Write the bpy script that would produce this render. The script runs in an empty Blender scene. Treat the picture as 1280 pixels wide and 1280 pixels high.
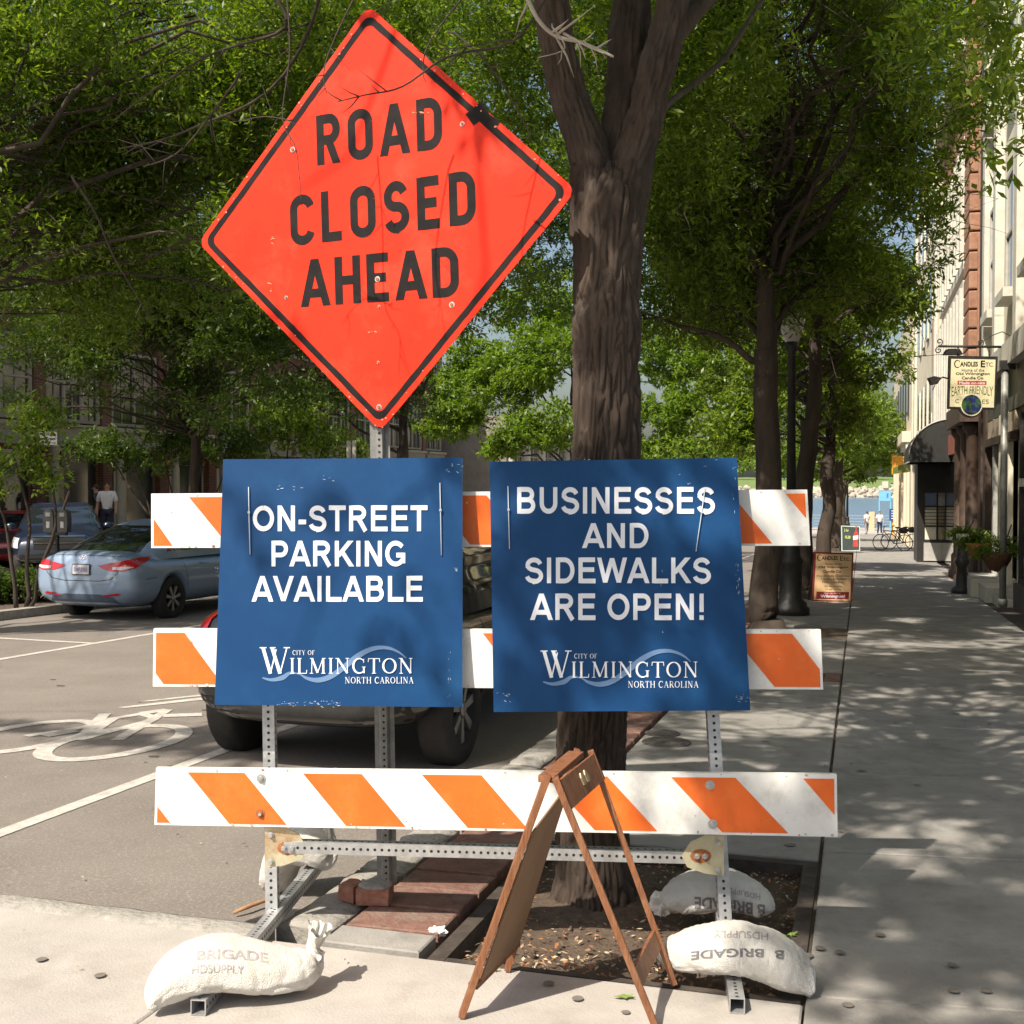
import bpy, bmesh, math, random
import numpy as np
from mathutils import Vector, Matrix, noise
from mathutils.bvhtree import BVHTree
R = math.radians
random.seed(7); rng = np.random.default_rng(7)
sc = bpy.context.scene
col = sc.collection
# ------------------------------------------------ camera, light, exposure
F = 1475.0; PITCH = math.atan(35/F); EYE = 1.5
cam = bpy.data.cameras.new('camera'); cam_o = bpy.data.objects.new('camera', cam); col.objects.link(cam_o)
cam.sensor_width = 36; cam.lens = 36*F/1280; cam.clip_end = 5000; cam.clip_start = .05
cam_o.location = (0, 0, EYE); cam_o.rotation_euler = (R(90)-PITCH, 0, 0)
sc.camera = cam_o
SUN_EL = R(50); SUNX, SUNY = .64, .768            # horizontal travel direction of the light
w = bpy.data.worlds.new('World'); sc.world = w; w.use_nodes = True
nt = w.node_tree; nt.nodes.clear()
wo = nt.nodes.new('ShaderNodeOutputWorld'); bg = nt.nodes.new('ShaderNodeBackground'); sky = nt.nodes.new('ShaderNodeTexSky')
sky.sky_type = 'NISHITA'; sky.sun_disc = False; sky.sun_elevation = SUN_EL
sky.sun_rotation = math.atan2(-SUNX, -SUNY); sky.air_density = 1.2; sky.dust_density = 4; sky.ozone_density = 1
bg.inputs[1].default_value = .095
nt.links.new(sky.outputs[0], bg.inputs[0]); nt.links.new(bg.outputs[0], wo.inputs[0])
sl = bpy.data.lights.new('sun', 'SUN'); sl.energy = 5.0; sl.angle = R(.6); sl.color = (1, .905, .765)
so = bpy.data.objects.new('sun', sl); col.objects.link(so)
cot = 1/math.tan(SUN_EL)
so.rotation_euler = Vector((SUNX, SUNY, -math.tan(SUN_EL))).to_track_quat('-Z', 'Y').to_euler()
so.location = (-10, -10, 20)
sc.view_settings.view_transform = 'Standard'; sc.view_settings.look = 'None'; sc.view_settings.gamma = 1
sc.view_settings.use_curve_mapping = False; sc.view_settings.exposure = .62
sc.cycles.max_bounces = 8; sc.cycles.transparent_max_bounces = 8

# ------------------------------------------------ coordinates
TH = R(16.5); SL = .0247
U = Vector((math.sin(TH), math.cos(TH), 0)); V = Vector((math.cos(TH), -math.sin(TH), 0))
def S(a, b, z=0):                                   # street frame: a across (right), b along, z above the sloping pavement
    p = V*a+U*b; return Vector((p.x, p.y, z-SL*b))
def ray(x, y):
    c = ((x-640)/F, 1.0, -(y-640)/F); cp, sp = math.cos(PITCH), math.sin(PITCH)
    return Vector((c[0], c[1]*cp+c[2]*sp, -c[1]*sp+c[2]*cp))
CAM = Vector((0, 0, EYE))
def at(x, y, Y):
    r = ray(x, y); return CAM+r*(Y/r.y)
def gp(x, y, dz=0):                                 # point of the ground (dz above the pavement plane)
    r = ray(x, y); n = Vector((SL*U.x, SL*U.y, 1)); return CAM+r*((dz-EYE)/n.dot(r))
def ab(p): return p.dot(V), p.dot(U)

# ------------------------------------------------ materials
MATS = {}
def srgb(c): return tuple(((x/255)/12.92 if x/255 <= .04045 else ((x/255+.055)/1.055)**2.4) for x in c)+(1,)
def mat(name, c1, c2=None, scale=6, rough=.7, bump=.0, bscale=None, metal=0, spec=.5, stretch=(1, 1, 1), coat=0, dirt=None, dirt_scale=2, dirt_amt=.5, trans=0, contrast=(.35, .65)):
    if name in MATS: return MATS[name]
    m = bpy.data.materials.new(name); m.use_nodes = True; n = m.node_tree; N = n.nodes; L = n.links
    b = N['Principled BSDF']; tc = N.new('ShaderNodeTexCoord'); mp = N.new('ShaderNodeMapping')
    mp.inputs['Scale'].default_value = stretch; L.new(tc.outputs['Object'], mp.inputs[0])
    c2 = c2 or tuple(x*.8 for x in c1)
    no = N.new('ShaderNodeTexNoise'); no.inputs['Scale'].default_value = scale; no.inputs['Detail'].default_value = 8
    no.inputs['Roughness'].default_value = .65
    L.new(mp.outputs[0], no.inputs['Vector'])
    cr = N.new('ShaderNodeValToRGB'); cr.color_ramp.elements[0].position = contrast[0]; cr.color_ramp.elements[1].position = contrast[1]
    cr.color_ramp.elements[0].color = (*c1[:3], 1); cr.color_ramp.elements[1].color = (*c2[:3], 1)
    L.new(no.outputs[0], cr.inputs[0]); out = cr.outputs[0]
    if dirt:
        n2 = N.new('ShaderNodeTexNoise'); n2.inputs['Scale'].default_value = dirt_scale; n2.inputs['Detail'].default_value = 10; n2.inputs['Roughness'].default_value = .7
        L.new(tc.outputs['Object'], n2.inputs['Vector'])
        r2 = N.new('ShaderNodeValToRGB'); r2.color_ramp.elements[0].position = .5; r2.color_ramp.elements[1].position = .72
        r2.color_ramp.elements[0].color = (0, 0, 0, 1); r2.color_ramp.elements[1].color = (dirt_amt,)*3+(1,)
        L.new(n2.outputs[0], r2.inputs[0])
        mx = N.new('ShaderNodeMix'); mx.data_type = 'RGBA'; L.new(r2.outputs[0], mx.inputs[0]); L.new(out, mx.inputs[6]); mx.inputs[7].default_value = (*dirt[:3], 1); out = mx.outputs[2]
    L.new(out, b.inputs['Base Color'])
    b.inputs['Roughness'].default_value = rough; b.inputs['Metallic'].default_value = metal
    b.inputs['Specular IOR Level'].default_value = spec; b.inputs['Coat Weight'].default_value = coat; b.inputs['Coat Roughness'].default_value = .06
    if trans: b.inputs['Transmission Weight'].default_value = trans
    if bump:
        bn = N.new('ShaderNodeTexNoise'); bn.inputs['Scale'].default_value = bscale or scale*4; bn.inputs['Detail'].default_value = 6
        L.new(mp.outputs[0], bn.inputs['Vector'])
        bp = N.new('ShaderNodeBump'); bp.inputs['Strength'].default_value = min(bump, 1); bp.inputs['Distance'].default_value = .01
        L.new(bn.outputs[0], bp.inputs['Height']); L.new(bp.outputs[0], b.inputs['Normal'])
    MATS[name] = m; return m
def leafmat(name, c1, c2):
    m = bpy.data.materials.new(name); m.use_nodes = True; n = m.node_tree; N = n.nodes; L = n.links
    b = N['Principled BSDF']; out = N['Material Output']
    ge = N.new('ShaderNodeNewGeometry'); cr = N.new('ShaderNodeValToRGB')
    cr.color_ramp.elements[0].color = (*c1, 1); cr.color_ramp.elements[1].color = (*c2, 1)
    L.new(ge.outputs['Random Per Island'], cr.inputs[0]); L.new(cr.outputs[0], b.inputs['Base Color'])
    b.inputs['Roughness'].default_value = .42; b.inputs['Specular IOR Level'].default_value = .45
    t = N.new('ShaderNodeBsdfTranslucent'); hs = N.new('ShaderNodeHueSaturation'); hs.inputs['Value'].default_value = 1.8; hs.inputs['Saturation'].default_value = 1.15
    L.new(cr.outputs[0], hs.inputs['Color']); L.new(hs.outputs[0], t.inputs[0])
    mx = N.new('ShaderNodeMixShader'); mx.inputs[0].default_value = .48
    L.new(b.outputs[0], mx.inputs[1]); L.new(t.outputs[0], mx.inputs[2]); L.new(mx.outputs[0], out.inputs[0]); return m
def glassmat(name, c, rough=.03):
    m = mat(name, c, c, rough=rough, spec=.8, coat=.6); return m

ASPH = mat('asphalt', (.155, .136, .121), (.21, .187, .168), 1.3, .9, .35, 190, dirt=(.42, .38, .34), dirt_scale=75, dirt_amt=.6, contrast=(.3, .7))
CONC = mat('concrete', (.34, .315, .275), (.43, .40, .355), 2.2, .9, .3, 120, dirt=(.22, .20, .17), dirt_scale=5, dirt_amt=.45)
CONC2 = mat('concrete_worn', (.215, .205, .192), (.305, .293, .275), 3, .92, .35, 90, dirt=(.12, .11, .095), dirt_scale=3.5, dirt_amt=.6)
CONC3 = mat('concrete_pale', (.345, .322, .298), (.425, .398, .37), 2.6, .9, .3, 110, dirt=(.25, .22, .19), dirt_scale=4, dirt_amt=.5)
KERB = mat('granite_kerb', (.24, .23, .21), (.38, .36, .33), 18, .9, 1, 40, dirt=(.12, .11, .09), dirt_scale=9, dirt_amt=.6)
JOINT = mat('joint_dirt', (.05, .04, .032), (.09, .07, .055), 30, .95)
PAINT = mat('road_paint', (.58, .55, .51), (.40, .37, .34), 9, .8, .2, 120, dirt=(.15, .14, .13), dirt_scale=40, dirt_amt=.6)
BRICKP = mat('brick_paver', (.15, .075, .057), (.22, .12, .095), 14, .9, .8, 50, dirt=(.25, .21, .17), dirt_scale=6, dirt_amt=.8)
BRICK = mat('brick_red', (.25, .10, .07), (.34, .17, .12), 25, .85, .7, 60)
SOIL = mat('soil', (.06, .042, .03), (.12, .085, .06), 20, .98, 1, 50)
DEBR = mat('leaf_litter', (.15, .085, .045), (.38, .27, .17), 9, .9)
BARK = mat('bark_dark', (.036, .025, .019), (.080, .056, .042), 16, .95, 1, 45, stretch=(1, 1, .25), dirt=(.11, .10, .09), dirt_scale=7, dirt_amt=.3)
BARK2 = mat('bark_far', (.034, .025, .019), (.072, .054, .042), 6, .95, 1, 20, stretch=(1, 1, .3))
DEAD = mat('dead_wood', (.30, .27, .22), (.42, .38, .31), 20, .9)
GALV = mat('galvanised', (.42, .43, .44), (.55, .56, .57), 22, .45, .15, 60, metal=.65, dirt=(.25, .23, .2), dirt_scale=14, dirt_amt=.5)
HOLE = mat('hole_dark', (.012, .012, .012), (.015, .015, .015))
ZINC = mat('zinc_yellow', (.50, .46, .30), (.60, .56, .40), 18, .5, metal=.4, dirt=(.35, .12, .03), dirt_scale=11, dirt_amt=.8)
RUST = mat('rust', (.28, .09, .03), (.40, .15, .05), 40, .9)
WHITE = mat('sheeting_white', (.70, .70, .68), (.78, .78, .76), 5, .5, .1, 200, dirt=(.40, .37, .32), dirt_scale=9, dirt_amt=.6)
ORANGE = mat('sheeting_orange', (.80, .145, .012), (.72, .115, .010), 5, .5, .1, 200, dirt=(.78, .22, .05), dirt_scale=8, dirt_amt=.45)
ORSIGN = mat('sign_orange', (.74, .027, .008), (.79, .035, .011), 3, .5, .05, 300, spec=.2, dirt=(.80, .12, .07), dirt_scale=3.5, dirt_amt=.4)
BLACK = mat('sign_black', (.008, .007, .008), (.018, .015, .015), 12, .6, spec=.15)
GREYW = mat('scuff_grey', (.35, .32, .30), (.45, .42, .40), 40, .7)
BLUE = mat('sign_blue', (.0032, .040, .132), (.005, .050, .155), 3, .5, .06, 8, spec=.2, dirt=(.012, .085, .21), dirt_scale=4, dirt_amt=.35)
PRINTW = mat('print_white', (.70, .73, .80), (.66, .69, .77), 8, .5)
PRINTP = mat('print_pale_blue', (.10, .19, .36), (.12, .21, .38), 8, .5)
CORE = mat('plastic_edge', (.55, .62, .72), (.5, .56, .66), 60)
TIE = mat('cable_tie', (.50, .55, .62), (.44, .5, .58), 8, .4)
WOOD = mat('stained_wood', (.15, .058, .024), (.26, .105, .045), 9, .6, .4, 40, stretch=(6, 6, .8), dirt=(.32, .18, .10), dirt_scale=16, dirt_amt=.5)
HARDB = mat('hardboard', (.20, .12, .065), (.24, .15, .085), 6, .75, .2, 200)
BRASS = mat('dull_brass', (.45, .36, .22), (.55, .45, .3), 20, .5, metal=.6)
SACK = mat('woven_sack', (.72, .70, .66), (.78, .765, .72), 7, .75, .9, 300, dirt=(.48, .40, .31), dirt_scale=7, dirt_amt=.6)
SACKI = mat('sack_ink', (.10, .10, .11), (.22, .21, .21), 50, .8)
SACKG = mat('sack_ink_grey', (.30, .27, .27), (.4, .37, .36), 50, .8)
PAPER = mat('paper', (.78, .77, .74), (.7, .69, .66), 20)
PAINTW = mat('worn_road_paint', (.58, .55, .51), (.42, .39, .36), 12, .85, .2, 120, dirt=(.20, .18, .16), dirt_scale=22, dirt_amt=.7, contrast=(.3, .6))
GUM = mat('gum_spot', (.12, .11, .10), (.19, .17, .15), 30, .8)
LEAFG = mat('fallen_leaf_green', (.16, .26, .05), (.22, .3, .08), 30, .6)
RUBBER = mat('rubber', (.015, .015, .016), (.025, .024, .024), 20, .8)
ALLOY = mat('alloy', (.35, .35, .36), (.42, .42, .43), 12, .35, metal=.8)
CHROME = mat('chrome', (.6, .6, .62), (.65, .65, .67), 12, .15, metal=1)
PBLUE = mat('paint_pale_blue', (.25, .34, .48), (.26, .35, .49), 30, .35, metal=.25, coat=.7)
PNAVY = mat('paint_navy', (.010, .019, .045), (.012, .022, .05), 30, .3, metal=.3, coat=.8)
PRED = mat('paint_red', (.40, .02, .02), (.42, .025, .02), 30, .3, coat=.8)
PBLK = mat('paint_black', (.012, .012, .016), (.015, .015, .02), 30, .25, coat=.8)
CGLASS = glassmat('car_glass', (.012, .016, .018))
WGLASS = glassmat('window_glass', (.018, .022, .024), .06)
BGLASS = mat('blue_glass', (.12, .17, .28), (.16, .22, .35), 2, .2)
LRED = mat('lamp_red', (.50, .015, .02), (.42, .01, .015), 60, .15, coat=.8)
LCLR = mat('lamp_clear', (.55, .55, .55), (.65, .6, .6), 60, .15, coat=.8)
PLATE = mat('plate_white', (.62, .60, .62), (.50, .50, .58), 40, .5)
PLATEB = mat('plate_blue', (.08, .10, .35), (.1, .12, .35), 40, .5)
CREAM = mat('stucco_cream', (.62, .56, .43), (.70, .64, .50), 2, .9, .3, 40, dirt=(.40, .36, .28), dirt_scale=1.4, dirt_amt=.5)
PCREAM = mat('painted_cream', (.68, .64, .52), (.74, .70, .58), 4, .7)
LCREAM = mat('shaded_cream_trim', (.34, .31, .25), (.40, .37, .30), 4, .7)  # dimmer cream for the left side, canopy shade put into the colour
WSTONE = mat('pale_stone', (.50, .48, .42), (.58, .56, .49), 4, .8, .2, 40, dirt=(.33, .30, .25), dirt_scale=3, dirt_amt=.4)
BEIGE = mat('beige_render', (.56, .48, .36), (.64, .56, .43), 2, .9, .3, 30)
RBRICK = mat('rust_brick', (.24, .075, .04), (.32, .12, .07), 5, .9, .5, 30)
RUSTIC = mat('rusticated_stone', (.24, .12, .075), (.36, .2, .13), 5, .9, .6, 18)
DBRICK = mat('dark_brick', (.11, .045, .032), (.17, .075, .05), 9, .9, .5, 30)
BLKFR = mat('black_frame', (.015, .014, .014), (.03, .028, .026), 10, .5)
DBROWN = mat('dark_brown_paint', (.045, .028, .02), (.08, .05, .035), 6, .6)
GREYP = mat('grey_paint', (.35, .35, .33), (.45, .44, .41), 6, .7)
OLIVE = mat('olive_panel', (.06, .065, .05), (.09, .09, .07), 4, .6)
TANP = mat('tan_panel', (.36, .29, .21), (.42, .34, .25), 4, .7)
AWN = mat('awning_black', (.012, .013, .013), (.025, .027, .026), 5, .55)
YELS = mat('yellow_sign', (.70, .38, .03), (.5, .2, .03), 3, .6)
SIGNC = mat('sign_cream', (.72, .66, .42), (.76, .70, .47), 3, .6)
SIGNT = mat('sign_tan', (.72, .47, .25), (.78, .53, .30), 3, .6)
DRED = mat('dark_red', (.22, .02, .015), (.26, .03, .02), 5, .6)
MRED = mat('red_bar', (.45, .05, .03), (.5, .06, .04), 5, .6)
DGREEN = mat('lettering_green', (.10, .13, .03), (.12, .15, .04), 5, .6)
GLOBE = mat('globe_blue', (.02, .025, .13), (.05, .12, .03), 9, .4, contrast=(.45, .55))
CHALK = mat('chalkboard', (.03, .045, .05), (.045, .06, .065), 5, .8)
MINT = mat('pale_green_frame', (.45, .55, .50), (.5, .6, .55), 5, .6)
TERRA = mat('coco_basket', (.42, .17, .05), (.30, .12, .04), 30, .95, .8, 60)
WATER = mat('river_water', (.09, .15, .22), (.13, .20, .28), .4, .25, .4, 2, stretch=(1, 4, 1))
GRASS = mat('far_grass', (.10, .16, .04), (.16, .22, .06), .3, .95)
ROCK = mat('bank_rock', (.25, .23, .2), (.4, .37, .32), .6, .95, 1, 3)
RAILB = mat('railing_blue_grey', (.16, .22, .30), (.2, .26, .34), 5, .5)
TANWOOD = mat('tan_timber', (.50, .38, .22), (.56, .43, .26), 5, .8)
SKYBL = mat('kiosk_blue', (.15, .42, .62), (.2, .48, .68), 5, .6)
NAVYS = mat('navy_sign', (.02, .06, .22), (.025, .07, .24), 5, .6)
SKIN = mat('skin', (.42, .24, .16), (.46, .27, .18), 20, .6)
SHIRT = mat('white_shirt', (.72, .72, .72), (.66, .66, .68), 20, .9)
JEANS = mat('dark_trousers', (.02, .025, .045), (.03, .035, .055), 20, .9)
TROUS = mat('grey_trousers', (.25, .25, .25), (.3, .3, .3), 20, .9)
HAIR = mat('brown_hair', (.05, .025, .012), (.07, .035, .02), 30, .7)
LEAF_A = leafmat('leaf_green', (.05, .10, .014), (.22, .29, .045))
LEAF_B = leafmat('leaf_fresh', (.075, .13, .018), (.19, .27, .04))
LEAF_D = leafmat('leaf_deep_shade', (.035, .065, .012), (.10, .15, .027))  # darker greens, deep shade put into the leaf colour

# ------------------------------------------------ mesh builder
class MB:
    def __init__(s): s.v = []; s.f = []; s.m = []; s.sm = []
    def add(s, vs, fs, mi=0, smooth=False):
        k = len(s.v); s.v += [tuple(p) for p in vs]
        for f in fs: s.f.append(tuple(i+k for i in f)); s.m.append(mi); s.sm.append(smooth)
        return s
    def hexa(s, c, mi=0):                           # c: 4 bottom corners (ccw from above) then 4 top
        return s.add(c, [(0, 3, 2, 1), (4, 5, 6, 7), (0, 1, 5, 4), (1, 2, 6, 5), (2, 3, 7, 6), (3, 0, 4, 7)], mi)
    def box(s, x0, x1, y0, y1, z0, z1, mi=0):
        return s.hexa([(x0, y0, z0), (x1, y0, z0), (x1, y1, z0), (x0, y1, z0), (x0, y0, z1), (x1, y0, z1), (x1, y1, z1), (x0, y1, z1)], mi)
    def bar(s, p, q, w, h=None, up=(0, 0, 1), mi=0):  # rectangular bar from p to q
        p, q = Vector(p), Vector(q); h = h or w; d = (q-p).normalized(); u = Vector(up); r = d.cross(u)
        if r.length < 1e-4: r = d.cross(Vector((1, 0, 0)))
        r.normalize(); u = r.cross(d); c = []
        for o in (p, q):
            for a, b in ((-1, -1), (1, -1), (1, 1), (-1, 1)): c.append(o+r*a*w/2+u*b*h/2)
        return s.add(c, [(0, 1, 2, 3), (7, 6, 5, 4), (0, 4, 5, 1), (1, 5, 6, 2), (2, 6, 7, 3), (3, 7, 4, 0)], mi)
    def tube(s, pts, rad, n=8, mi=0, caps=True, smooth=True):
        pts = [Vector(p) for p in pts]; rad = rad if hasattr(rad, '__len__') else [rad]*len(pts)
        vs = []; fs = []; ref = None
        for i, p in enumerate(pts):
            d = (pts[min(i+1, len(pts)-1)]-pts[max(i-1, 0)]).normalized()
            if ref is None: ref = d.orthogonal().normalized()
            ref = (ref-d*ref.dot(d)).normalized(); o = d.cross(ref)
            for k in range(n):
                t = 2*math.pi*k/n; vs.append(p+(ref*math.cos(t)+o*math.sin(t))*rad[i])
        for i in range(len(pts)-1):
            for k in range(n): k2 = (k+1) % n; fs.append((i*n+k, i*n+k2, (i+1)*n+k2, (i+1)*n+k))
        if caps: fs += [tuple(range(n))[::-1], tuple((len(pts)-1)*n+k for k in range(n))]
        return s.add(vs, fs, mi, smooth)
    def lathe(s, prof, n=16, o=(0, 0, 0), axis='z', mi=0, smooth=True, caps=True):  # prof: (r,h)
        vs = []; fs = []
        for r, h in prof:
            for k in range(n):
                t = 2*math.pi*k/n; c, d = r*math.cos(t), r*math.sin(t)
                q = (c, d, h) if axis == 'z' else ((h, c, d) if axis == 'x' else (d, h, c))
                vs.append((q[0]+o[0], q[1]+o[1], q[2]+o[2]))
        for i in range(len(prof)-1):
            for k in range(n): k2 = (k+1) % n; fs.append((i*n+k, i*n+k2, (i+1)*n+k2, (i+1)*n+k))
        if caps: fs += [tuple(range(n))[::-1], tuple((len(prof)-1)*n+k for k in range(n))]
        return s.add(vs, fs, mi, smooth)
    def prism(s, poly, fn, t, mi=0):                # poly 2-D, fn(u,v,w)->3-D, extruded w 0..t
        n = len(poly); vs = [fn(u, v, 0) for u, v in poly]+[fn(u, v, t) for u, v in poly]
        fs = [tuple(range(n))[::-1], tuple(range(n, 2*n))]+[(i, (i+1) % n, n+(i+1) % n, n+i) for i in range(n)]
        return s.add(vs, fs, mi)
    def ball(s, c, r, n=10, m=6, mi=0, sq=(1, 1, 1)):
        prof = [(math.sin(math.pi*i/m)*r+1e-4, -math.cos(math.pi*i/m)*r) for i in range(m+1)]
        k = len(s.v); s.lathe(prof, n, (0, 0, 0), 'z', mi)
        for i in range(k, len(s.v)): p = s.v[i]; s.v[i] = (p[0]*sq[0]+c[0], p[1]*sq[1]+c[1], p[2]*sq[2]+c[2])
        return s
    def build(s, name, m, parent=None, bevel=0, fix=False):
        me = bpy.data.meshes.new(name); me.from_pydata(s.v, [], s.f)
        for x in (m if isinstance(m, (list, tuple)) else [m]): me.materials.append(x)
        me.polygons.foreach_set('material_index', s.m); me.polygons.foreach_set('use_smooth', s.sm)
        if fix or bevel:
            bm = bmesh.new(); bm.from_mesh(me)
            bmesh.ops.recalc_face_normals(bm, faces=bm.faces)
            if bevel: bmesh.ops.bevel(bm, geom=[e for e in bm.edges if e.calc_face_angle(0) > .6], offset=bevel, segments=2, affect='EDGES', profile=.6)
            bm.to_mesh(me); bm.free()
        me.update()
        o = bpy.data.objects.new(name, me); col.objects.link(o)
        if parent: o.parent = parent
        return o
def tag(o, label=None, cat=None, group=None, kind=None):
    if label: o['label'] = label
    if cat: o['category'] = cat
    if group: o['group'] = group
    if kind: o['kind'] = kind
    return o
def thing(name, label, cat, loc=(0, 0, 0), rz=0, group=None):
    o = bpy.data.objects.new(name, None); o.empty_display_size = .2; col.objects.link(o)
    o.location = loc; o.rotation_euler = (0, 0, rz); o.matrix_basis = Matrix.Translation(Vector(loc)) @ Matrix.Rotation(rz, 4, 'Z')
    return tag(o, label, cat, group)
def copy_tree(o, parent=None):
    c = o.copy(); col.objects.link(c)
    if parent: c.parent = parent
    for ch in list(o.children): copy_tree(ch, c)
    return c
def local(t, pts):                                   # world points into the local frame of an (unparented) thing
    m = t.matrix_basis.inverted(); return [m @ Vector(p) for p in pts]
def to_local(t, mb):
    m = t.matrix_basis.inverted(); mb.v = [tuple(m @ Vector(p)) for p in mb.v]; return mb

# ------------------------------------------------ lettering
def text2d(s, bold=0.0, spacing=1.0):
    c = bpy.data.curves.new('t', 'FONT'); c.body = s; c.size = 1; c.offset = bold; c.space_character = spacing; c.resolution_u = 4
    o = bpy.data.objects.new('t', c); col.objects.link(o)
    me = bpy.data.meshes.new_from_object(o.evaluated_get(bpy.context.evaluated_depsgraph_get()))
    vs = [(v.co.x, v.co.y) for v in me.vertices]; fs = [tuple(p.vertices) for p in me.polygons]
    bpy.data.objects.remove(o); bpy.data.curves.remove(c); bpy.data.meshes.remove(me)
    return vs, fs
def fit(vs, x0, x1, y0, y1):                        # fit a text block to a box
    xs = [v[0] for v in vs]; ys = [v[1] for v in vs]
    a, b, c, d = min(xs), max(xs), min(ys), max(ys)
    return [(x0+(x-a)/(b-a)*(x1-x0), y0+(y-c)/(d-c)*(y1-y0)) for x, y in vs]
def put_text(mb, s, box, fn, bold=0, spacing=1, mi=0):
    vs, fs = text2d(s, bold, spacing)
    if not vs: return
    vs = fit(vs, *box); mb.add([fn(x, y, .0012) for x, y in vs], fs, mi)
def ribbon(pts, w):
    pts = [Vector(p) for p in pts]
    if not hasattr(w, '__len__'): pts = [p for i, p in enumerate(pts) if i == 0 or (p-pts[i-1]).length > 1e-4]
    n = len(pts); L = []; Rr = []
    for i in range(n):
        a = (pts[i]-pts[i-1]).normalized() if i else (pts[1]-pts[0]).normalized()
        b = (pts[i+1]-pts[i]).normalized() if i < n-1 else a
        t = (a+b).normalized(); nn = Vector((-t.y, t.x)); k = 1/max(.45, nn.dot(Vector((-a.y, a.x))))
        ww = w[i] if hasattr(w, '__len__') else w
        L.append(pts[i]+nn*ww/2*k); Rr.append(pts[i]-nn*ww/2*k)
    return L+Rr, [(i, i+1, n+i+1, n+i) for i in range(n-1)]
def arc(cx, cy, rx, ry, a0, a1, n=10): return [(cx+rx*math.cos(R(a0+(a1-a0)*i/n)), cy+ry*math.sin(R(a0+(a1-a0)*i/n))) for i in range(n+1)]
h = .09                                             # highway letter glyphs: cap height 1, stroke .18
HG = {
 'R': (.60, [[(h, 0), (h, 1)], [(h, 1-h), (.33, 1-h)]+arc(.33, .70, .18, .21, 90, -90)+[(h, .49)], [(.30, .49), (.50, 0)]]),
 'O': (.62, [arc(.31, .72, .22, .19, 0, 180)+arc(.31, .28, .22, .19, 180, 360)+[(.53, .72)]]),
 'A': (.68, [[(.06, 0), (.34, 1)], [(.34, 1), (.62, 0)], [(.15, .28), (.53, .28)]]),
 'D': (.60, [[(h, 0), (h, 1)], [(h, 1-h), (.28, 1-h)]+arc(.28, .68, .23, .23, 90, 0)+arc(.28, .32, .23, .23, 0, -90)+[(h, h)]]),
 'C': (.60, [arc(.31, .72, .22, .19, 10, 180)+arc(.31, .28, .22, .19, 180, 350)]),
 'L': (.52, [[(h, 0), (h, 1)], [(h, h), (.50, h)]]),
 'S': (.60, [arc(.30, .70, .20, .21, 20, 180)+arc(.30, .68, .20, .17, 200, 265, 4)+arc(.31, .31, .21, .20, 88, -90)+arc(.30, .30, .21, .21, 270, 200, 5)]),
 'E': (.55, [[(h, 0), (h, 1)], [(h, h), (.52, h)], [(h, .5), (.46, .5)], [(h, 1-h), (.52, 1-h)]]),
 'H': (.62, [[(h, 0), (h, 1)], [(.53, 0), (.53, 1)], [(h, .5), (.53, .5)]])}
AG = {
 'O': (1.08, [arc(.54, .5, .39, .41, 90, 450, 26)]),
 'N': (1.0, [[(.20, 0), (.20, 1)], [(.20, .97), (.80, .03)], [(.80, 0), (.80, 1)]]),
 '-': (.46, [[(.06, .36), (.40, .36)]]),
 'S': (.93, [arc(.46, .70, .28, .21, 12, 190, 10)+arc(.46, .73, .28, .21, 200, 262, 4)+arc(.47, .285, .30, .225, 84, -90, 10)+arc(.46, .30, .31, .215, 270, 190, 6)]),
 'T': (.85, [[(.425, 0), (.425, .92)], [(.04, .915), (.81, .915)]]),
 'R': (1.0, [[(.20, 0), (.20, 1)], [(.20, .915), (.56, .915)]+arc(.56, .715, .23, .20, 90, -90)+[(.20, .515)], [(.52, .50), (.64, .34), (.86, 0)]]),
 'E': (.93, [[(.20, 0), (.20, 1)], [(.20, .085), (.86, .085)], [(.20, .53), (.80, .53)], [(.20, .915), (.84, .915)]]),
 'P': (.93, [[(.20, 0), (.20, 1)], [(.20, .915), (.54, .915)]+arc(.54, .68, .24, .235, 90, -90)+[(.20, .445)]]),
 'A': (1.0, [[(.10, 0), (.50, 1)], [(.50, 1), (.90, 0)], [(.24, .29), (.76, .29)]]),
 'K': (1.0, [[(.20, 0), (.20, 1)], [(.22, .36), (.84, 1)], [(.44, .58), (.88, 0)]]),
 'I': (.39, [[(.195, 0), (.195, 1)]]),
 'G': (1.08, [arc(.53, .5, .39, .41, 40, 318, 20)+[(.87, .22)], [(.88, .12), (.88, .46)], [(.56, .44), (.97, .44)]]),
 'V': (.93, [[(.08, 1), (.465, .02)], [(.465, .02), (.85, 1)]]),
 'L': (.85, [[(.20, 0), (.20, 1)], [(.20, .085), (.82, .085)]]),
 'B': (1.0, [[(.20, 0), (.20, 1)], [(.20, .915), (.56, .915)]+arc(.56, .72, .21, .195, 90, -90)+[(.20, .525)], [(.56, .53)]+arc(.58, .307, .24, .222, 90, -90)+[(.20, .085)]]),
 'U': (1.0, [[(.20, 1), (.20, .38)]+arc(.50, .38, .30, .295, 180, 360)+[(.80, 1)]]),
 'D': (1.0, [[(.20, 0), (.20, 1)], [(.20, .915), (.48, .915)]+arc(.48, .5, .36, .415, 90, -90, 16)+[(.20, .085)]]),
 'W': (1.32, [[(.09, 1), (.36, .02)], [(.36, .02), (.66, .98)], [(.66, .98), (.96, .02)], [(.96, .02), (1.23, 1)]]),
 '!': (.46, [[(.23, .30), (.23, 1)], [(.23, 0), (.23, .18)]]),
 ' ': (.39, [])}
T, t_ = .12, .045                                   # serif glyphs: thick and thin strokes
def sf(x, y, ww=.24): return ([(x-ww/2, y), (x+ww/2, y)], .04)
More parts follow.
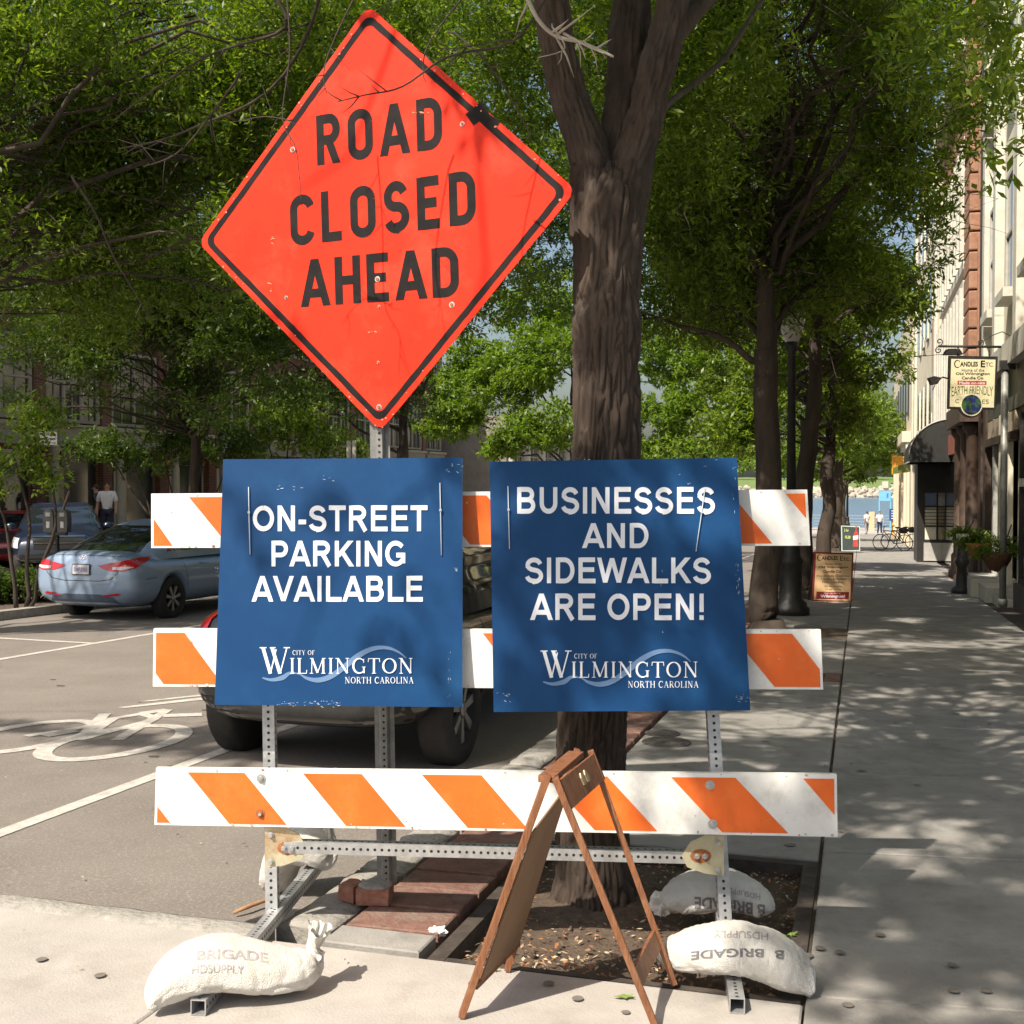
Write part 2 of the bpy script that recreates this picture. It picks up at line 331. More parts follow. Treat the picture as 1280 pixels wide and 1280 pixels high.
SG = {
 'W': (1.12, [([(.14, .97), (.40, .0)], T), ([(.40, .0), (.60, .92)], t_), ([(.46, .97), (.74, .0)], T), ([(.74, 0), (.98, .97)], t_), sf(.14, .98), sf(.48, .98, .2), sf(.98, .98, .22)]),
 'I': (.34, [([(.17, .02), (.17, .98)], T), sf(.17, .02), sf(.17, .98)]),
 'L': (.62, [([(.16, .02), (.16, .98)], T), sf(.16, .98), ([(.04, .02), (.56, .02)], .045), ([(.56, .0), (.58, .24)], .04)]),
 'M': (1.0, [([(.16, .02), (.18, .96)], t_), ([(.18, .97), (.50, .05)], T), ([(.50, .05), (.80, .97)], t_), ([(.83, .02), (.82, .98)], T), sf(.15, .02, .2), sf(.16, .98, .2), sf(.83, .02), sf(.86, .98, .2)]),
 'N': (.86, [([(.15, .02), (.15, .96)], t_), ([(.15, .97), (.70, .03)], T), ([(.70, .02), (.70, .98)], t_), sf(.15, .02, .2), sf(.12, .98, .2), sf(.70, .98, .2)]),
 'G': (.84, [(arc(.44, .5, .34, .47, 42, 318, 18), [.05]+[.05+.075*math.sin(math.pi*i/18) for i in range(1, 18)]+[.05]), ([(.70, .03), (.70, .42)], .10), sf(.70, .43, .22), ([(.69, .70), (.70, .95)], .04)]),
 'T': (.72, [([(.36, .02), (.36, .97)], T), sf(.36, .02), ([(.04, .965), (.68, .965)], .045), ([(.05, .98), (.03, .74)], .04), ([(.67, .98), (.69, .74)], .04)]),
 'O': (.88, [(arc(.44, .5, .35, .46, 90, 450, 28), [.045+.075*abs(math.sin(math.pi*2*i/28)) for i in range(29)])]),
 'C': (.78, [(arc(.44, .5, .34, .47, 40, 318, 18), [.05]+[.05+.075*math.sin(math.pi*i/18) for i in range(1, 18)]+[.05]), ([(.69, .70), (.70, .95)], .04)]),
 'R': (.74, [([(.15, .02), (.15, .98)], T), sf(.15, .02), sf(.10, .98, .2), ([(.15, .95), (.36, .95)]+arc(.36, .73, .20, .22, 90, -90)+[(.15, .51)], .06), ([(.36, .5), (.66, .03)], T), sf(.68, .02, .16)]),
 'H': (.84, [([(.15, .02), (.15, .98)], T), ([(.69, .02), (.69, .98)], T), ([(.15, .52), (.69, .52)], .05), sf(.15, .02), sf(.15, .98), sf(.69, .02), sf(.69, .98)]),
 'A': (.80, [([(.12, .02), (.39, .97)], t_), ([(.39, .98), (.68, .02)], T), ([(.22, .35), (.57, .35)], .045), sf(.12, .02, .2), sf(.68, .02)]),
 'Y': (.76, [([(.12, .97), (.38, .47)], T), ([(.38, .47), (.64, .97)], t_), ([(.38, .02), (.38, .5)], T), sf(.38, .02), sf(.12, .98, .2), sf(.64, .98, .2)]),
 'F': (.60, [([(.16, .02), (.16, .98)], T), sf(.16, .02), ([(.06, .96), (.55, .96)], .05), ([(.16, .52), (.42, .52)], .05), ([(.54, .98), (.55, .76)], .04)]),
 ' ': (.32, [])}
def glyph_line(mb, s, G, x0, x1, y0, y1, fn, w=None, mi=0, gap=.14, shear=0):
    tot = sum(G[c][0] for c in s)+gap*(len(s)-1); k = (x1-x0)/tot; x = 0; off = .0010
    for c in s:
        wd, st = G[c]
        for q in st:
            pts, ww = (q, w) if w else q
            if w and len(pts) == 2 and abs(pts[0][0]-pts[1][0]) > 1e-6 and abs(pts[0][1]-pts[1][1]) > .3:
                (xa, ya), (xb, yb_) = pts; L_ = math.hypot(xb-xa, yb_-ya); hx = ww/2*L_/abs(yb_-ya); vs = [Vector(q_) for q_ in ((xa-hx, ya), (xa+hx, ya), (xb+hx, yb_), (xb-hx, yb_))]; fs = [(0, 1, 2, 3)]
            else: vs, fs = ribbon(pts, ww)
            off += .00004
            mb.add([fn(x0+(x+p.x)*k, y0+p.y*(y1-y0), off) for p in vs], fs, mi)
        x += wd+gap
def decal(bvh, poly, o, ux, uy, d, step=.04, off=.004, mi=0, mb=None, faces=None):
    """lay a flat outline (poly in the plane o,ux,uy) onto a surface along direction d"""
    bm = bmesh.new(); vs = [bm.verts.new((x, y, 0)) for x, y in poly]
    if faces:
        for f in faces:
            try: bm.faces.new([vs[i] for i in f])
            except ValueError: pass
    else: bm.faces.new(vs)
    xs = [p[0] for p in poly]; ys = [p[1] for p in poly]
    for ax, lo, hi in ((0, min(xs), max(xs)), (1, min(ys), max(ys))):
        k = lo+step
        while k < hi:
            co = (k, 0, 0) if ax == 0 else (0, k, 0); no = (1, 0, 0) if ax == 0 else (0, 1, 0)
            bmesh.ops.bisect_plane(bm, geom=bm.verts[:]+bm.edges[:]+bm.faces[:], plane_co=co, plane_no=no); k += step
    bmesh.ops.triangulate(bm, faces=[f for f in bm.faces if len(f.verts) > 4])
    d = Vector(d).normalized(); o = Vector(o); ux = Vector(ux); uy = Vector(uy); res = []; ok = []
    for v in bm.verts:
        p = o+ux*v.co.x+uy*v.co.y; hit = bvh.ray_cast(p, d)
        if hit[0] is None: res.append(p); ok.append(False)
        else: res.append(hit[0]-d*off*.3+(hit[1] if hit[1].dot(d) < 0 else -hit[1])*off); ok.append(True)
    bm.verts.index_update(); mb = mb or MB()
    fs = [tuple(v.index for v in f.verts) for f in bm.faces if all(ok[v.index] for v in f.verts)]
    if Vector(ux).cross(Vector(uy)).dot(d) > 0: fs = [f[::-1] for f in fs]
    mb.add(res, fs, mi, True); bm.free(); return mb
# ================================================ SETTING
KA = -1.80                                          # kerb line towards the road
PZ0, PZ1 = 3.72, 5.25                               # planting pit along the street
RD = -.10
def sheet(name, polys, m, dz, kind='structure', label=None):
    mb = MB()
    for p in polys: mb.add([S(a, b, dz) for a, b in p], [tuple(range(len(p)))], 0)
    return tag(mb.build(name, m), kind=kind, label=label)
sheet('ground', [[(-60, -25), (60, -25), (60, 104), (-60, 104)]], CONC2, -.25)
# road with a fine grid so that it can undulate a little
def road():
    mb = MB(); a0, a1, b0, b1 = -11.75, -1.75, 3.80, 96
    bs = [3.8+.25*i for i in range(40)]+[13.8+1.5*i for i in range(56)]; As = [a0+.25*i for i in range(int((a1-a0)/.25))]+[a1]
    for b in bs:
        for a in As:
            n = 0
            mb.v.append(tuple(S(a, b, RD+n*(1 if b < 13 else .3))))
    k = len(As)
    for i in range(len(bs)-1):
        for j in range(k-1): mb.f.append((i*k+j, i*k+j+1, (i+1)*k+j+1, (i+1)*k+j)); mb.m.append(0); mb.sm.append(True)
    tag(mb.build('road', ASPH), kind='structure')
road()
sheet('cross_road', [[(-40, -25), (-11.75, -25), (-11.75, 3.8), (-40, 3.8)], [(-40, 3.8), (-11.75, 3.8), (-11.75, 4.0), (-40, 4.0)]], ASPH, RD-.004)

# pavements: a base of joint dirt with slabs on it
def slab_obj(parent, name, quad, th=.09, m=CONC, g=.006, jit=.003, bevel=True):
    cx = sum(p[0] for p in quad)/4; cy = sum(p[1] for p in quad)/4; q = []
    for a, b in quad:
        da, db = cx-a, cy-b; q.append((a+math.copysign(g, da), b+math.copysign(g, db)))
    z = random.uniform(-jit, jit); i = .006; mb = MB()
    inn = [(a+math.copysign(i, cx-a), b+math.copysign(i, cy-b)) for a, b in q]
    mb.v = [tuple(S(a, b, -th)) for a, b in q]+[tuple(S(a, b, z-.005)) for a, b in q]+[tuple(S(a, b, z)) for a, b in inn]
    mb.f = [(8, 9, 10, 11)]+[(4+k, 4+(k+1) % 4, 8+(k+1) % 4, 8+k) for k in range(4)]+[(k, (k+1) % 4, 4+(k+1) % 4, 4+k) for k in range(4)]
    mb.m = [0]*9; mb.sm = [False]*9
    return mb.build(name, m, parent)
base = tag(MB().add([S(a, b, -.022) for a, b in ((-.172, -3), (2.6, -3), (2.6, 96), (-.17, 96))], [(0, 1, 2, 3)]).build('sidewalk', JOINT), kind='structure')
js = [-1.2, .5, 2.1, 3.75, 5.4, 7.05, 8.72]+[8.72+1.62*i for i in range(1, 54)]
sk = .13
for i in range(len(js)-1):
    b0, b1 = js[i], js[i+1]
    m = (CONC, CONC2)[(i*7) % 3 == 0]
    a1 = 2.04 if b0 < 33 else 2.3
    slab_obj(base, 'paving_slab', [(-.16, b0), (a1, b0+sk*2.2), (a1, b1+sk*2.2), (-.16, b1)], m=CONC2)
    if b0 < 33: pass
strip = tag(MB().add([S(a, b, -.06) for a, b in ((-1.42, PZ1), (-.16, PZ1), (-.16, 96), (-1.42, 96))], [(0, 1, 2, 3)]).build('furnishing_strip', JOINT), kind='structure')
pits = [(PZ0, PZ1), (10.9, 11.7), (14.7, 16.3), (25.5, 27.0), (36, 37.5), (50, 51.5), (64, 65.5)]
bb = PZ1
for (p0, p1) in pits[1:]+[(96, 96)]:
    n = max(1, round((p0-bb)/1.6)); st = (p0-bb)/n
    for k in range(n):
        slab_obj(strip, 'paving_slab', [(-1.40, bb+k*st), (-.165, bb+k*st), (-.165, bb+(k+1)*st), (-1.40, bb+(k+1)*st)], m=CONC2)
    if p0 < 96:
        for k in range(5):
            for j in range(3): slab_obj(strip, 'brick', [(-.62+j*.15, p0+.1+k*.1), (-.62+(j+1)*.15, p0+.1+k*.1), (-.62+(j+1)*.15, p0+.1+(k+1)*.1), (-.62+j*.15, p0+.1+(k+1)*.1)], .05, BRICKP, .003) if p0 == 10.9 else None
    bb = p1
sheet('planting_soil', [[(-1.42, p0), (-.16, p0), (-.16, p1), (-1.42, p1)] for p0, p1 in pits[1:]], SOIL, -.03)
# foreground corner concrete
corner = tag(MB().add([S(a, b, -.045) for a, b in ((-14, -6), (-.16, -6), (-.16, 3.67), (-14, 3.67))], [(0, 1, 2, 3)]).build('corner_pavement', JOINT), kind='structure')
cj = [-.16, -2.02, -4.2, -6.4, -8.6, -10.8]
for i in range(len(cj)-1):
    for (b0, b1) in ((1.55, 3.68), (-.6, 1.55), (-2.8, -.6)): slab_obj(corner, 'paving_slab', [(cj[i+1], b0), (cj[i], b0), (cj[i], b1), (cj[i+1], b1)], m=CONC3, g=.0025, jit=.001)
# granite band / kerb along the cross street side and along the parking lane
kerb = tag(MB().add([S(a, b, -.2) for a, b in ((-12, 3.69), (-2.04, 3.69), (-2.04, 3.84), (-12, 3.84))], [(0, 1, 2, 3)]).build('kerb', KERB), kind='structure')
def rough_block(parent, a0, a1, b0, b1, top=0, rough=.008, m=KERB, name='kerb_stone', long='b', depth=.22):
    n, k = (max(3, int((b1-b0)/.05)), 4) if long == 'b' else (4, max(3, int((a1-a0)/.05))); mb = MB(); sd = random.random()*50
    for i in range(n+1):
        for j in range(k+1):
            a = a0+(a1-a0)*j/k; b = b0+(b1-b0)*i/n
            e = (j in (0, k) or i in (0, n)); q = noise.noise(Vector((a*9, b*9, sd)))*rough
            q2 = noise.noise(Vector((a*14, b*14, sd+9)))*rough*1.2
            mb.v.append(tuple(S(a+(q2 if e else 0), b+(q2 if e else 0), top+q-(.012 if e else 0))))
    W = k+1
    for i in range(n):
        for j in range(k): mb.f.append((i*W+j, i*W+j+1, (i+1)*W+j+1, (i+1)*W+j)); mb.m.append(0); mb.sm.append(True)
    rim = [j for j in range(W)]+[i*W+k for i in range(1, n+1)]+[n*W+j for j in range(k-1, -1, -1)]+[i*W for i in range(n-1, 0, -1)]
    o = len(mb.v); mb.v += [(mb.v[r][0], mb.v[r][1], mb.v[r][2]-depth) for r in rim]; L = len(rim)
    for q in range(L): mb.f.append((rim[q], o+q, o+(q+1) % L, rim[(q+1) % L])); mb.m.append(0); mb.sm.append(False)
    return mb.build(name, m, parent)
a = -2.03
while a > -9:
    l = random.uniform(.9, 1.5); rough_block(kerb, a-l, a-.006, 3.692, 3.845, -.004, .006, long='a'); a -= l
b = 3.86
while b < 60:
    l = random.uniform(.5, .9) if b < 12 else random.uniform(1.5, 2.4)
    rough_block(kerb, -2.03, -1.82, b, b+l-.01, -.004, .012); b += l
kf = tag(MB().box(0, 1, 0, 1, 0, 1).build('far_kerb', KERB), kind='structure'); kf.data.clear_geometry()
mbk = MB(); mbk.hexa([S(-11.95, 4, -.25), S(-11.72, 4, -.25), S(-11.72, 96, -.25), S(-11.95, 96, -.25), S(-11.95, 4, .03), S(-11.74, 4, .03), S(-11.74, 96, .03), S(-11.95, 96, .03)])
bpy.data.objects.remove(kf); tag(mbk.build('far_kerb', KERB), kind='structure')
# brick border beside the kerb
bord = tag(MB().add([S(a, b, -.075) for a, b in ((-1.82, 3.7), (-1.38, 3.7), (-1.38, 60), (-1.82, 60))], [(0, 1, 2, 3)]).build('brick_border', JOINT), kind='structure')
b = 3.90
for i in range(70):
    l = .235 if b < 12 else .5
    if b > 20: break
    slab_obj(bord, 'brick_paver', [(-1.79, b), (-1.43, b+.01), (-1.43, b+l), (-1.79, b+l-.01)], .07, BRICKP, .004, .006); b += l
slab_obj(bord, 'paving_slab', [(-1.80, 3.72), (-1.43, 3.72), (-1.43, 3.895), (-1.80, 3.895)], .07, CONC2, .004, .002)
sheet('brick_border_far', [[(-1.79, 20), (-1.42, 20), (-1.42, 96), (-1.79, 96)]], BRICKP, -.02)
# timber edging of the pit
edg = tag(MB().hexa([S(-1.40, 3.70, -.2), S(-1.33, 3.70, -.2), S(-1.33, 5.27, -.2), S(-1.40, 5.27, -.2), S(-1.40, 3.70, -.015), S(-1.34, 3.70, -.015), S(-1.34, 5.27, -.02), S(-1.40, 5.27, -.02)]).build('pit_edging', mat('black_timber', (.03, .024, .02), (.07, .055, .045), 12, .9, .5, 30, dirt=(.12, .1, .08), dirt_scale=8)), kind='structure')
for q in ([(-.23, 3.72), (-.17, 3.72), (-.17, 5.27), (-.23, 5.27)], [(-1.33, 5.19), (-.23, 5.19), (-.23, 5.27), (-1.33, 5.27)], [(-1.33, 3.69), (-.17, 3.70), (-.17, 3.73), (-1.33, 3.72)]):
    z = -.012 if q[0][1] > 3.71 else -.006
    MB().hexa([S(a, b, -.2) for a, b in q]+[S(a, b, z) for a, b in q]).build('edging_board', MATS['black_timber'], edg)
# soil surface, mounded to the trunk
def soil():
    mb = MB(); n, k = 44, 36; TA, TB = ab(Vector((.36, 4.68, 0)))
    for i in range(n+1):
        for j in range(k+1):
            a = -1.34+1.13*j/k; b = 3.725+1.47*i/n; r = math.hypot(a-TA, b-TB)
            z = -.075+.05*math.exp(-(r/.3)**2)+noise.noise(Vector((a*9, b*9, 2)))*.018+noise.noise(Vector((a*30, b*30, 2)))*.008
            if 3.78 > b: z = min(z, -.035)
            mb.v.append(tuple(S(a, b, z)))
    W = k+1
    for i in range(n):
        for j in range(k): mb.f.append((i*W+j, i*W+j+1, (i+1)*W+j+1, (i+1)*W+j)); mb.m.append(0); mb.sm.append(True)
    return tag(mb.build('soil_bed', SOIL), kind='structure')
soil_o = soil()
def scatter(name, m, n, ra, rb, size, z, seed, curl=.4):
    g = np.random.default_rng(seed); mb = MB()
    for i in range(n):
        a, b = g.uniform(*ra), g.uniform(*rb); s = size*g.uniform(.4, 1.4); t = g.uniform(0, 6.3); c = S(a, b, z+g.uniform(0, .012))
        e1 = Vector((math.cos(t), math.sin(t), g.uniform(-curl, curl)))*s; e2 = Vector((-math.sin(t), math.cos(t), g.uniform(-curl, curl)))*s*g.uniform(.3, .6)
        up = Vector((0, 0, s*g.uniform(0, .35)))
        mb.add([c-e1, c-e2*.9+up, c+e1, c+e2+up*.5], [(0, 1, 2), (0, 2, 3)], int(g.integers(0, len(m))))
    return tag(mb.build(name, m), kind='stuff')
DR = [DEBR, mat('litter_dark', (.05, .03, .02), (.13, .08, .05), 9), mat('litter_pale', (.38, .29, .19), (.5, .4, .28), 9), mat('litter_rust', (.30, .11, .04), (.36, .15, .06), 9)]
tag(scatter('leaf_litter', DR, 1500, (-1.32, -.24), (3.76, 5.2), .011, -.058, 1), 'dry leaf litter and bark chips on the planting soil')
tag(scatter('leaf_litter', DR, 260, (-1.32, -.24), (3.74, 4.0), .016, -.045, 11), 'coarser brown leaves gathered at the front edge of the soil')
tag(scatter('leaf_debris', DR[:2], 90, (-6, 2), (1.5, 3.66), .008, .004, 2, .1), 'sparse dry leaf scraps on the foreground concrete')
tag(scatter('leaf_debris', DR[:3], 140, (-6, -2.1), (3.9, 9), .010, RD+.008, 3, .1), 'sparse dry leaf scraps on the asphalt')
tag(scatter('leaf_debris', DR[:3], 120, (-1.3, 1.9), (5.3, 14), .012, .006, 4, .1), 'sparse dry leaf scraps on the shaded pavement')
# ------------------------------------------------ road markings
def mark(name, quads, label):
    mb = MB()
    for q in quads: mb.add([S(a, b, RD+.004) for a, b in q], [tuple(range(len(q)))])
    return tag(mb.build(name, PAINT), kind='structure', label=label)
def onroad(x, y): return ab(gp(x, y, RD))
mark('lane_line', [[(-4.10, 3.9), (-4.0, 3.9), (-4.0, 60), (-4.10, 60)]], 'white line between parking lane and bicycle lane')
q0 = onroad(0, 824); q1 = onroad(262, 775)
mark('stall_line', [[(-8.78, 6), (-8.68, 6), (-8.68, 60), (-8.78, 60)], [(-11.7, 12.15), (-8.78, 11.95), (-8.78, 12.05), (-11.7, 12.27)], [(-11.7, 19.15), (-8.78, 18.95), (-8.78, 19.05), (-11.7, 19.27)]], 'white lines of the far parking stalls')
# bicycle symbol traced on the road (crop 300x420 -> 914x1280)
def cp(x, y): return onroad(x/3.047, 860+y/3.047)
mb = MB(); zz = [0]
def rd(pts, w, close=False):
    P = [cp(*p) for p in pts]; vs, fs = ribbon(P, w); zz[0] += .00012
    mb.add([S(v.x, v.y, RD+.0042+zz[0]) for v in vs], fs)
ring = lambda cx, cy, rx, ry, tilt=0: [(cx+rx*math.cos(t)*1-0*ry, cy+ry*math.sin(t)+tilt*rx*math.cos(t)) for t in [i/28*2*math.pi for i in range(29)]]
C1 = cp(445, 205); C2 = cp(100, 185)
def rring(c, r, rl, w):
    pts = [(c[0]+r*math.cos(t), c[1]+rl*math.sin(t)) for t in [i/30*2*math.pi for i in range(31)]]
    vs, fs = ribbon(pts, w); zz[0] += .00012; mb.add([S(v.x, v.y, RD+.0042+zz[0]) for v in vs], fs)
rring(C1, .36, .62, .12); rring(C2, .36, .62, .12)
rd([(100, 185), (330, 150), (430, 118)], .09); rd([(300, 200), (430, 118), (540, 100), (590, 115), (445, 200)], .09)
rd([(300, 200), (590, 120)], .08); rd([(590, 115), (640, 84)], .08); rd([(620, 108), (770, 102)], .14); rd([(540, 98), (640, 84)], .12); rd([(300, 200), (400, 100)], .09)
rd([(170, 185), (290, 165)], .10)
tag(mb.build('bicycle_marking', PAINTW), kind='structure', label='worn white bicycle symbol painted on the bicycle lane')
mark('chevron_marking', [[cp(450, 75), cp(475, 78), cp(790, 45), cp(780, 36)], [cp(535, 52), cp(560, 53), cp(790, 30), cp(785, 24)]], 'thin white arrow strokes above the bicycle symbol')
# cracks, patches, gum
mb = MB()
for i in range(45):
    a, b = random.uniform(-1.5, 2.0), random.uniform(2.4, 12)
    if PZ0-.1 < b < PZ1+.1 and a < -.1: continue
    r = random.uniform(.012, .03); o = len(mb.v)
    mb.add([S(a+r*math.cos(t)*random.uniform(.8, 1.2), b+r*math.sin(t), .0045+i*1e-5) for t in [k*math.pi/4 for k in range(8)]], [tuple(range(8))])
for (x, y) in ((52, 1201), (125, 1221), (1192, 1240), (1233, 1240), (1100, 1170), (1025, 1187), (1050, 1192), (1190, 1208), (1060, 1258), (686, 1231), (722, 1250), (1010, 1196)):
    a, b = ab(gp(x, y)); r = .018
    mb.add([S(a+r*math.cos(t), b+r*math.sin(t)*1.15, .0062) for t in [k*math.pi/5 for k in range(10)]], [tuple(range(10))])
tag(mb.build('gum_spots', GUM), kind='stuff', label='small dark gum spots trodden into the pavement')
for (x, y, r, lab) in ((833, 929, .16, 'round dark iron cover set in the pavement nearer the trunk'), (828, 918, .12, 'smaller round iron cover just behind the larger one')):
    a, b = ab(gp(x, y)); t = thing('utility_cover', lab, 'manhole cover', S(a, b, .006), -TH, 'round iron covers in the pavement')
    MB().lathe([(r, 0), (r, .004), (r-.012, .006), (r-.014, .004), (.001, .004)], 28, mi=0).build('rim', mat('cast_iron', (.06, .055, .05), (.1, .095, .09), 30, .7, .4, 60), t)
    m2 = MB()
    for k in range(-3, 4): m2.box(-math.sqrt(max(.001, (r*.8)**2-(k*r*.2)**2)), math.sqrt(max(.001, (r*.8)**2-(k*r*.2)**2)), k*r*.2-.008, k*r*.2+.008, .0045, .0075)
    m2.build('ribbed_plate', MATS['cast_iron'], t)

# ================================================ BARRICADE
def quadpt(c, u, v):                                # c: TL, TR, BR, BL
    return c[0]*(1-u)*(1-v)+c[1]*u*(1-v)+c[2]*u*v+c[3]*(1-u)*v
bar_t = thing('barricade', 'three-rail road barricade with orange and white diagonal stripes on galvanised posts', 'barricade', gp(620, 1152))
rails = [  # px corners TL TR BR BL, depth L/R top and bottom, stripes in u (top edge x px ranges)
 dict(c=((189, 617), (1009, 612), (1013, 682), (189, 685)), d=(4.42, 4.36), s=[((156-103, 160), None)]),
 dict(c=((192, 786), (1026, 787), (1029, 862), (191, 858)), d=(4.33, 4.22)),
 dict(c=((195, 960), (1046, 968), (1047, 1046), (193, 1031)), d=(4.24, 4.05))]
stripes = [
 [(-100, -32, 0, 0)],
 [], []]
# stripes as px quads (x at top edge a..b, x at bottom edge c..d); clipped to the rail
ST = [[(160, 190, 189, 218), (233, 300, 289, 362), (380, 450, 435, 505), (528, 590, 585, 648), (520, 604, 600, 668), (672, 740, 730, 800), (822, 890, 882, 950), (845, 912, 905, 969), (978, 1050, 1030, 1100)],
      [(100, 165, 160, 216), (193, 228, 217, 282), (340, 400, 400, 460), (460, 530, 520, 590), (578, 614, 600, 660), (700, 770, 760, 830), (820, 885, 878, 945), (920, 986, 977, 1040), (1100, 1120, 1120, 1200)],
      [(130, 164, 193, 216), (232, 306, 293, 367), (381, 456, 443, 519), (532, 607, 597, 672), (680, 706, 700, 760), (765-60, 765, 765-5, 831), (841, 919, 905, 990), (1001, 1070, 1062, 1130)]]
ST[0] = [(100, 170, 150, 218), (233, 302, 289, 362), (385, 455, 441, 511), (537, 607, 593, 663), (689, 759, 745, 815), (841, 911, 898, 968), (978, 1050, 1036, 1110)]
ST[1] = [(163, 228, 205-18, 282), (320, 385, 375, 440), (470, 540, 530, 600), (577, 613, 600, 640), (690, 760, 750, 820), (880, 985, 900, 1047-8), (1080, 1090, 1100, 1110)]
ST[1] = [(153, 228, 207, 282), (305, 380, 360, 434), (456, 532, 511, 587), (605, 681, 661, 736), (757, 832, 815, 890), (912, 987, 972, 1044)]
ST[2] = [(85, 158, 140, 216), (232, 306, 293, 367), (381, 456, 443, 519), (532, 607, 597, 672), (687, 763, 755, 832), (841, 919, 911, 991), (1001, 1080, 1066, 1140)]
TK = Vector((0, .022, 0))
for r, st in zip(rails, ST):
    (TL, TR, BR, BL), (dl, dr) = r['c'], r['d']
    c = [at(*TL, dl), at(*TR, dr), at(*BR, dr-.01), at(*BL, dl-.01)]; r['p'] = c
    mb = MB(); mb.hexa([c[3], c[2], c[2]+TK, c[3]+TK, c[0], c[1], c[1]+TK, c[0]+TK], 0)
    nrm = (c[1]-c[0]).cross(c[3]-c[0]).normalized()
    if nrm.y > 0: nrm = -nrm
    w = TR[0]-TL[0]; z = .0012; mg = .07
    for (a0, a1, b0, b1) in st:
        a0, a1 = (a0-TL[0])/w, (a1-TL[0])/w; b0, b1 = (b0-BL[0])/(BR[0]-BL[0]), (b1-BL[0])/(BR[0]-BL[0])
        # polygon in (u,v), clip to u in [.003,.997]
        poly = [(a0+(b0-a0)*mg, mg), (a1+(b1-a1)*mg, mg), (b1-(b1-a1)*mg*.6, 1-mg*.6), (b0-(b0-a0)*mg*.6, 1-mg*.6)]
        for lim, sg in ((.004, 1), (.996, -1)):
            out = []
            for i in range(len(poly)):
                p, q = poly[i], poly[(i+1) % len(poly)]; ip = (p[0]-lim)*sg >= 0; iq = (q[0]-lim)*sg >= 0
                if ip: out.append(p)
                if ip != iq: t = (lim-p[0])/(q[0]-p[0]); out.append((lim, p[1]+(q[1]-p[1])*t))
            poly = out
            if not poly: break
        if len(poly) < 3: continue
        mb.add([quadpt(c, u, v)+nrm*z for u, v in poly], [tuple(range(len(poly)))[::-1]], 1)
    # scuffs, chips
    g = random.Random(len(mb.v)+st[0][0])
    for k in range(46):
        u, v = g.random(), g.random(); 
        if g.random() < .5: v = g.choice([.02, .97])+g.uniform(-.01, .01)
        s = g.uniform(.001, .006)*(1 if v > .9 or v < .1 else .6); p = quadpt(c, u, v)+nrm*(.002+k*2e-5); ex = (c[1]-c[0]).normalized(); ey = (c[3]-c[0]).normalized()
        mb.add([p+ex*s*g.uniform(.5, 1.6)*math.cos(t)+ey*s*g.uniform(.4, 1.2)*math.sin(t) for t in [j*math.pi/3 for j in range(6)]], [tuple(range(6))], g.choice([2, 2, 0, 3]))
    o = to_local(bar_t, mb).build('rail', [WHITE, ORANGE, GREYW, RUST], bar_t)
def perf_tube(name, p, q, parent, w=.044, faces='fs', pitch=.0254, up=(0, 1, 0)):
    p, q = Vector(p), Vector(q); mb = MB(); d = (q-p); L = d.length; d.normalize()
    upv = Vector(up); r = d.cross(upv).normalized(); u = r.cross(d).normalized()     # u ~ towards 'up' vector direction
    n = int(L/pitch); hw = w/2; wall = .003
    # four walls as thin plates so that the end is open
    for (nn, tt) in ((u, r), (-u, r), (r, u), (-r, u)):
        ww = hw if tt is r else hw-wall
        c = []
        for o in (p, q):
            for (k, e) in ((hw, -1), (hw, 1), (hw-wall, 1), (hw-wall, -1)): c.append(o+nn*k+tt*e*ww)
        mb.add(c, [(0, 1, 2, 3), (7, 6, 5, 4), (0, 4, 5, 1), (1, 5, 6, 2), (2, 6, 7, 3), (3, 7, 4, 0)], 0)
    for nn, tt in ((u, r), (-u, r), (r, u), (-r, u)):
        for i in range(n):
            ctr = p+d*(pitch*(i+.5))+nn*(hw+.0006)
            mb.add([ctr+(d*math.cos(t)+tt*math.sin(t))*.0056 for t in [k*math.pi/4 for k in range(8)]], [tuple(range(8))], 1)
    return (to_local(parent, mb) if parent else mb).build(name, [GALV, HOLE], parent, fix=False)
fL = gp(340, 1152); fR = gp(905, 1154)
topL = at(325, 590, 4.46); topR = at(872, 588, 4.42)
pL0 = Vector((fL.x, 4.275, fL.z+.05)); pR0 = Vector((fR.x, 4.275, fR.z+.05))
# uprights stand behind the rails
def on_px(p_bottom, x1, y1, d1): return p_bottom, at(x1, y1, d1)
uL = (at(341, 1148, 4.285), at(332, 600, 4.475)); uR = (at(906, 1150, 4.20), at(873, 600, 4.425))
perf_tube('upright', uL[0], uL[1], bar_t); perf_tube('upright', uR[0], uR[1], bar_t)
# feet lie on the ground along the viewing direction
fz = lambda x, y: S(*ab(Vector((x, y, 0))), 0).z
def foot(x0, y0, x1, y1):
    zz_ = max(fz(x0, y0), fz(x1, y1))
    perf_tube('foot', (x0, y0, fz(x0, y0)+.024), (x1, y1, fz(x1, y1)+.024), bar_t, .046, up=(0, 0, 1))
foot(-.93, 3.46, -.80, 5.02); foot(.675, 3.50, .86, 5.05)
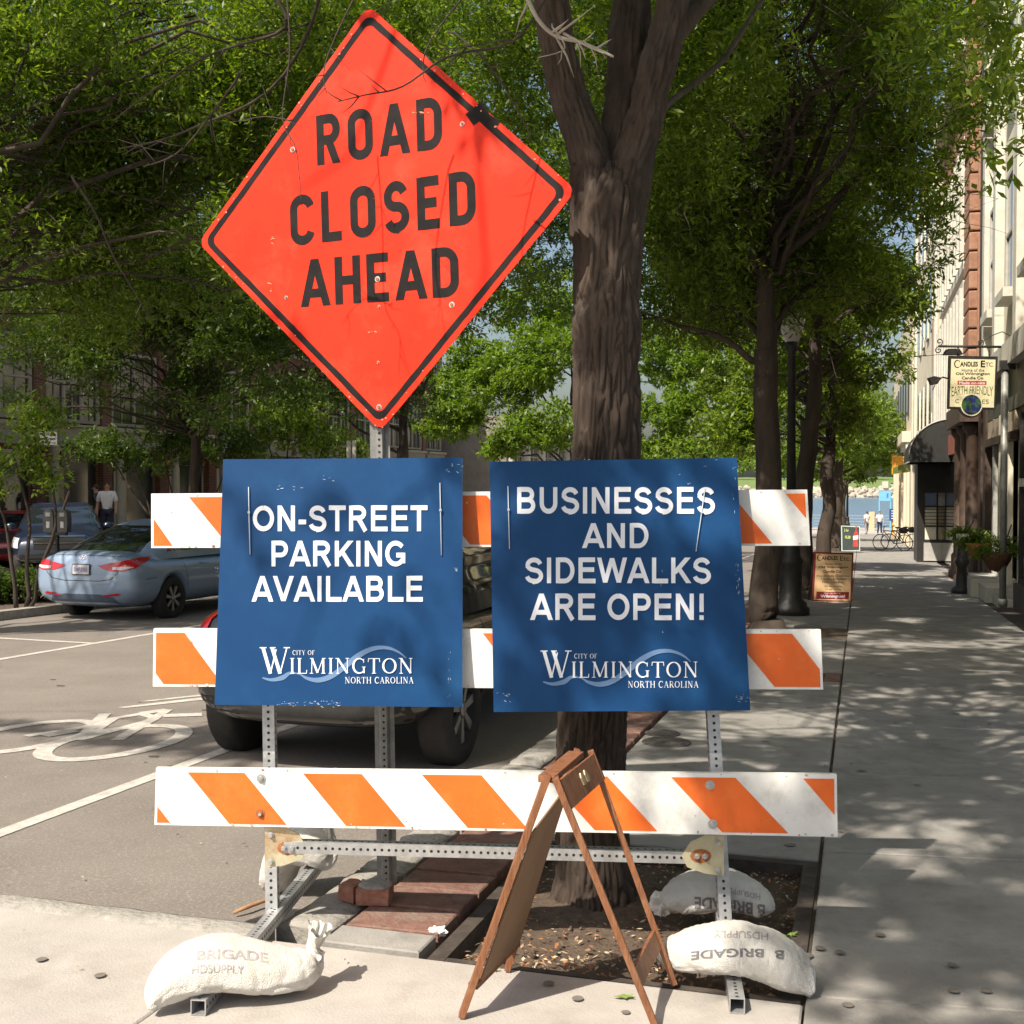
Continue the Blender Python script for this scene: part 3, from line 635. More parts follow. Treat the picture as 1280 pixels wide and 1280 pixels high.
# crossbar, gussets, bolts
cb = (at(352, 1057, 4.235), at(893, 1071, 4.16)); perf_tube('crossbar', cb[0], cb[1], bar_t, .042)
def gusset(x, y, d, sx):
    o = at(x, y, d-.036); k = d/F; mb = MB()
    P = [(-16, -26), (8, -26), (26, -18), (37, 0), (30, 14), (8, 22), (-16, 25)]
    P = [(a*sx, b) for a, b in P]
    if sx < 0: P = P[::-1]
    mb.prism(P, lambda a, b, t: o+Vector((a*k, t, -b*k)), .006)
    g = to_local(bar_t, mb).build('gusset_plate', ZINC, bar_t, fix=True)
    for a, b, mi in ((-8, -17, 0), (-8, 17, 0), (8, 0, 0), (18, 0, 0)):
        m2 = MB(); c = o+Vector((a*sx*k, -.004, -b*k)); m2.lathe([(.011, 0), (.011, -.003), (.007, -.003), (.007, -.011), (.001, -.011)], 6 if a > 0 else 8, c, 'y', mi, False)
        to_local(bar_t, m2).build('bolt', [GALV, RUST], bar_t)
    m3 = MB(); m3.add([o+Vector(((13+9*math.cos(t)*1.5)*sx*k, -.0006, (9*math.sin(t))*k)) for t in [j*math.pi/6 for j in range(12)]], [tuple(range(12))]); to_local(bar_t, m3).build('rust_stain', RUST, bar_t)
gusset(347, 1060, 4.25, 1); gusset(889, 1070, 4.17, -1)
for (x, y, ri, rust) in ((332, 975, 2, 0), (332, 1020, 2, 1), (893, 981, 2, 0), (896, 1028, 2, 0)):
    u = (x-195)/851; p = quadpt(rails[2]['p'], u, (y-962-u*6)/74)+Vector((0, -.0015, 0)); mb = MB()
    mb.lathe([(.0165, 0), (.0165, -.003), (.010, -.003), (.009, -.010), (.001, -.011)], 14, p, 'y', 1 if rust else 0, False)
    mb.lathe([(.006, -.0112), (.006, -.014), (.001, -.014)], 6, p, 'y', 0, False)
    to_local(bar_t, mb).build('bolt', [GALV, RUST], bar_t)

# ================================================ BLUE SIGNS
def plane_fn(p0, n):                                # px -> point on plane through p0 with normal n, raised by t towards the camera
    def fn(x, y, t=0):
        r = ray(x, y); k = (p0-CAM).dot(n)/r.dot(n); return CAM+r*k+n*t
    return fn
def blue_sign(corners, depths, label, lines, logo, ties, scr, seed):
    TL, TR, BR, BL = corners; c = [at(*p, d) for p, d in zip(corners, depths)]
    # best plane through the four points
    n = (c[2]-c[0]).cross(c[3]-c[1]).normalized()
    if n.y > 0: n = -n
    p0 = sum(c, Vector())/4; fn = plane_fn(p0, n); c = [fn(*p) for p in corners]
    t = thing('event_sign', label, 'sign', (c[3]+c[2])/2, 0, 'blue city signs tied to the barricade')
    # slightly bowed corrugated plastic panel
    mb = MB(); N = 14; B = lambda u, v: n*(.0006*math.sin(u*7+seed+v*3)+.0004*math.sin(v*9+seed))
    for s, off in ((0, 0), (1, -.006)):
        for j in range(N+1):
            for i in range(N+1): mb.v.append(tuple(quadpt(c, i/N, j/N)+B(i/N, j/N)-n*.0011+n*off))
    W = N+1; K = W*W
    for j in range(N):
        for i in range(N):
            q = (j*W+i, j*W+i+1, (j+1)*W+i+1, (j+1)*W+i); mb.f += [q, tuple(x+K for x in q)[::-1]]; mb.m += [0, 0]; mb.sm += [True, True]
    rim = [i for i in range(W)]+[j*W+N for j in range(1, W)]+[N*W+i for i in range(N-1, -1, -1)]+[j*W for j in range(N-1, 0, -1)]
    o2 = len(mb.v); mb.v += [mb.v[r_] for r_ in rim]+[mb.v[r_+K] for r_ in rim]; nr = len(rim)
    for q in range(nr): mb.f.append((o2+q, o2+nr+q, o2+nr+(q+1) % nr, o2+(q+1) % nr)); mb.m.append(1); mb.sm.append(False)
    to_local(t, mb).build('panel', [BLUE, CORE], t)
    mb = MB()
    for s, (bx0, bx1, by0, by1) in lines: glyph_line(mb, s, AG, bx0-1.5, bx1+1.5, -by0, -by1, lambda x, y, o: fn(x, -y, o), w=.185, gap=.0)
    to_local(t, mb).build('lettering', PRINTW, t)
    # city logo
    x0, x1, yb, yt = logo; w = x1-x0; H = w*.168; lg = MB(); sw = MB()
    wave1 = [(x0+w*u, yb+H*v) for u, v in ((.02, -.16), (.08, -.24), (.15, -.16), (.20, .02), (.26, -.02), (.31, -.18), (.38, -.25), (.46, -.12), (.55, .25), (.64, .68), (.73, .95), (.82, 1.0), (.9, .84), (.96, .55))]
    ww = [.008, .02, .032, .02, .006, .02, .032, .034, .036, .036, .030, .022, .014, .004]
    from mathutils import geometry
    fine = []; fw = []
    for i in range(len(wave1)-1):
        P = [wave1[max(0, i-1)], wave1[i], wave1[i+1], wave1[min(len(wave1)-1, i+2)]]
        for k in range(5):
            tt = k/5; f_ = lambda a: .5*((2*P[1][a])+(-P[0][a]+P[2][a])*tt+(2*P[0][a]-5*P[1][a]+4*P[2][a]-P[3][a])*tt*tt+(-P[0][a]+3*P[1][a]-3*P[2][a]+P[3][a])*tt**3)
            fine.append((f_(0), f_(1))); fw.append((ww[i]*(1-tt)+ww[i+1]*tt)*w)
    up = lambda x, y, o: fn(x, 2*yb-y, o)
    vs, fs = ribbon(fine, fw); sw.add([up(v.x, v.y, .0009) for v in vs], fs)
    to_local(t, sw).build('wave_mark', PRINTP, t)
    glyph_line(lg, 'W', SG, x0, x0+w*.205, yb, yb+H*1.02, up)
    glyph_line(lg, 'ILMINGTON', SG, x0+w*.195, x1, yb, yb+H*.60, up, gap=.08)
    glyph_line(lg, 'CITY OF', SG, x0+w*.215, x0+w*.36, yb+H*.72, yb+H*.90, up, gap=.10)
    glyph_line(lg, 'NORTH CAROLINA', SG, x0+w*.555, x1, yb-H*.38, yb-H*.13, up, gap=.10)
    to_local(t, lg).build('city_logo', PRINTW, t)
    for (a, b) in ties:
        mb = MB(); p, q = fn(*a, .004), fn(*b, .004); mid = (p+q)/2+n*.003
        mb.tube([p-n*.02, p, mid, q, q-n*.02], .0019, 6); m2 = (p*.62+q*.38)+n*.004; mb.hexa([m2+Vector((sx*.004, sy*.003, sz*.004)) for sx, sy, sz in ((-1, -1, -1), (1, -1, -1), (1, 1, -1), (-1, 1, -1), (-1, -1, 1), (1, -1, 1), (1, 1, 1), (-1, 1, 1))])
        to_local(t, mb).build('cable_tie', TIE, t)
    mb = MB(); g = random.Random(seed)
    for k, (a, b, n_) in enumerate(scr):
        for j in range(n_):
            x = a[0]+(b[0]-a[0])*g.random(); y = a[1]+(b[1]-a[1])*g.random(); l = g.uniform(1, 5.5); th = g.uniform(-.6, .6) if abs(b[0]-a[0]) > abs(b[1]-a[1]) else g.uniform(1.2, 1.9)
            dx, dy = math.cos(th)*l, math.sin(th)*l; wv = g.uniform(.1, .38)
            mb.add([fn(x, y, .0016+j*1e-5), fn(x+dx*.5+wv, y+dy*.5-wv, .0016+j*1e-5), fn(x+dx, y+dy, .0016+j*1e-5), fn(x+dx*.5-wv*.3, y+dy*.5+wv, .0016+j*1e-5)], [(0, 1, 2, 3)])
    tag(to_local(t, mb).build('scratch_marks', CORE, t), kind='stuff')
blue_sign(((279, 574), (578, 572), (578, 884), (268, 881)), (4.36, 4.33, 4.20, 4.20),
 'square blue sign reading ON-STREET PARKING AVAILABLE tied to the left half of the barricade',
 [('ON-STREET', (316, 534, 664, 632)), ('PARKING', (338, 508, 708, 676)), ('AVAILABLE', (316, 529, 752, 720))],
 (324, 517, 842, 0), [((311, 609), (313, 693)), ((550, 604), (552, 694))],
 [((345, 608), (375, 612), 7), ((555, 578), (577, 590), 8), ((345, 876), (425, 883), 40), ((268, 700), (274, 720), 4), ((560, 810), (563, 882), 10), ((400, 592), (420, 602), 4), ((568, 706), (574, 712), 6)], 3)
blue_sign(((612, 577), (921, 572), (938, 888), (617, 890)), (4.33, 4.29, 4.14, 4.17),
 'square blue sign reading BUSINESSES AND SIDEWALKS ARE OPEN! tied on the barricade\'s right half',
 [('BUSINESSES', (645, 894, 642, 609)), ('AND', (729, 811, 685, 654)), ('SIDEWALKS', (656, 889, 729, 697)), ('ARE OPEN!', (664, 882, 775, 742))],
 (675, 873, 847, 0), [((635, 608), (637, 686)), ((881, 611), (870, 689))],
 [((617, 867), (637, 878), 9), ((918, 868), (936, 878), 14), ((920, 690), (924, 740), 16), ((915, 582), (920, 640), 8), ((720, 573), (735, 575), 4), ((840, 575), (905, 605), 5), ((825, 700), (828, 800), 7)], 5)

# ================================================ ROAD CLOSED SIGN
DC = Vector((-.5547, 4.7802, 2.5704)); M3 = Matrix.Rotation(R(-22.197), 3, 'Z') @ Matrix.Rotation(R(-.915), 3, 'X') @ Matrix.Rotation(R(-2.158), 3, 'Y')
ex = M3 @ Vector((1, 0, 0)); ez = M3 @ Vector((0, 0, 1)); en = M3 @ Vector((0, -1, 0))
post_b = gp(482, 1106)
rs = thing('road_sign', 'tall orange diamond sign reading ROAD CLOSED AHEAD on a galvanised post', 'road sign', post_b)
def diamond(rad, rc):                               # rounded diamond outline in sign coordinates
    out = []; 
    for k in range(4):
        a = math.pi/2-k*math.pi/2; c = Vector((math.cos(a), math.sin(a)))*(rad-rc*1.414)
        for j in range(7): t = a+math.pi/4-j*math.pi/12; out.append((c.x+rc*math.cos(t), c.y+rc*math.sin(t)))
    return out
dfn = lambda x, y, t: DC+ex*x+ez*y+en*t
mb = MB(); RAD = 1.219/math.sqrt(2); P = diamond(RAD, .045)
g = random.Random(4)
# slightly battered edge
P2 = []
for i in range(len(P)):
    a, b = Vector(P[i]), Vector(P[(i+1) % len(P)]); L = (b-a).length; n = max(1, int(L/.05))
    for k in range(n): q = a.lerp(b, k/n); P2.append((q.x*(1-g.random()*.004), q.y*(1-g.random()*.004)))
mb.prism(P2[::-1], lambda x, y, t: dfn(x, y, -t-.0), .003)
to_local(rs, mb).build('sign_panel', ORSIGN, rs)
mb = MB(); Po, Pi = diamond(RAD-.035, .040), diamond(RAD-.035-.026*1.414, .030); n = len(Po)
gaps = 0
for i in range(n):
    j = (i+1) % n
    a, b, c, d = Vector(Po[i]), Vector(Po[j]), Vector(Pi[j]), Vector(Pi[i]); m = max(1, int((b-a).length/.035))
    for k in range(m):
        e = lambda v: v*(1+g.uniform(-.0018, .0018))
        if k == 0: l0 = (a, d)
        l1 = (b, c) if k == m-1 else (e(a.lerp(b, (k+1)/m)), e(d.lerp(c, (k+1)/m)))
        mb.add([dfn(l0[0].x, l0[0].y, .0010), dfn(l1[0].x, l1[0].y, .0010), dfn(l1[1].x, l1[1].y, .0010), dfn(l0[1].x, l0[1].y, .0010)], [(0, 3, 2, 1)]); l0 = l1
# tape tab on the upper right border
fs_ = plane_fn(DC, en)
mb.add([fs_(x, y, .0018) for x, y in ((582, 143), (603, 126), (612, 143), (592, 157))], [(0, 3, 2, 1)])
mb.add([fs_(x, y, .0016) for x, y in ((596, 133), (626, 152), (620, 160), (592, 142))], [(0, 3, 2, 1)])
to_local(rs, mb).build('border', BLACK, rs)
mb = MB()
def px_sign(x, y): p = fs_(x, y)-DC; return p.dot(ex), p.dot(ez)
for s, (lx, ly), (rx, ry), (tx, ty) in (('ROAD', (397, 207), (553, 185), (395, 145)), ('CLOSED', (364, 308), (595, 279), (366, 245)), ('AHEAD', (378, 384), (574, 370), (386, 324))):
    a = px_sign(lx, ly); b = px_sign(rx, ry); c = px_sign(tx, ty); hh = c[1]-a[1]
    tilt = (b[1]-a[1])/(b[0]-a[0])
    glyph_line(mb, s, HG, a[0], b[0], 0, hh, lambda x, y, t, a=a, tilt=tilt: dfn(x, a[1]+y+tilt*(x-a[0]), t), w=.19, gap=.21 if s != 'AHEAD' else .16)
to_local(rs, mb).build('lettering', BLACK, rs)
for (x, y, rr) in ((473, 453, .006), (474, 509, .012), (565, 381, .012), (472, 349, .012), (358, 372, .008), (578, 155, .010), (366, 187, .012), (474, 383, .006)):
    p = fs_(x, y, 0); mb = MB()
    for (r0, t0, mi) in ((rr, .002, 0), (rr*.55, .006, 1)):
        mb.add([p+(ex*math.cos(t)+ez*math.sin(t))*r0+en*tt for tt in (.0, t0) for t in [k*math.pi/5 for k in range(10)]], [tuple(range(10, 20))]+[(k, (k+1) % 10, 10+(k+1) % 10, 10+k) for k in range(10)], mi)
    to_local(rs, mb).build('bolt', [GALV, RUST], rs)
mb = MB(); g = random.Random(9)
for k in range(44):
    t = g.uniform(0, 4); i = int(t); f_ = t-i; cs = [(0, RAD), (RAD, 0), (0, -RAD), (-RAD, 0)]; a = Vector(cs[i]).lerp(Vector(cs[(i+1) % 4]), f_)*g.uniform(.955, .995); s = g.uniform(.0015, .005)
    mb.add([dfn(a.x+s*math.cos(q)*g.uniform(.5, 1.8), a.y+s*math.sin(q), .0022+k*1e-5) for q in [j*math.pi/3 for j in range(6)]], [tuple(range(6))[::-1]], 0)
for (x, y, w_, h_, n_) in ((525, 142, 25, 3, 7), (340, 300, 5, 14, 6), (338, 360, 4, 12, 5), (465, 415, 10, 1, 3)):
    for k in range(n_):
        cx, cy = x+g.uniform(-1, 1)*w_/2, y+g.uniform(-1, 1)*h_/2; l = g.uniform(.5, 2.2)
        mb.add([fs_(cx+l*g.uniform(.6, 1.5)*math.cos(q), cy+l*.55*math.sin(q+.5), .0023+k*1e-5) for q in [j*math.pi/3 for j in range(6)]], [tuple(range(6))], 0)
to_local(rs, mb).build('scuff_marks', mat('scuff_pale', (.80, .22, .12), (.62, .22, .15), 60, .6), rs)['kind'] = 'stuff'
# U-channel post, follows the tilt of the sign
pt0 = Vector((post_b.x+.0, post_b.y+.03, post_b.z-.05)); pt1 = DC+ez*.75-en*.03
mb = MB(); d = (pt1-pt0).normalized(); rx_ = Vector((1, 0, 0)); rx_ = (rx_-d*rx_.dot(d)).normalized(); ry_ = d.cross(rx_)*-1
if ry_.y < 0: ry_ = -ry_
prof = [(-.040, .028), (-.022, .028), (-.012, 0), (.012, 0), (.022, .028), (.040, .028), (.040, .032), (.019, .032), (.010, .004), (-.010, .004), (-.019, .032), (-.040, .032)]
nP = len(prof); mb.v = [tuple(o+rx_*a+ry_*b) for o in (pt0, pt1) for a, b in prof]
mb.f = [(i, (i+1) % nP, nP+(i+1) % nP, nP+i) for i in range(nP)]; mb.m = [0]*nP; mb.sm = [False]*nP
L = (pt1-pt0).length
for i in range(int(L/.0254)):
    c_ = pt0+d*(i*.0254+.01)-ry_*.0008; mb.add([c_+(rx_*math.cos(t)+d*math.sin(t))*.0052 for t in [k*math.pi/4 for k in range(8)]], [tuple(range(8))], 1)
to_local(rs, mb).build('post', [mat('galv_dull', (.25, .25, .25), (.36, .36, .35), 14, .6, metal=.5, dirt=(.15, .13, .11), dirt_scale=10), HOLE], rs, fix=False)

# ================================================ SANDBAGS
def sandbag(label, spine, rad, flat, seed, tail=None, texts=(), ground=0):
    """spine: world points, rad: (side, up) radii per point"""
    from mathutils import Vector as Vv
    t = thing('sandbag', label, 'sandbag', (sum((Vector(p) for p in spine), Vector())/len(spine)), 0, 'white sandbags weighing down the barricade feet')
    n = 120; K = 72; vs = []; fs = []; P = [Vector(p) for p in spine]
    def samp(u, arr):
        x = u*(len(arr)-1); i = min(int(x), len(arr)-2); f_ = x-i; a = arr[max(0, i-1)]; b = arr[i]; c = arr[i+1]; d_ = arr[min(len(arr)-1, i+2)]
        return .5*((2*b)+(-a+c)*f_+(2*a-5*b+4*c-d_)*f_*f_+(-a+3*b-3*c+d_)*f_**3)
    rs_ = [r[0] for r in rad]; ru = [r[1] for r in rad]
    for i in range(n+1):
        u = i/n; c = samp(u, P); tn = (samp(min(1, u+.01), P)-samp(max(0, u-.01), P)).normalized()
        side = tn.cross(Vector((0, 0, 1))).normalized(); up = side.cross(tn)
        a, b = samp(u, rs_), samp(u, ru)
        for k in range(K):
            th = 2*math.pi*k/K; cx, sy = math.cos(th), math.sin(th)
            ex_ = .85; x = math.copysign(abs(cx)**ex_, cx)*a; y = math.copysign(abs(sy)**ex_, sy)*b
            if sy < 0: y *= flat
            q = c+side*x+up*y
            wv = noise.noise(Vector((u*13, th*1.8, seed)))*.004-.0035*max(0, 1-abs(noise.noise(Vector((u*11+th*.8, th*1.5, seed+3))))/.22)-.0015*max(0, 1-abs(noise.noise(Vector((u*28-th*1.2, th*3, seed+7))))/.25)+noise.noise(Vector((u*60, th*5, seed+4)))*.0015
            if tail and u > tail-.14: wv += math.sin(th*7+seed)*.0035*min(1, (u-tail+.14)/.14)*(1.3 if u > tail else .7)
            if tail and u > tail: wv += math.sin(th*3+2)*.009*(u-tail)/(1-tail)+noise.noise(Vector((th*3, u*9, seed)))*.008*(u-tail)/(1-tail)
            q += (side*cx+up*sy)*wv
            g_ = S(*ab(q), ground).z+.003
            if q.z < g_: q.z = g_
            vs.append(q)
    for i in range(n):
        for k in range(K): k2 = (k+1) % K; fs.append((i*K+k, i*K+k2, (i+1)*K+k2, (i+1)*K+k))
    fs.append(tuple(range(K)))
    if not tail: fs.append(tuple(n*K+k for k in range(K))[::-1])
    mb = MB(); mb.add(vs, fs, 0, True); bvh = BVHTree.FromPolygons(vs, fs)
    to_local(t, mb).build('sack', SACK, t, fix=True)
    for s, box, mt, bold, sh in texts:
        tv, tf = text2d(s, bold); tv = fit(tv, box[0], box[1], box[2], box[3])
        bm = bmesh.new(); bv = [bm.verts.new((x, y, 0)) for x, y in tv]
        for f_ in tf:
            try: bm.faces.new([bv[i] for i in f_])
            except ValueError: pass
        bmesh.ops.subdivide_edges(bm, edges=[e for e in bm.edges if e.calc_length() > 6], cuts=2, use_grid_fill=False)
        bmesh.ops.triangulate(bm, faces=bm.faces[:]); bm.verts.index_update(); rr = []; ok = []
        for v in bm.verts:
            xx, yy = sh(v.co.x, v.co.y); r = ray(xx, yy).normalized(); h_ = bvh.ray_cast(CAM, r)
            ok.append(h_[0] is not None); rr.append(h_[0]+(h_[1] if h_[1].dot(r) < 0 else -h_[1])*.0014 if h_[0] else CAM)
        m2 = MB(); m2.add(rr, [tuple(v.index for v in f_.verts) for f_ in bm.faces if all(ok[v.index] for v in f_.verts)]); bm.free()
        if m2.f: to_local(t, m2).build('printed_lettering', mt, t)
    return t
def gz(x, y, z=0, dz=0): return Vector((x, y, fz(x, y)+z+dz))
# front left: humped over the foot, tail to the right
idn = lambda x, y: (x, y)
arch = lambda cx, cy, k: (lambda x, y: (x, y+k*(x-cx)**2))
flip = lambda cx, cy, k: (lambda x, y: (2*cx-x, 2*cy-y+k*(x-cx)**2))
sandbag('pale sandbag with twisted open neck lying over the front foot of the left post',
 [gz(-1.065, 3.44, .025), gz(-1.045, 3.47, .06), gz(-.99, 3.53, .095), gz(-.90, 3.58, .105), gz(-.80, 3.60, .085), gz(-.71, 3.62, .07), gz(-.645, 3.65, .066), gz(-.62, 3.67, .075), gz(-.618, 3.68, .125), gz(-.60, 3.68, .185)],
 [(.012, .012), (.05, .05), (.10, .075), (.118, .085), (.112, .080), (.095, .07), (.07, .06), (.028, .035), (.03, .02), (.062, .036)], .75, 1.3, tail=.82,
 texts=(('BRIGADE', (246, 335, 1199, 1187), SACKG, .02, arch(280, 1192, .0016)), ('HDSUPPLY', (240, 305, 1216, 1206), SACKG, .0, arch(270, 1210, .0015))))
sandbag('white sandbag with dark upside-down lettering draped over the front foot of the right post',
 [gz(.50, 3.80, .03), gz(.515, 3.80, .055), gz(.57, 3.77, .085), gz(.66, 3.73, .108), (gz(.74, 3.71, .112)), gz(.82, 3.68, .095), gz(.885, 3.64, .058), gz(.925, 3.60, .018)],
 [(.015, .015), (.06, .05), (.095, .07), (.115, .078), (.12, .08), (.115, .074), (.085, .055), (.012, .014)], .8, 4.1,
 texts=(('B  BRIGADE', (866, 982, 1200, 1189), SACKI, .03, lambda x, y: (1846-x, 2385-y+.0010*(x-900)**2-.04*(x-924))), ('HDSUPPLY', (890, 958, 1174, 1165), SACKG, .01, lambda x, y: (1850-x, 2338-y+.0012*(x-920)**2-.05*(x-924)))))
sandbag('white sandbag with dark lettering on the soil behind the right post of the barricade',
 [gz(.59, 4.36, .02), gz(.60, 4.36, .045), gz(.65, 4.37, .07), gz(.74, 4.385, .085), gz(.83, 4.385, .08), gz(.895, 4.37, .06), gz(.94, 4.34, .03), gz(.95, 4.33, .018)],
 [(.012, .012), (.06, .055), (.10, .07), (.115, .08), (.115, .075), (.095, .06), (.055, .04), (.01, .01)], .8, 7.7,
 texts=(('B BRIGADE', (868, 956, 1139, 1124), SACKI, .03, lambda x, y: (1824-x, 2263-y+.0010*(x-912)**2-.12*(x-912))), ('HDSUPPLY', (905, 950, 1120, 1113), SACKG, .01, lambda x, y: (1855-x, 2233-y-.22*(x-927)))))
bagL = sandbag('cream sandbag slumped over the rear foot of the left post by the road',
 [gz(-.985, 4.90, .0, RD), gz(-.975, 4.88, .06, RD), gz(-.94, 4.86, .16, RD), gz(-.885, 4.84, .215, RD), gz(-.82, 4.82, .21, RD), gz(-.765, 4.82, .17, RD), gz(-.75, 4.83, .22, RD), gz(-.765, 4.86, .32, RD), gz(-.77, 4.88, .37, RD)],
 [(.03, .02), (.085, .05), (.11, .075), (.12, .085), (.11, .08), (.07, .05), (.03, .025), (.018, .02), (.03, .02)], .85, 2.2, tail=.76, ground=RD)
# torn paper wad beside the rear right bag
def wad(name, p, s, m, label, cat, seed, par=None):
    mb = MB(); mb.ball((0, 0, 0), 1, 14, 9); vs = []
    for v in mb.v:
        q = Vector(v); r = 1+noise.noise(q*2.2+Vector((seed, 0, 0)))*.9+noise.noise(q*6+Vector((seed, 0, 0)))*.35; q = Vector((q.x*s[0], q.y*s[1], q.z*s[2]))*r; q.z = max(q.z, -s[2]*.7); vs.append(tuple(q))
    mb.v = vs; mb.sm = [False]*len(mb.f); o = mb.build(name, m); o.location = p; return tag(o, label, cat)
wad('paper_scrap', gp(545, 1173, -.03)+Vector((0, 0, .02)), (.035, .025, .018), PAPER, 'crumpled white paper scrap on the soil near the brick border', 'litter', 3)
wad('paper_scrap', gp(828, 1142, -.02)+Vector((0, 0, .03)), (.045, .03, .05), PAPER, 'torn white paper standing beside the rear right sandbag', 'litter', 8)
# ================================================ LOOSE BRICKS
def brick_thing(px, py, rz, sz, label, tilt=0, cap=True):
    p = gp(px, py, 0); t = thing('loose_brick', label, 'brick', p+Vector((0, 0, .0)), rz, 'loose bricks lying on the kerb')
    l, w_, h_ = sz; mb = MB(); bm = bmesh.new(); bmesh.ops.create_cube(bm, size=1)
    bmesh.ops.subdivide_edges(bm, edges=bm.edges[:], cuts=5, use_grid_fill=True)
    for v in bm.verts:
        v.co = Vector((v.co.x*l, v.co.y*w_, v.co.z*h_+h_/2+.004)); v.co += Vector((noise.noise(v.co*40), noise.noise(v.co*40+Vector((5, 0, 0))), noise.noise(v.co*40+Vector((9, 0, 0)))))*.005
    me = bpy.data.meshes.new('brick'); bm.to_mesh(me); bm.free(); me.materials.append(BRICK); o = bpy.data.objects.new('brick_body', me); col.objects.link(o); o.parent = t
    if cap:
        mb = MB(); mb.ball((0, 0, h_+.004), 1, 14, 6, 0, (l*.53, w_*.55, .014))
        mb.v = [(x+noise.noise(Vector((x*30, y*30, 1)))*.012, y+noise.noise(Vector((x*30, y*30, 7)))*.01, max(z, h_-.003)) for x, y, z in mb.v]; mb.sm = [False]*len(mb.f); mb.build('mortar', KERB, t)
brick_thing(469, 1127, R(-6), (.125, .11, .062), 'broken red brick with pale mortar on top lying on the kerb')
brick_thing(440, 1124, R(62), (.085, .07, .06), 'small dark brick piece left of the mortared brick', cap=False)
# stick on the road, weeds
mb = MB(); mb.tube([gp(292, 1141, RD+.02), gp(308, 1134, RD+.03), gp(330, 1126, RD+.03), gp(345, 1123, RD+.03)], [.006, .009, .008, .006], 7)
tag(mb.build('stick', mat('stick_brown', (.30, .15, .07), (.42, .24, .12), 20, .9)), 'brown broken stick on the asphalt by the left post', 'stick')
def weed(px, py, s, label, n=9, dz=-.03):
    p = gp(px, py, dz); mb = MB(); g = random.Random(px)
    for i in range(n):
        a = g.uniform(0, 6.28); l = s*g.uniform(.6, 1.1); t = Vector((math.cos(a), math.sin(a), g.uniform(.6, 1.4))).normalized(); sd = t.cross(Vector((0, 0, 1))).normalized()*l*.22
        b0 = p; m1 = p+t*l*.55; e = p+t*l+Vector((0, 0, -l*.15)); mb.add([b0, m1-sd, e, m1+sd], [(0, 1, 2), (0, 2, 3)])
    return tag(mb.build('weed', LEAFG), label, 'weed', 'small green weeds at the planting pit')
weed(468, 1165, .05, 'small green weed at the end of the brick border'); weed(487, 1185, .045, 'low green weed among dead leaves at the front of the pit', 12)
weed(452, 1160, .03, 'tiny green sprout beside the dark timber edge'); weed(985, 1175, .05, 'green weed in front of the timber edge right of the sandbag', 12)
for (x, y, s, lab) in ((780, 1247, .035, 'green fallen leaf on the concrete between the wooden sign legs'), (618, 1213, .02, 'small green leaf by the left wooden legs')):
    p = gp(x, y, .004); g = random.Random(x); mb = MB()
    P = [(-1, 0), (-.5, -.35), (-.1, -.3), (.1, -.6), (.35, -.25), (.9, -.35), (.7, .05), (.95, .3), (.3, .3), (0, .6), (-.3, .25)]
    mb.add([p+Vector((a*s, b*s*.9, .004+.012*abs(a*b))) for a, b in P], [tuple(range(len(P)))]); tag(mb.build('fallen_leaf', LEAFG), lab, 'leaf')

# ================================================ WOODEN A-FRAME
af = thing('sandwich_board', 'empty brown wooden A-frame sign stand in front of the barricade', 'sign stand', gp(715, 1245))
A0, B0, C0, D0 = gp(577, 1272), gp(634, 1214), gp(820, 1287), gp(843, 1232)
AN, AFar = at(685, 968, 3.43), at(722, 937, 3.80); CN, CFar = at(694, 972, 3.42), at(738, 938, 3.79)
w_ = .026
def leg(name, p, q, par, wd=.034, th=.02):
    mb = MB(); mb.bar(p, q, wd, th, up=(1, 0, .2)); return to_local(af, mb).build(name, WOOD, par, bevel=.002)
fl = to_local(af, MB().bar(A0+Vector((0, 0, .005)), AN, .02, .034, up=(0, 1, 0))).build('left_frame', WOOD, af, bevel=.002)
ch = MB(); ch.bar(B0+Vector((0, 0, .005)), AFar, .02, .034, up=(0, 1, 0)); to_local(af, ch).build('leg', WOOD, fl, bevel=.002)
ch = MB(); ch.bar(A0.lerp(AN, .98), B0.lerp(AFar, .98), .05, .02, up=(0, 0, 1)); to_local(af, ch).build('top_rail', WOOD, fl, bevel=.002)
ch = MB(); ch.bar(A0.lerp(AN, .13), B0.lerp(AFar, .13), .03, .018, up=(0, 0, 1)); to_local(af, ch).build('bottom_rail', WOOD, fl, bevel=.002)
fr = to_local(af, MB().bar(C0+Vector((0, 0, .005)), CN, .02, .036, up=(0, 1, 0))).build('right_frame', WOOD, af, bevel=.002)
ch = MB(); ch.bar(D0+Vector((0, 0, .005)), CFar, .02, .036, up=(0, 1, 0)); to_local(af, ch).build('leg', WOOD, fr, bevel=.002)
ch = MB(); ch.bar(C0.lerp(CN, .20), D0.lerp(CFar, .20), .014, .06, up=(C0-CN).normalized()); to_local(af, ch).build('bottom_rail', WOOD, fr, bevel=.002)
dr = (CN-C0).normalized(); q0, q1 = C0.lerp(CN, .985), D0.lerp(CFar, .985); n_ = (q1-q0).cross(dr).normalized()
ch = MB(); ch.hexa([q0-dr*.09, q1-dr*.09, q1-dr*.09+n_*.012, q0-dr*.09+n_*.012, q0, q1, q1+n_*.012, q0+n_*.012]); to_local(af, ch).build('top_board', WOOD, fr, fix=True)
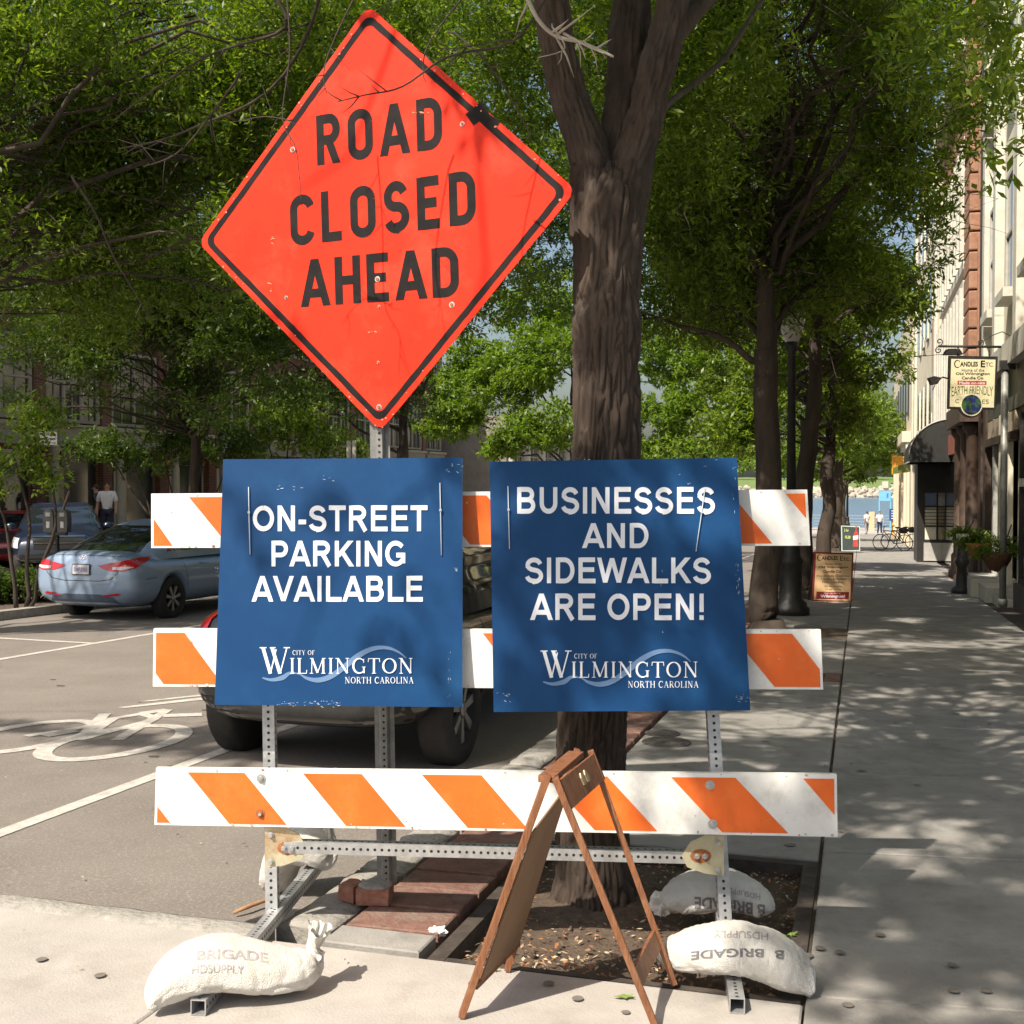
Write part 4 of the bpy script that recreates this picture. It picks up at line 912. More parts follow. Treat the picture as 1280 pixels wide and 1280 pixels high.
# hinge half left on the top board
hp = q0.lerp(q1, .52)-dr*.04
sd_ = n_ if n_.dot(CAM-hp) > 0 else -n_
for k in (-1, 1):
    m2 = MB(); c_ = hp+(q1-q0).normalized()*k*.022+sd_*(.006 if sd_ is n_ else .0)
    hpol = [(-.012, -.018), (.008, -.02), (.014, -.004), (.010, .014), (-.006, .02), (-.014, .006)]
    e1 = (q1-q0).normalized(); m2.add([c_+e1*a+dr*b+sd_*.010*(j) for j in (0, 1) for a, b in hpol], [tuple(range(6)), tuple(range(6, 12))]+[(i, (i+1) % 6, 6+(i+1) % 6, 6+i) for i in range(6)]); to_local(af, m2).build('hinge_plate', BRASS, fr, fix=True)
# hardboard panel in the left frame
dl = (AN-A0).normalized(); pl = MB(); e0, e1_ = A0.lerp(AN, .14), B0.lerp(AFar, .14); f0, f1_ = A0.lerp(AN, .90), B0.lerp(AFar, .86)
pp = [e0.lerp(e1_, .07), e0.lerp(e1_, .95), f0.lerp(f1_, .95), f0.lerp(f1_, .07)]; pp[3] = pp[3]-dl*.10+(f1_-f0)*.0
nn_ = (pp[1]-pp[0]).cross(pp[2]-pp[0]).normalized(); nn_ = nn_ if nn_.x > 0 else -nn_
pp = [p+nn_*.008 for p in pp]
pl.add(pp+[p+nn_*.005 for p in pp], [(0, 1, 2, 3), (7, 6, 5, 4), (0, 4, 5, 1), (1, 5, 6, 2), (2, 6, 7, 3), (3, 7, 4, 0)]); to_local(af, pl).build('hardboard_panel', HARDB, af, fix=True)
# ================================================ TREES
def leaf_mesh(name, sprays, L, W, m, parent, seed=1, per=11, spl=.34):
    """sprays: (n,3) positions; leaves as small folded quads in real twigs' arrangement"""
    g = np.random.default_rng(seed); n = len(sprays)
    d = g.normal(size=(n, 3)); d[:, 2] = d[:, 2]*.45-.15; d /= np.linalg.norm(d, axis=1)[:, None]
    t = g.random((n, per)); pos = sprays[:, None, :]+d[:, None, :]*(t[..., None]-.5)*spl
    pos += g.normal(size=pos.shape)*spl*.10
    a = d[:, None, :]*.8+g.normal(size=(n, per, 3))*.65; a[..., 2] -= .15; a /= np.linalg.norm(a, axis=2)[..., None]
    up = g.normal(size=(n, per, 3))*.55; up[..., 2] += 1
    s = np.cross(a, up); s /= np.linalg.norm(s, axis=2)[..., None]+1e-9
    l = L*g.uniform(.5, 1.4, (n, per, 1)); w = W*g.uniform(.7, 1.2, (n, per, 1)); nn = np.cross(s, a)
    v = np.stack([pos, pos+a*l*.5+s*w*.5+nn*w*.12, pos+a*l, pos+a*l*.5-s*w*.5+nn*w*.12], 2).reshape(-1, 3)
    N = n*per; me = bpy.data.meshes.new(name); me.vertices.add(4*N); me.vertices.foreach_set('co', v.astype(np.float32).ravel())
    me.loops.add(4*N); me.loops.foreach_set('vertex_index', np.arange(4*N, dtype=np.int32)); me.polygons.add(N)
    me.polygons.foreach_set('loop_start', np.arange(0, 4*N, 4, dtype=np.int32)); me.materials.append(m); me.update(calc_edges=True)
    o = bpy.data.objects.new(name, me); col.objects.link(o)
    if parent: o.parent = parent
    return o
def noise3(p, f, s):
    return np.array([noise.noise(Vector(q*f)+Vector((s, s*1.7, 0))) for q in p])
LIT = []
def lit(p, r, keep=0.0): LIT.append((p[0]+.538*p[2], p[1]+.645*p[2], p[2], r, keep))
for c_, r_ in (((-.55, 4.78, 2.57), .62), ((-.55, 4.8, 3.15), .30), ((-.55, 4.78, 2.0), .30), ((-1.1, 5.0, 2.5), .32), ((.05, 4.55, 2.6), .25)): lit(c_, r_, .0)
lit((8.05, 20.3, 2.9), .9); lit((8.4, 20.6, 4.2), 1.0, .2); lit((5.4, 20.2, -.1), .5, .25); lit((8.9, 21.5, 2.0), .9, .2); lit((9.2, 22.2, .2), .6, .2)
for b_ in (11, 14, 17, 20, 23, 26): lit(S(2.3, b_, 6.0), 1.3, .15); lit(S(2.3, b_, 9), 1.5, .1)
for b_ in (31, 36, 41, 47, 53): lit(S(2.3, b_, 5.5), 2.0, .1); lit(S(2.3, b_, 9), 2.0, .1)
lit((14.6, 40.7, .3), 1.0, .2); lit((-5.3, 16.2, .8), 1.5, .2); lit((-6.5, 15, 0), 1.2, .3)
lit(S(1.2, 92, 1), 5, .2); lit(S(1.2, 82, 1), 4, .4)
for q_ in ((-1.9, 4.4), (-2.6, 3.3), (-.9, 3.3), (-1.2, 2.6), (-.4, 3.4), (-.9, 4.5)): lit((q_[0], q_[1], .2), .75, .0)
def sun_filter(p, g):
    k = np.ones(len(p), bool); qx, qy = p[:, 0]+.538*p[:, 2], p[:, 1]+.645*p[:, 2]
    for x, y, z, r, keep in LIT: k &= ~(((qx-x)**2+(qy-y)**2 < r*r) & (p[:, 2] > z) & (g.random(len(p)) > keep))
    return p[k]
def clump_pts(clumps, n, seed, gap=.0, f=.9, over=1.6):
    g = np.random.default_rng(seed); w = np.array([c[3]*c[4]*c[5] for c in clumps])**.72; w = w/w.sum(); out = []
    for c, k in zip(clumps, (w*n*over).astype(int)):
        u = g.normal(size=(k, 3)); u /= np.linalg.norm(u, axis=1)[:, None]; r = g.random(k)**(1/2.4); p = u*r[:, None]*np.array(c[3:6])+np.array(c[:3])
        out.append(p)
    p = np.concatenate(out); A_ = p@np.array(V); B_ = p@np.array(U); p = p[~((A_ > 1.2) & (B_ > 14) & (B_ < 62) & (p[:, 2]+SL*B_ < 6.3))]; p = sun_filter(p, g); q = noise3(p, f, seed)
    p = p[np.argsort(-(q+g.normal(size=len(p))*.10))][:n] if gap >= 0 else p
    return p
def sun_gaps(p, q=.80, f=2.2):
    n_ = np.array([noise.noise(Vector(((x+.538*z)*f, (y+.645*z)*f*.8, 5.3)))+.5*noise.noise(Vector(((x+.538*z)*f*2.6, (y+.645*z)*f*2, 1.1))) for x, y, z in p]); return p[n_ < np.quantile(n_, q)]
def limb(mb, pts, r0, r1, n=8, wob=.05, sub=5, seed=0, minseg=2):
    P = [Vector(p) for p in pts]; fine = []
    for i in range(len(P)-1):
        a, b, c, d = P[max(0, i-1)], P[i], P[i+1], P[min(len(P)-1, i+2)]
        for k in range(sub):
            t = k/sub; fine.append(.5*((2*b)+(c-a)*t+(2*a-5*b+4*c-d)*t*t+(3*b-a-3*c+d)*t**3))
    fine.append(P[-1]); m = len(fine)-1; L = sum((P[i+1]-P[i]).length for i in range(len(P)-1))
    fine = [q+Vector((noise.noise(q*1.1+Vector((seed, 0, 0))), noise.noise(q*1.1+Vector((0, seed, 9))), noise.noise(q*1.3+Vector((5, seed, 0)))*.5))*wob*L*.12*(1 if 0 < i else 0) for i, q in enumerate(fine)]
    mb.tube(fine, [r0+(r1-r0)*i/m for i in range(m+1)], n); return fine
def branches(mb, start, clumps, r0, seed, twigs=6, reach=1.0):
    g = random.Random(seed); sp0 = Vector(start); top = sp0+Vector((g.uniform(-.4, .4), g.uniform(-.3, .3), 4.6))
    lead = limb(mb, [sp0-Vector((0, 0, .4)), sp0.lerp(top, .35)+Vector((.12, 0, 0)), sp0.lerp(top, .7)-Vector((.1, 0, 0)), top], r0*2.4, r0*.45, 12, .25, 6, seed)
    for ci, c in enumerate(clumps):
        e = Vector(c[:3]); hz_ = e.z-.55*math.hypot(e.x-sp0.x, e.y-sp0.y)+g.uniform(-.4, .4); sp = min(lead, key=lambda q: abs(q.z-max(sp0.z-.2, hz_))); d = e-sp
        mid = sp.lerp(e, .5)+Vector((g.uniform(-.1, .1), g.uniform(-.1, .1), g.uniform(.0, .12)))*d.length
        fine = limb(mb, [sp, mid, e], r0*g.uniform(.6, 1), r0*.16, 7, 1, 6, seed+ci)
        for k in range(twigs):
            q = fine[g.randrange(len(fine)//3, len(fine))]; t = Vector((g.gauss(0, 1)*c[3], g.gauss(0, 1)*c[4], g.gauss(0, .8)*c[5]))*.62
            f2 = limb(mb, [q, q+t*.5+Vector((0, 0, .08)), q+t], r0*.16, r0*.04, 5, 1, 4, seed+k+ci*9)
            for j in range(2):
                q2 = f2[g.randrange(1, len(f2))]; t2 = Vector((g.gauss(0, 1)*c[3], g.gauss(0, 1)*c[4], g.gauss(0, .8)*c[5]))*.38
                mb.tube([q2, q2+t2*.5+Vector((0, 0, .05)), q2+t2], [r0*.05, r0*.035, r0*.015], 4)
def tree(name, label, base, fork_h, r, clumps, nspray, L, W, m, seed, group, lean=(0, 0), twigs=6, bark=None, spl=.34, f=.9, per=11):
    base = Vector(base); t = thing(name, label, 'tree', base, 0, group); mb = MB()
    fork = base+Vector((lean[0], lean[1], fork_h))
    pts = [base+Vector((0, 0, -.1)), base+Vector((0, 0, .15)), base+Vector((lean[0]*.15, lean[1]*.15, .6)), base.lerp(fork, .5), fork]
    P = limb(mb, pts[1:], r*1.05, r*.78, 16, .3, 5, seed); mb.tube([base+Vector((0, 0, -.15)), base+Vector((0, 0, 0)), base+Vector((0, 0, .16))], [r*1.5, r*1.35, r*1.05], 16)
    to_local(t, mb).build('trunk', bark or BARK2, t)
    mb = MB(); branches(mb, fork, clumps, r*(.20 if 'left edge' in label else .30), seed, twigs); to_local(t, mb).build('limbs', bark or BARK2, t)
    p = clump_pts(clumps, int(nspray*1.12), seed, f=f*.8, over=1.9); p = sun_gaps(p, .76 if 'right pavement' in group else .86)-np.array(base)
    leaf_mesh('crown', p, L, W, m, t, seed, per, spl); return t
# ---- main tree with bark relief
TB = Vector((.365, 4.70, fz(.365, 4.70)))
mt = thing('street_tree', 'large dark furrowed tree trunk forking behind the road closed sign, nearest of the street trees', 'tree', TB, 0, 'street trees along the right pavement')
def pxw(y_px, x_px, w_px, Y=4.70): return at(x_px, y_px, Y), w_px/2*Y/F
tr = [(1178, 741, 150), (1163, 741, 134), (1140, 741, 118), (1100, 740, 104), (1040, 739, 94), (960, 739, 89), (880, 741, 88), (800, 746, 86), (720, 751, 86), (640, 755, 86), (560, 757, 86), (480, 757, 85), (425, 757, 88), (405, 757, 91), (380, 757, 85), (330, 760, 86), (290, 762, 88), (262, 763, 92), (240, 764, 86), (222, 766, 74), (208, 767, 44), (200, 767, 16)]
def bark_tube(rows, n=220, seg=.010, seed=0, amp=.011, round_end=False, knots=()):
    C = [at(x, y, Y) for (x, y, Y, w) in rows]; Rr = [w/2*Y/F for (x, y, Y, w) in rows]
    cum = [0]
    for i in range(1, len(C)): cum.append(cum[-1]+(C[i]-C[i-1]).length)
    L = cum[-1]; m = int(L/seg); vs = []; fs = []
    for i in range(m+1):
        s = L*i/m; k = max(j for j in range(len(cum)-1) if cum[j] <= s+1e-9); f_ = (s-cum[k])/(cum[k+1]-cum[k])
        f2 = f_*f_*(3-2*f_) if False else f_
        c = C[k].lerp(C[k+1], f2); r = Rr[k]+(Rr[k+1]-Rr[k])*f2; d = (C[min(k+1, len(C)-1)]-C[k]).normalized()
        ax = (Vector((1, 0, 0))-d*d.x).normalized(); ay = d.cross(ax)
        for j in range(n):
            t = 2*math.pi*j/n; q = Vector((math.cos(t), math.sin(t), 0))
            w1 = noise.noise(Vector((q.x*1.6, q.y*1.6, s*2.6+seed)))*.55
            dd_, _p = noise.voronoi(Vector((math.cos(t+w1*.3)*r*32+seed, math.sin(t+w1*.3)*r*32, s*6+noise.noise(Vector((q.x*3, q.y*3, s*5)))*1.1))); fur = 1-(dd_[1]-dd_[0])/.42
            fine = noise.noise(Vector((q.x*r*110, q.y*r*110, s*26+seed)))
            plate = noise.noise(Vector((q.x*r*30, q.y*r*30, s*13+seed+5)))
            dr = -amp*1.7*max(0, fur)**1.2+fine*.002+plate*.003+noise.noise(Vector((q.x*1.2, q.y*1.2, s*1.6+seed)))*.012
            for (ks, ka, kr, kh) in knots:
                e = math.exp(-((s-ks)/kr)**2)*math.exp(-(((t-ka+math.pi) % (2*math.pi)-math.pi)/.6)**2); dr += kh*e
            vs.append(c+(ax*math.cos(t)+ay*math.sin(t))*(r+dr))
    for i in range(m):
        for j in range(n): j2 = (j+1) % n; fs.append((i*n+j, i*n+j2, (i+1)*n+j2, (i+1)*n+j))
    mb = MB(); mb.add(vs, fs, 0, True); return mb
rows = [(x, y, 4.70, w) for (y, x, w) in tr]
tk = bark_tube(rows, seed=1, knots=((2.93, R(255), .10, .020), (2.78, R(290), .07, .014), (2.45, R(270), .06, .012), (2.05, R(80), .1, .01)))
to_local(mt, tk).build('trunk', BARK, mt)
l1 = bark_tube([(757, 380, 4.71, 62), (749, 310, 4.70, 74), (743, 250, 4.69, 68), (739, 205, 4.70, 56), (727, 165, 4.70, 50), (711, 120, 4.69, 48), (698, 60, 4.66, 46), (689, 0, 4.62, 45), (682, -120, 4.5, 50), (660, -300, 4.3, 42)], 90, .016, 4, .009)
l2 = bark_tube([(764, 340, 4.72, 60), (768, 260, 4.72, 72), (777, 190, 4.80, 66), (784, 140, 4.84, 58), (786, 60, 4.9, 54), (790, 0, 4.95, 50), (800, -140, 5.1, 46), (815, -320, 5.3, 36)], 84, .016, 14, .009)
l3 = bark_tube([(764, 390, 4.69, 56), (770, 310, 4.68, 66), (779, 255, 4.68, 62), (790, 205, 4.69, 56), (803, 160, 4.68, 48), (814, 110, 4.66, 42), (822, 85, 4.65, 46), (831, 50, 4.65, 41), (842, 0, 4.66, 39), (880, -120, 4.7, 42), (930, -300, 4.75, 34)], 84, .016, 24, .009)
for l in (l1, l2, l3): to_local(mt, l).build('limb', BARK, mt)
mb = MB()
limb(mb, [at(838, 60, 4.68), at(862, 20, 4.8), at(900, -30, 5.0), at(980, -140, 5.3)], .05, .03, 10, .6, 5, 3)
limb(mb, [at(815, 150, 4.70), at(850, 120, 5.0), at(905, 60, 5.5), at(980, -20, 6.2), at(1010, -80, 7)], .016, .008, 8, .5, 5, 8)
def q2p(qx, qy, z): return (qx-.538*z, qy-.645*z, z)      # point at height z whose shadow falls at (qx,qy)
# crown that shades the right side of the scene, hangs over and behind the viewer
mc = []
g = random.Random(21)
for i in range(215):
    z = g.uniform(4.9, 7.4); qx, qy = g.uniform(.6, 7.6), g.uniform(.6, 17)
    if qy < 5.2 and qx < 1.3: qx += 1
    if z*.3 < (qy-.645*z)*.42-1.5: z = 8.8
    if qy < 4.9 and qx < 1.7: z = max(z, 6)
    x, y, z = q2p(qx, qy, z); mc.append((x, y, z+.0, .74, .74, .34))
for i in range(26):
    z = g.uniform(5, 7.5); k = i/26; zz_ = 4.2*k; mc.append((*q2p(.50+.54*zz_+g.uniform(-.02, .12)+(.12 if 1.4 < zz_ < 3 else 0), 4.7+.645*zz_+g.uniform(-.15, .1), z), .22, .22, .2))  # small unseen leaf clumps added to keep the trunk in shade
for (qx, qy, r_) in ((.75, 4.55, .2), (1.0, 4.4, .22), (1.25, 4.2, .25), (.9, 5.05, .2), (1.2, 5.1, .22), (1.35, 4.8, .2), (.45, 4.95, .15), (.65, 5.2, .14), (.1, 4.85, .09), (-.15, 5.0, .08), (.3, 5.05, .10), (.9, 3.6, .2), (1.2, 3.3, .3), (1.1, 2.7, .3), (.6, 2.6, .2), (1.0, 4.9, .15), (-.55, 4.75, .07), (-.25, 5.25, .10), (.05, 5.2, .08), (-.3, 4.7, .07), (.2, 4.7, .08)):
    mc.append((*q2p(qx, qy, g.uniform(5.5, 6.5)), r_, r_, r_))
for i in range(26): mc.append((*q2p(g.uniform(-2.3, .2), g.uniform(7.5, 9.6), g.uniform(6, 8)), .5, .5, .3))  # unseen leaf clumps added to shade the parked SUV
for i in range(16): k = i/15; mc.append((*q2p(-4.6+2.8*k, 8.8-1.3*k, 7.5), .30, .22, .2))  # unseen row of leaves added to throw a shade band across the road
for i in range(34): r_ = g.uniform(.22, .42); mc.append((*q2p(g.uniform(1.05, 3.4), g.uniform(2.6, 5.0), g.uniform(5, 7)), r_, r_, r_))
main_top = [at(700, -330, 4.3), at(815, -340, 5.3), at(930, -320, 4.75)]
for i, c in enumerate(mc):
    s_ = main_top[i % 3]; e = Vector(c[:3]); limb(mb, [s_, s_.lerp(e, .5)+Vector((0, 0, .5)), e], .022, .005, 5, 1, 4, i) if i % 3 == 0 else None
to_local(mt, mb).build('limbs', BARK, mt)
p = clump_pts(mc, 37000, 5, f=4.5, over=1.06)
nq = np.array([noise.noise(Vector(((x+.538*z)*3.4, (y+.645*z)*2.6, 3.3)))+.55*noise.noise(Vector(((x+.538*z)*8, (y+.645*z)*6, 8.1))) for x, y, z in p])
p = p[nq < np.quantile(nq, .80)]-np.array(TB)
leaf_mesh('crown', p, .085, .034, LEAF_A, mt, 3, 11, .15)
# leafy twigs that hang into the frame at the upper right, and bare twigs before the sign
tw = MB(); tips = []
def twig(pts, r0, r1, par=tw, seed=0): return limb(par, pts, r0, r1, 5, .5, 4, seed)
for (x0, y0, x1, y1, Y) in ((1120, -60, 1180, 60, 6.5), (1180, -60, 1255, 60, 6.2), (1240, -60, 1285, 110, 6.0), (1300, -40, 1230, 190, 7.2), (1330, 60, 1262, 195, 6.2), (1150, -60, 1120, 70, 7.5), (1290, -60, 1200, 40, 7)):
    a, b = at(x0, y0, Y), at(x1, y1, Y); f_ = twig([a, a.lerp(b, .5)+Vector((.05, 0, -.02)), b], .008, .002, seed=x0)
    for k in range(5):
        q = f_[random.randrange(3, len(f_))]; e = q+Vector((random.uniform(-.22, .22), random.uniform(-.2, .2), random.uniform(-.18, .1))); tw.tube([q, e], [.003, .0015], 4); tips += [e, q.lerp(e, .5)]
    tips.append(b)
leaf_mesh('leafy_twigs', np.array([list(t) for t in tips])-np.array(TB), .085, .030, LEAF_A, mt, 12, 13, .20)
bt = MB()
def bare(pts, r0, r1, m_=bt, side=6, seed=0, sl_=.12):
    g_ = random.Random(seed); f_ = limb(m_, pts, r0, r1, 6, .8, 5, seed)
    for k in range(side):
        i = g_.randrange(2, len(f_)-1); q = f_[i]; d = (f_[i+1]-f_[i-1]).normalized(); n1 = d.orthogonal().normalized(); n2 = d.cross(n1); a = g_.uniform(0, 6.28)
        e = q+(d*.7+n1*math.cos(a)+n2*math.sin(a)).normalized()*sl_*g_.uniform(.3, 1.1); mid = q.lerp(e, .5)+n1*.01
        m_.tube([q, mid, e], [r1*1.1+.0008, r1*.8+.0005, .0006], 5)
Yt = 4.05
bare([at(690, -20, 4.1), at(640, 50, Yt), at(560, 70, Yt), at(500, 110, Yt-.1), at(452, 122, Yt-.15), at(416, 132, Yt-.15)], .006, .0016, seed=3, side=9)
bare([at(640, 50, Yt), at(575, 62, Yt), at(540, 60, Yt)], .003, .001, seed=33, side=4)
bare([at(460, -30, 4.3), at(420, 60, 4.25), at(410, 95, 4.2), at(412, 118, 4.2)], .004, .001, seed=5, side=4)
bare([at(350, -40, 4.4), at(362, 60, 4.4), at(360, 150, 4.35), at(380, 190, 4.3), at(383, 260, 4.3)], .004, .0012, seed=6, side=9)
bare([at(365, 150, 4.35), at(330, 145, 4.4), at(290, 152, 4.4)], .003, .0012, seed=66, side=5)
bare([at(600, -30, 4.2), at(540, 50, 4.15), at(530, 90, 4.1), at(533, 105, 4.1)], .0035, .001, seed=7, side=6)
bare([at(560, 40, 4.15), at(610, 90, 4.1), at(650, 160, 4.1), at(658, 185, 4.1)], .004, .0012, seed=8, side=7)
bare([at(330, -20, 5.5), at(350, 30, 5.5), at(240, 60, 5.5), at(130, 150, 5.6)], .012, .003, seed=9, side=6, sl_=.3)
bare([at(420, -30, 5.2), at(330, 120, 5.3), at(230, 160, 5.4), at(150, 175, 5.6)], .010, .003, seed=10, side=7, sl_=.3)
bare([at(300, 90, 5.2), at(230, 180, 5.3), at(180, 205, 5.4)], .007, .002, seed=14, side=6, sl_=.25)
bare([at(90, 220, 6), at(125, 270, 6), at(150, 330, 6.1), at(190, 410, 6.2)], .008, .002, seed=15, side=5, sl_=.2)
to_local(mt, bt).build('bare_twigs', BARK2, mt)['kind'] = 'stuff'
dd = MB()
bare([at(664, -30, 3.95), at(682, 18, 3.95), at(705, 42, 3.92), at(740, 50, 3.9), at(777, 66, 3.88)], .0095, .004, dd, 6, 4, .16)
bare([at(690, 30, 3.95), at(708, 60, 3.9), at(675, 72, 3.9)], .003, .0015, dd, 2, 5, .05)
bare([at(705, 42, 3.92), at(735, 60, 3.86), at(757, 70, 3.84)], .005, .002, dd, 4, 24, .08)
to_local(mt, dd).build('dead_branch', DEAD, mt)

def grid_cl(x0, x1, y0, y1, st, Y, dY, r, seed, zsq=.65):
    g_ = random.Random(seed); out = []; x = x0
    while x <= x1:
        y = y0
        while y <= y1: Yy = Y+g_.uniform(-dY, dY); q = at(x+g_.uniform(-.4, .4)*st, y+g_.uniform(-.4, .4)*st, Yy); rr = r*g_.uniform(.7, 1.2); out.append((*q, rr, rr, rr*zsq)); y += st
        x += st
    return out
def around(c, n, spread, rad, seed, zsq=.6):
    g_ = random.Random(seed); out = []
    for i in range(n):
        v = Vector((g_.gauss(0, 1), g_.gauss(0, 1), g_.gauss(0, 1))).normalized()*g_.uniform(.35, 1)
        r_ = rad*g_.uniform(.7, 1.25); out.append((c[0]+v.x*spread[0], c[1]+v.y*spread[1], c[2]+v.z*spread[2], r_, r_, r_*zsq))
    return out
RG = 'street trees along the right pavement'
def px_cl(L_): return [(*at(x, y, Y), rx, rx, rz) for x, y, Y, rx, rz in L_]
# second tree: trunk at x 960
t2b = gp(960, 790); tg = (t2b.x, t2b.y)
c2 = px_cl([(840, 60, 12, 1.3, .8), (900, 150, 13, 1.5, .9), (1000, 90, 13, 1.6, .9), (1080, 150, 13, 1.4, .8), (870, 260, 14, 1.3, .9), (960, 260, 14.5, 1.5, .9), (1060, 250, 15, 1.5, 1.0), (1130, 200, 14, 1.2, .8), (1180, 60, 12, 1.2, .8), (1100, 30, 12, 1.4, .8), (1230, 120, 13, 1.1, .7), (960, 0, 13, 1.6, .8), (900, 330, 15.5, 1.1, .8), (1100, 300, 16, 1.1, .8), (840, 380, 16.5, .9, .7), (1000, 350, 16, 1.2, .8), (1040, -90, 12, 1.8, .9), (860, -90, 11, 1.6, .9), (1250, 10, 13, 1.2, .7), (620, 20, 13, 1.0, .6), (660, 90, 13.5, .9, .7)])
c2 += grid_cl(800, 1130, -80, 420, 85, 16.5, 1.5, 1.15, 80)
c2 += around((t2b.x-.3, t2b.y-.3, 8.2), 16, (3.8, 3.8, 1.8), 1.5, 2)
tree('street_tree', 'dark tree trunk just right of the businesses sign, second of the row', t2b, 3.6, .19, c2, 21000, .10, .034, LEAF_A, 11, RG, (-.05, .1), 9)
def S0(a, b): return S(a, b, 0)
for (a, b, lab, r_, lean, ns, zc, n_, m_) in (
   (-1.0, 21.5, 'dark tree trunk directly behind the lamp post base, third of the right row', .19, (.08, .1), 6500, 6.2, 15, LEAF_A),
   (-.9, 31.5, 'dark tree behind the tan candle sandwich board, fourth of the right row', .20, (.1, 0), 5200, 6.0, 14, LEAF_A),
   (-.95, 49, 'tree whose straight trunk rises behind the chalkboard sign', .26, (0, 0), 4200, 6.6, 14, LEAF_B),
   (-1.0, 68, 'small far tree near the river end of the right pavement', .22, (0, 0), 2600, 6.2, 12, LEAF_B)):
    bp = S0(a, b); cl = around((bp.x-.3, bp.y, bp.z+zc), n_, (3.0, 3.2, 1.9), 1.45, int(b))
    if b == 21.5: cl += grid_cl(985, 1125, 320, 500, 48, 24, 2, .75, 90, .6); ns += 900
    if b > 25: cl += around((bp.x-.5, bp.y, bp.z+3.9), 7, (2.4, 2.4, .6), 1.0, int(b)+3)
    k = 1+b/60; tree('street_tree', lab, bp, 3.2, r_, cl, ns, .10*k, .04*k, m_, int(b)+5, RG, lean, 6)
# trees across the street: the large dark canopy at the left
LG = 'street trees across the road on the left'
lt = S0(-12.6, 9.8)
c3 = px_cl([(40, 120, 13.5, 1.3, .8), (150, 110, 14, 1.4, .8), (230, 170, 14.5, 1.1, .7), (60, 230, 14, 1.2, .8), (150, 260, 15, 1.2, .8), (250, 60, 14, 1.1, .6), (330, 60, 14, 1.2, .7), (20, 330, 14.5, 1.1, .8), (90, 380, 15, 1.2, .7), (200, 330, 16, 1.2, .8), (0, 430, 15, 1.0, .5), (400, 20, 13, 1.2, .6), (520, 0, 13, 1.0, .5), (290, 260, 16, 1.0, .7), (-60, 150, 14, 1.4, .9), (-80, 330, 14, 1.4, .9), (60, 20, 12.5, 1.4, .7), (190, 20, 12.5, 1.1, .6)])
c3 += around((lt.x+.5, lt.y+1, 8.6), 14, (4.2, 4.0, 1.6), 1.5, 31)
c3 += grid_cl(-60, 660, -60, 330, 95, 15.5, 2.2, 1.15, 77)
tree('street_tree', 'broad leafy tree at the far left edge, its lit boughs filling the upper left', lt, 3.4, .24, c3, 23000, .095, .034, LEAF_A, 41, LG, (.3, .1), 8)
lt2 = S0(-12.9, 21)
c4 = px_cl([(130, 440, 22, 1.7, 1.0), (230, 420, 23, 1.7, 1.1), (330, 400, 22, 1.6, 1.1), (60, 400, 22, 1.6, 1.0), (290, 330, 22, 1.8, 1.2), (180, 300, 22, 1.8, 1.2), (80, 280, 22, 1.8, 1.2), (350, 250, 22, 1.5, 1.0), (300, 160, 22, 1.5, 1.1), (400, 440, 24, 1.2, .8), (240, 490, 23, .8, .4), (370, 480, 24, .9, .4), (150, 180, 22, 1.8, 1.2), (20, 170, 22, 1.8, 1.2), (420, 130, 23, 1.6, 1.0)])
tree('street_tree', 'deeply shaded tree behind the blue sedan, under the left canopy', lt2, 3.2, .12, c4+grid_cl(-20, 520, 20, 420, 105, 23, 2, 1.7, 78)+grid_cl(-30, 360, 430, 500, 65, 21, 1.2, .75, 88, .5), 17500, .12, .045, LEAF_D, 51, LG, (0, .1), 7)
lt3 = S0(-13.2, 33)
c5 = px_cl([(360, 500, 34, 1.6, .9), (430, 480, 34, 1.7, 1.0), (480, 440, 35, 1.9, 1.3), (400, 400, 34, 2.2, 1.5), (330, 440, 34, 1.8, 1.2), (520, 500, 36, 1.4, .9), (480, 350, 34, 2.2, 1.5), (560, 360, 36, 1.8, 1.3), (540, 250, 34, 2.2, 1.5), (620, 180, 34, 2.2, 1.5), (600, 300, 36, 1.8, 1.0), (690, 300, 40, 2.0, 1.3), (700, 250, 40, 2.0, 1.3), (680, 210, 40, 2.0, 1.2), (705, 345, 42, 1.9, 1.2)])
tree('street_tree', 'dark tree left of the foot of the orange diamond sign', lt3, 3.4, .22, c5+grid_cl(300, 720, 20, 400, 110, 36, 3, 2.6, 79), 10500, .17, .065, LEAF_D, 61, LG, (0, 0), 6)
lt4 = S0(-12.8, 52)
c6 = px_cl([(600, 500, 52, 2.2, 1.3), (650, 470, 52, 2.2, 1.5), (690, 440, 52, 2.2, 1.6), (560, 520, 52, 1.8, 1.1), (640, 540, 50, 1.7, .8), (690, 530, 50, 1.6, 1.1), (600, 450, 54, 1.8, 1.2), (700, 380, 54, 2.4, 1.6), (650, 390, 56, 1.9, 1.2), (570, 470, 54, 1.5, .9), (620, 560, 50, 1.1, .5)])
tree('street_tree', 'bright yellow-green tree seen between the orange sign and the nearest trunk', lt4, 3.6, .24, c6, 5200, .22, .095, LEAF_B, 71, LG, (.4, 0), 5)
lt5 = S0(-12.5, 74)
c7 = px_cl([(830, 520, 72, 2.6, 1.8), (880, 480, 72, 2.6, 2.0), (920, 540, 70, 2.2, 1.6), (860, 560, 70, 2.0, 1.1), (830, 440, 74, 3, 2.2), (900, 420, 74, 3, 2), (800, 560, 72, 2, 1.0), (940, 460, 74, 2.6, 2)])
tree('street_tree', 'far sunlit tree seen low between the two nearest right-hand trunks', lt5, 4, .3, c7, 4200, .30, .13, LEAF_B, 81, LG, (1.5, 0), 4)
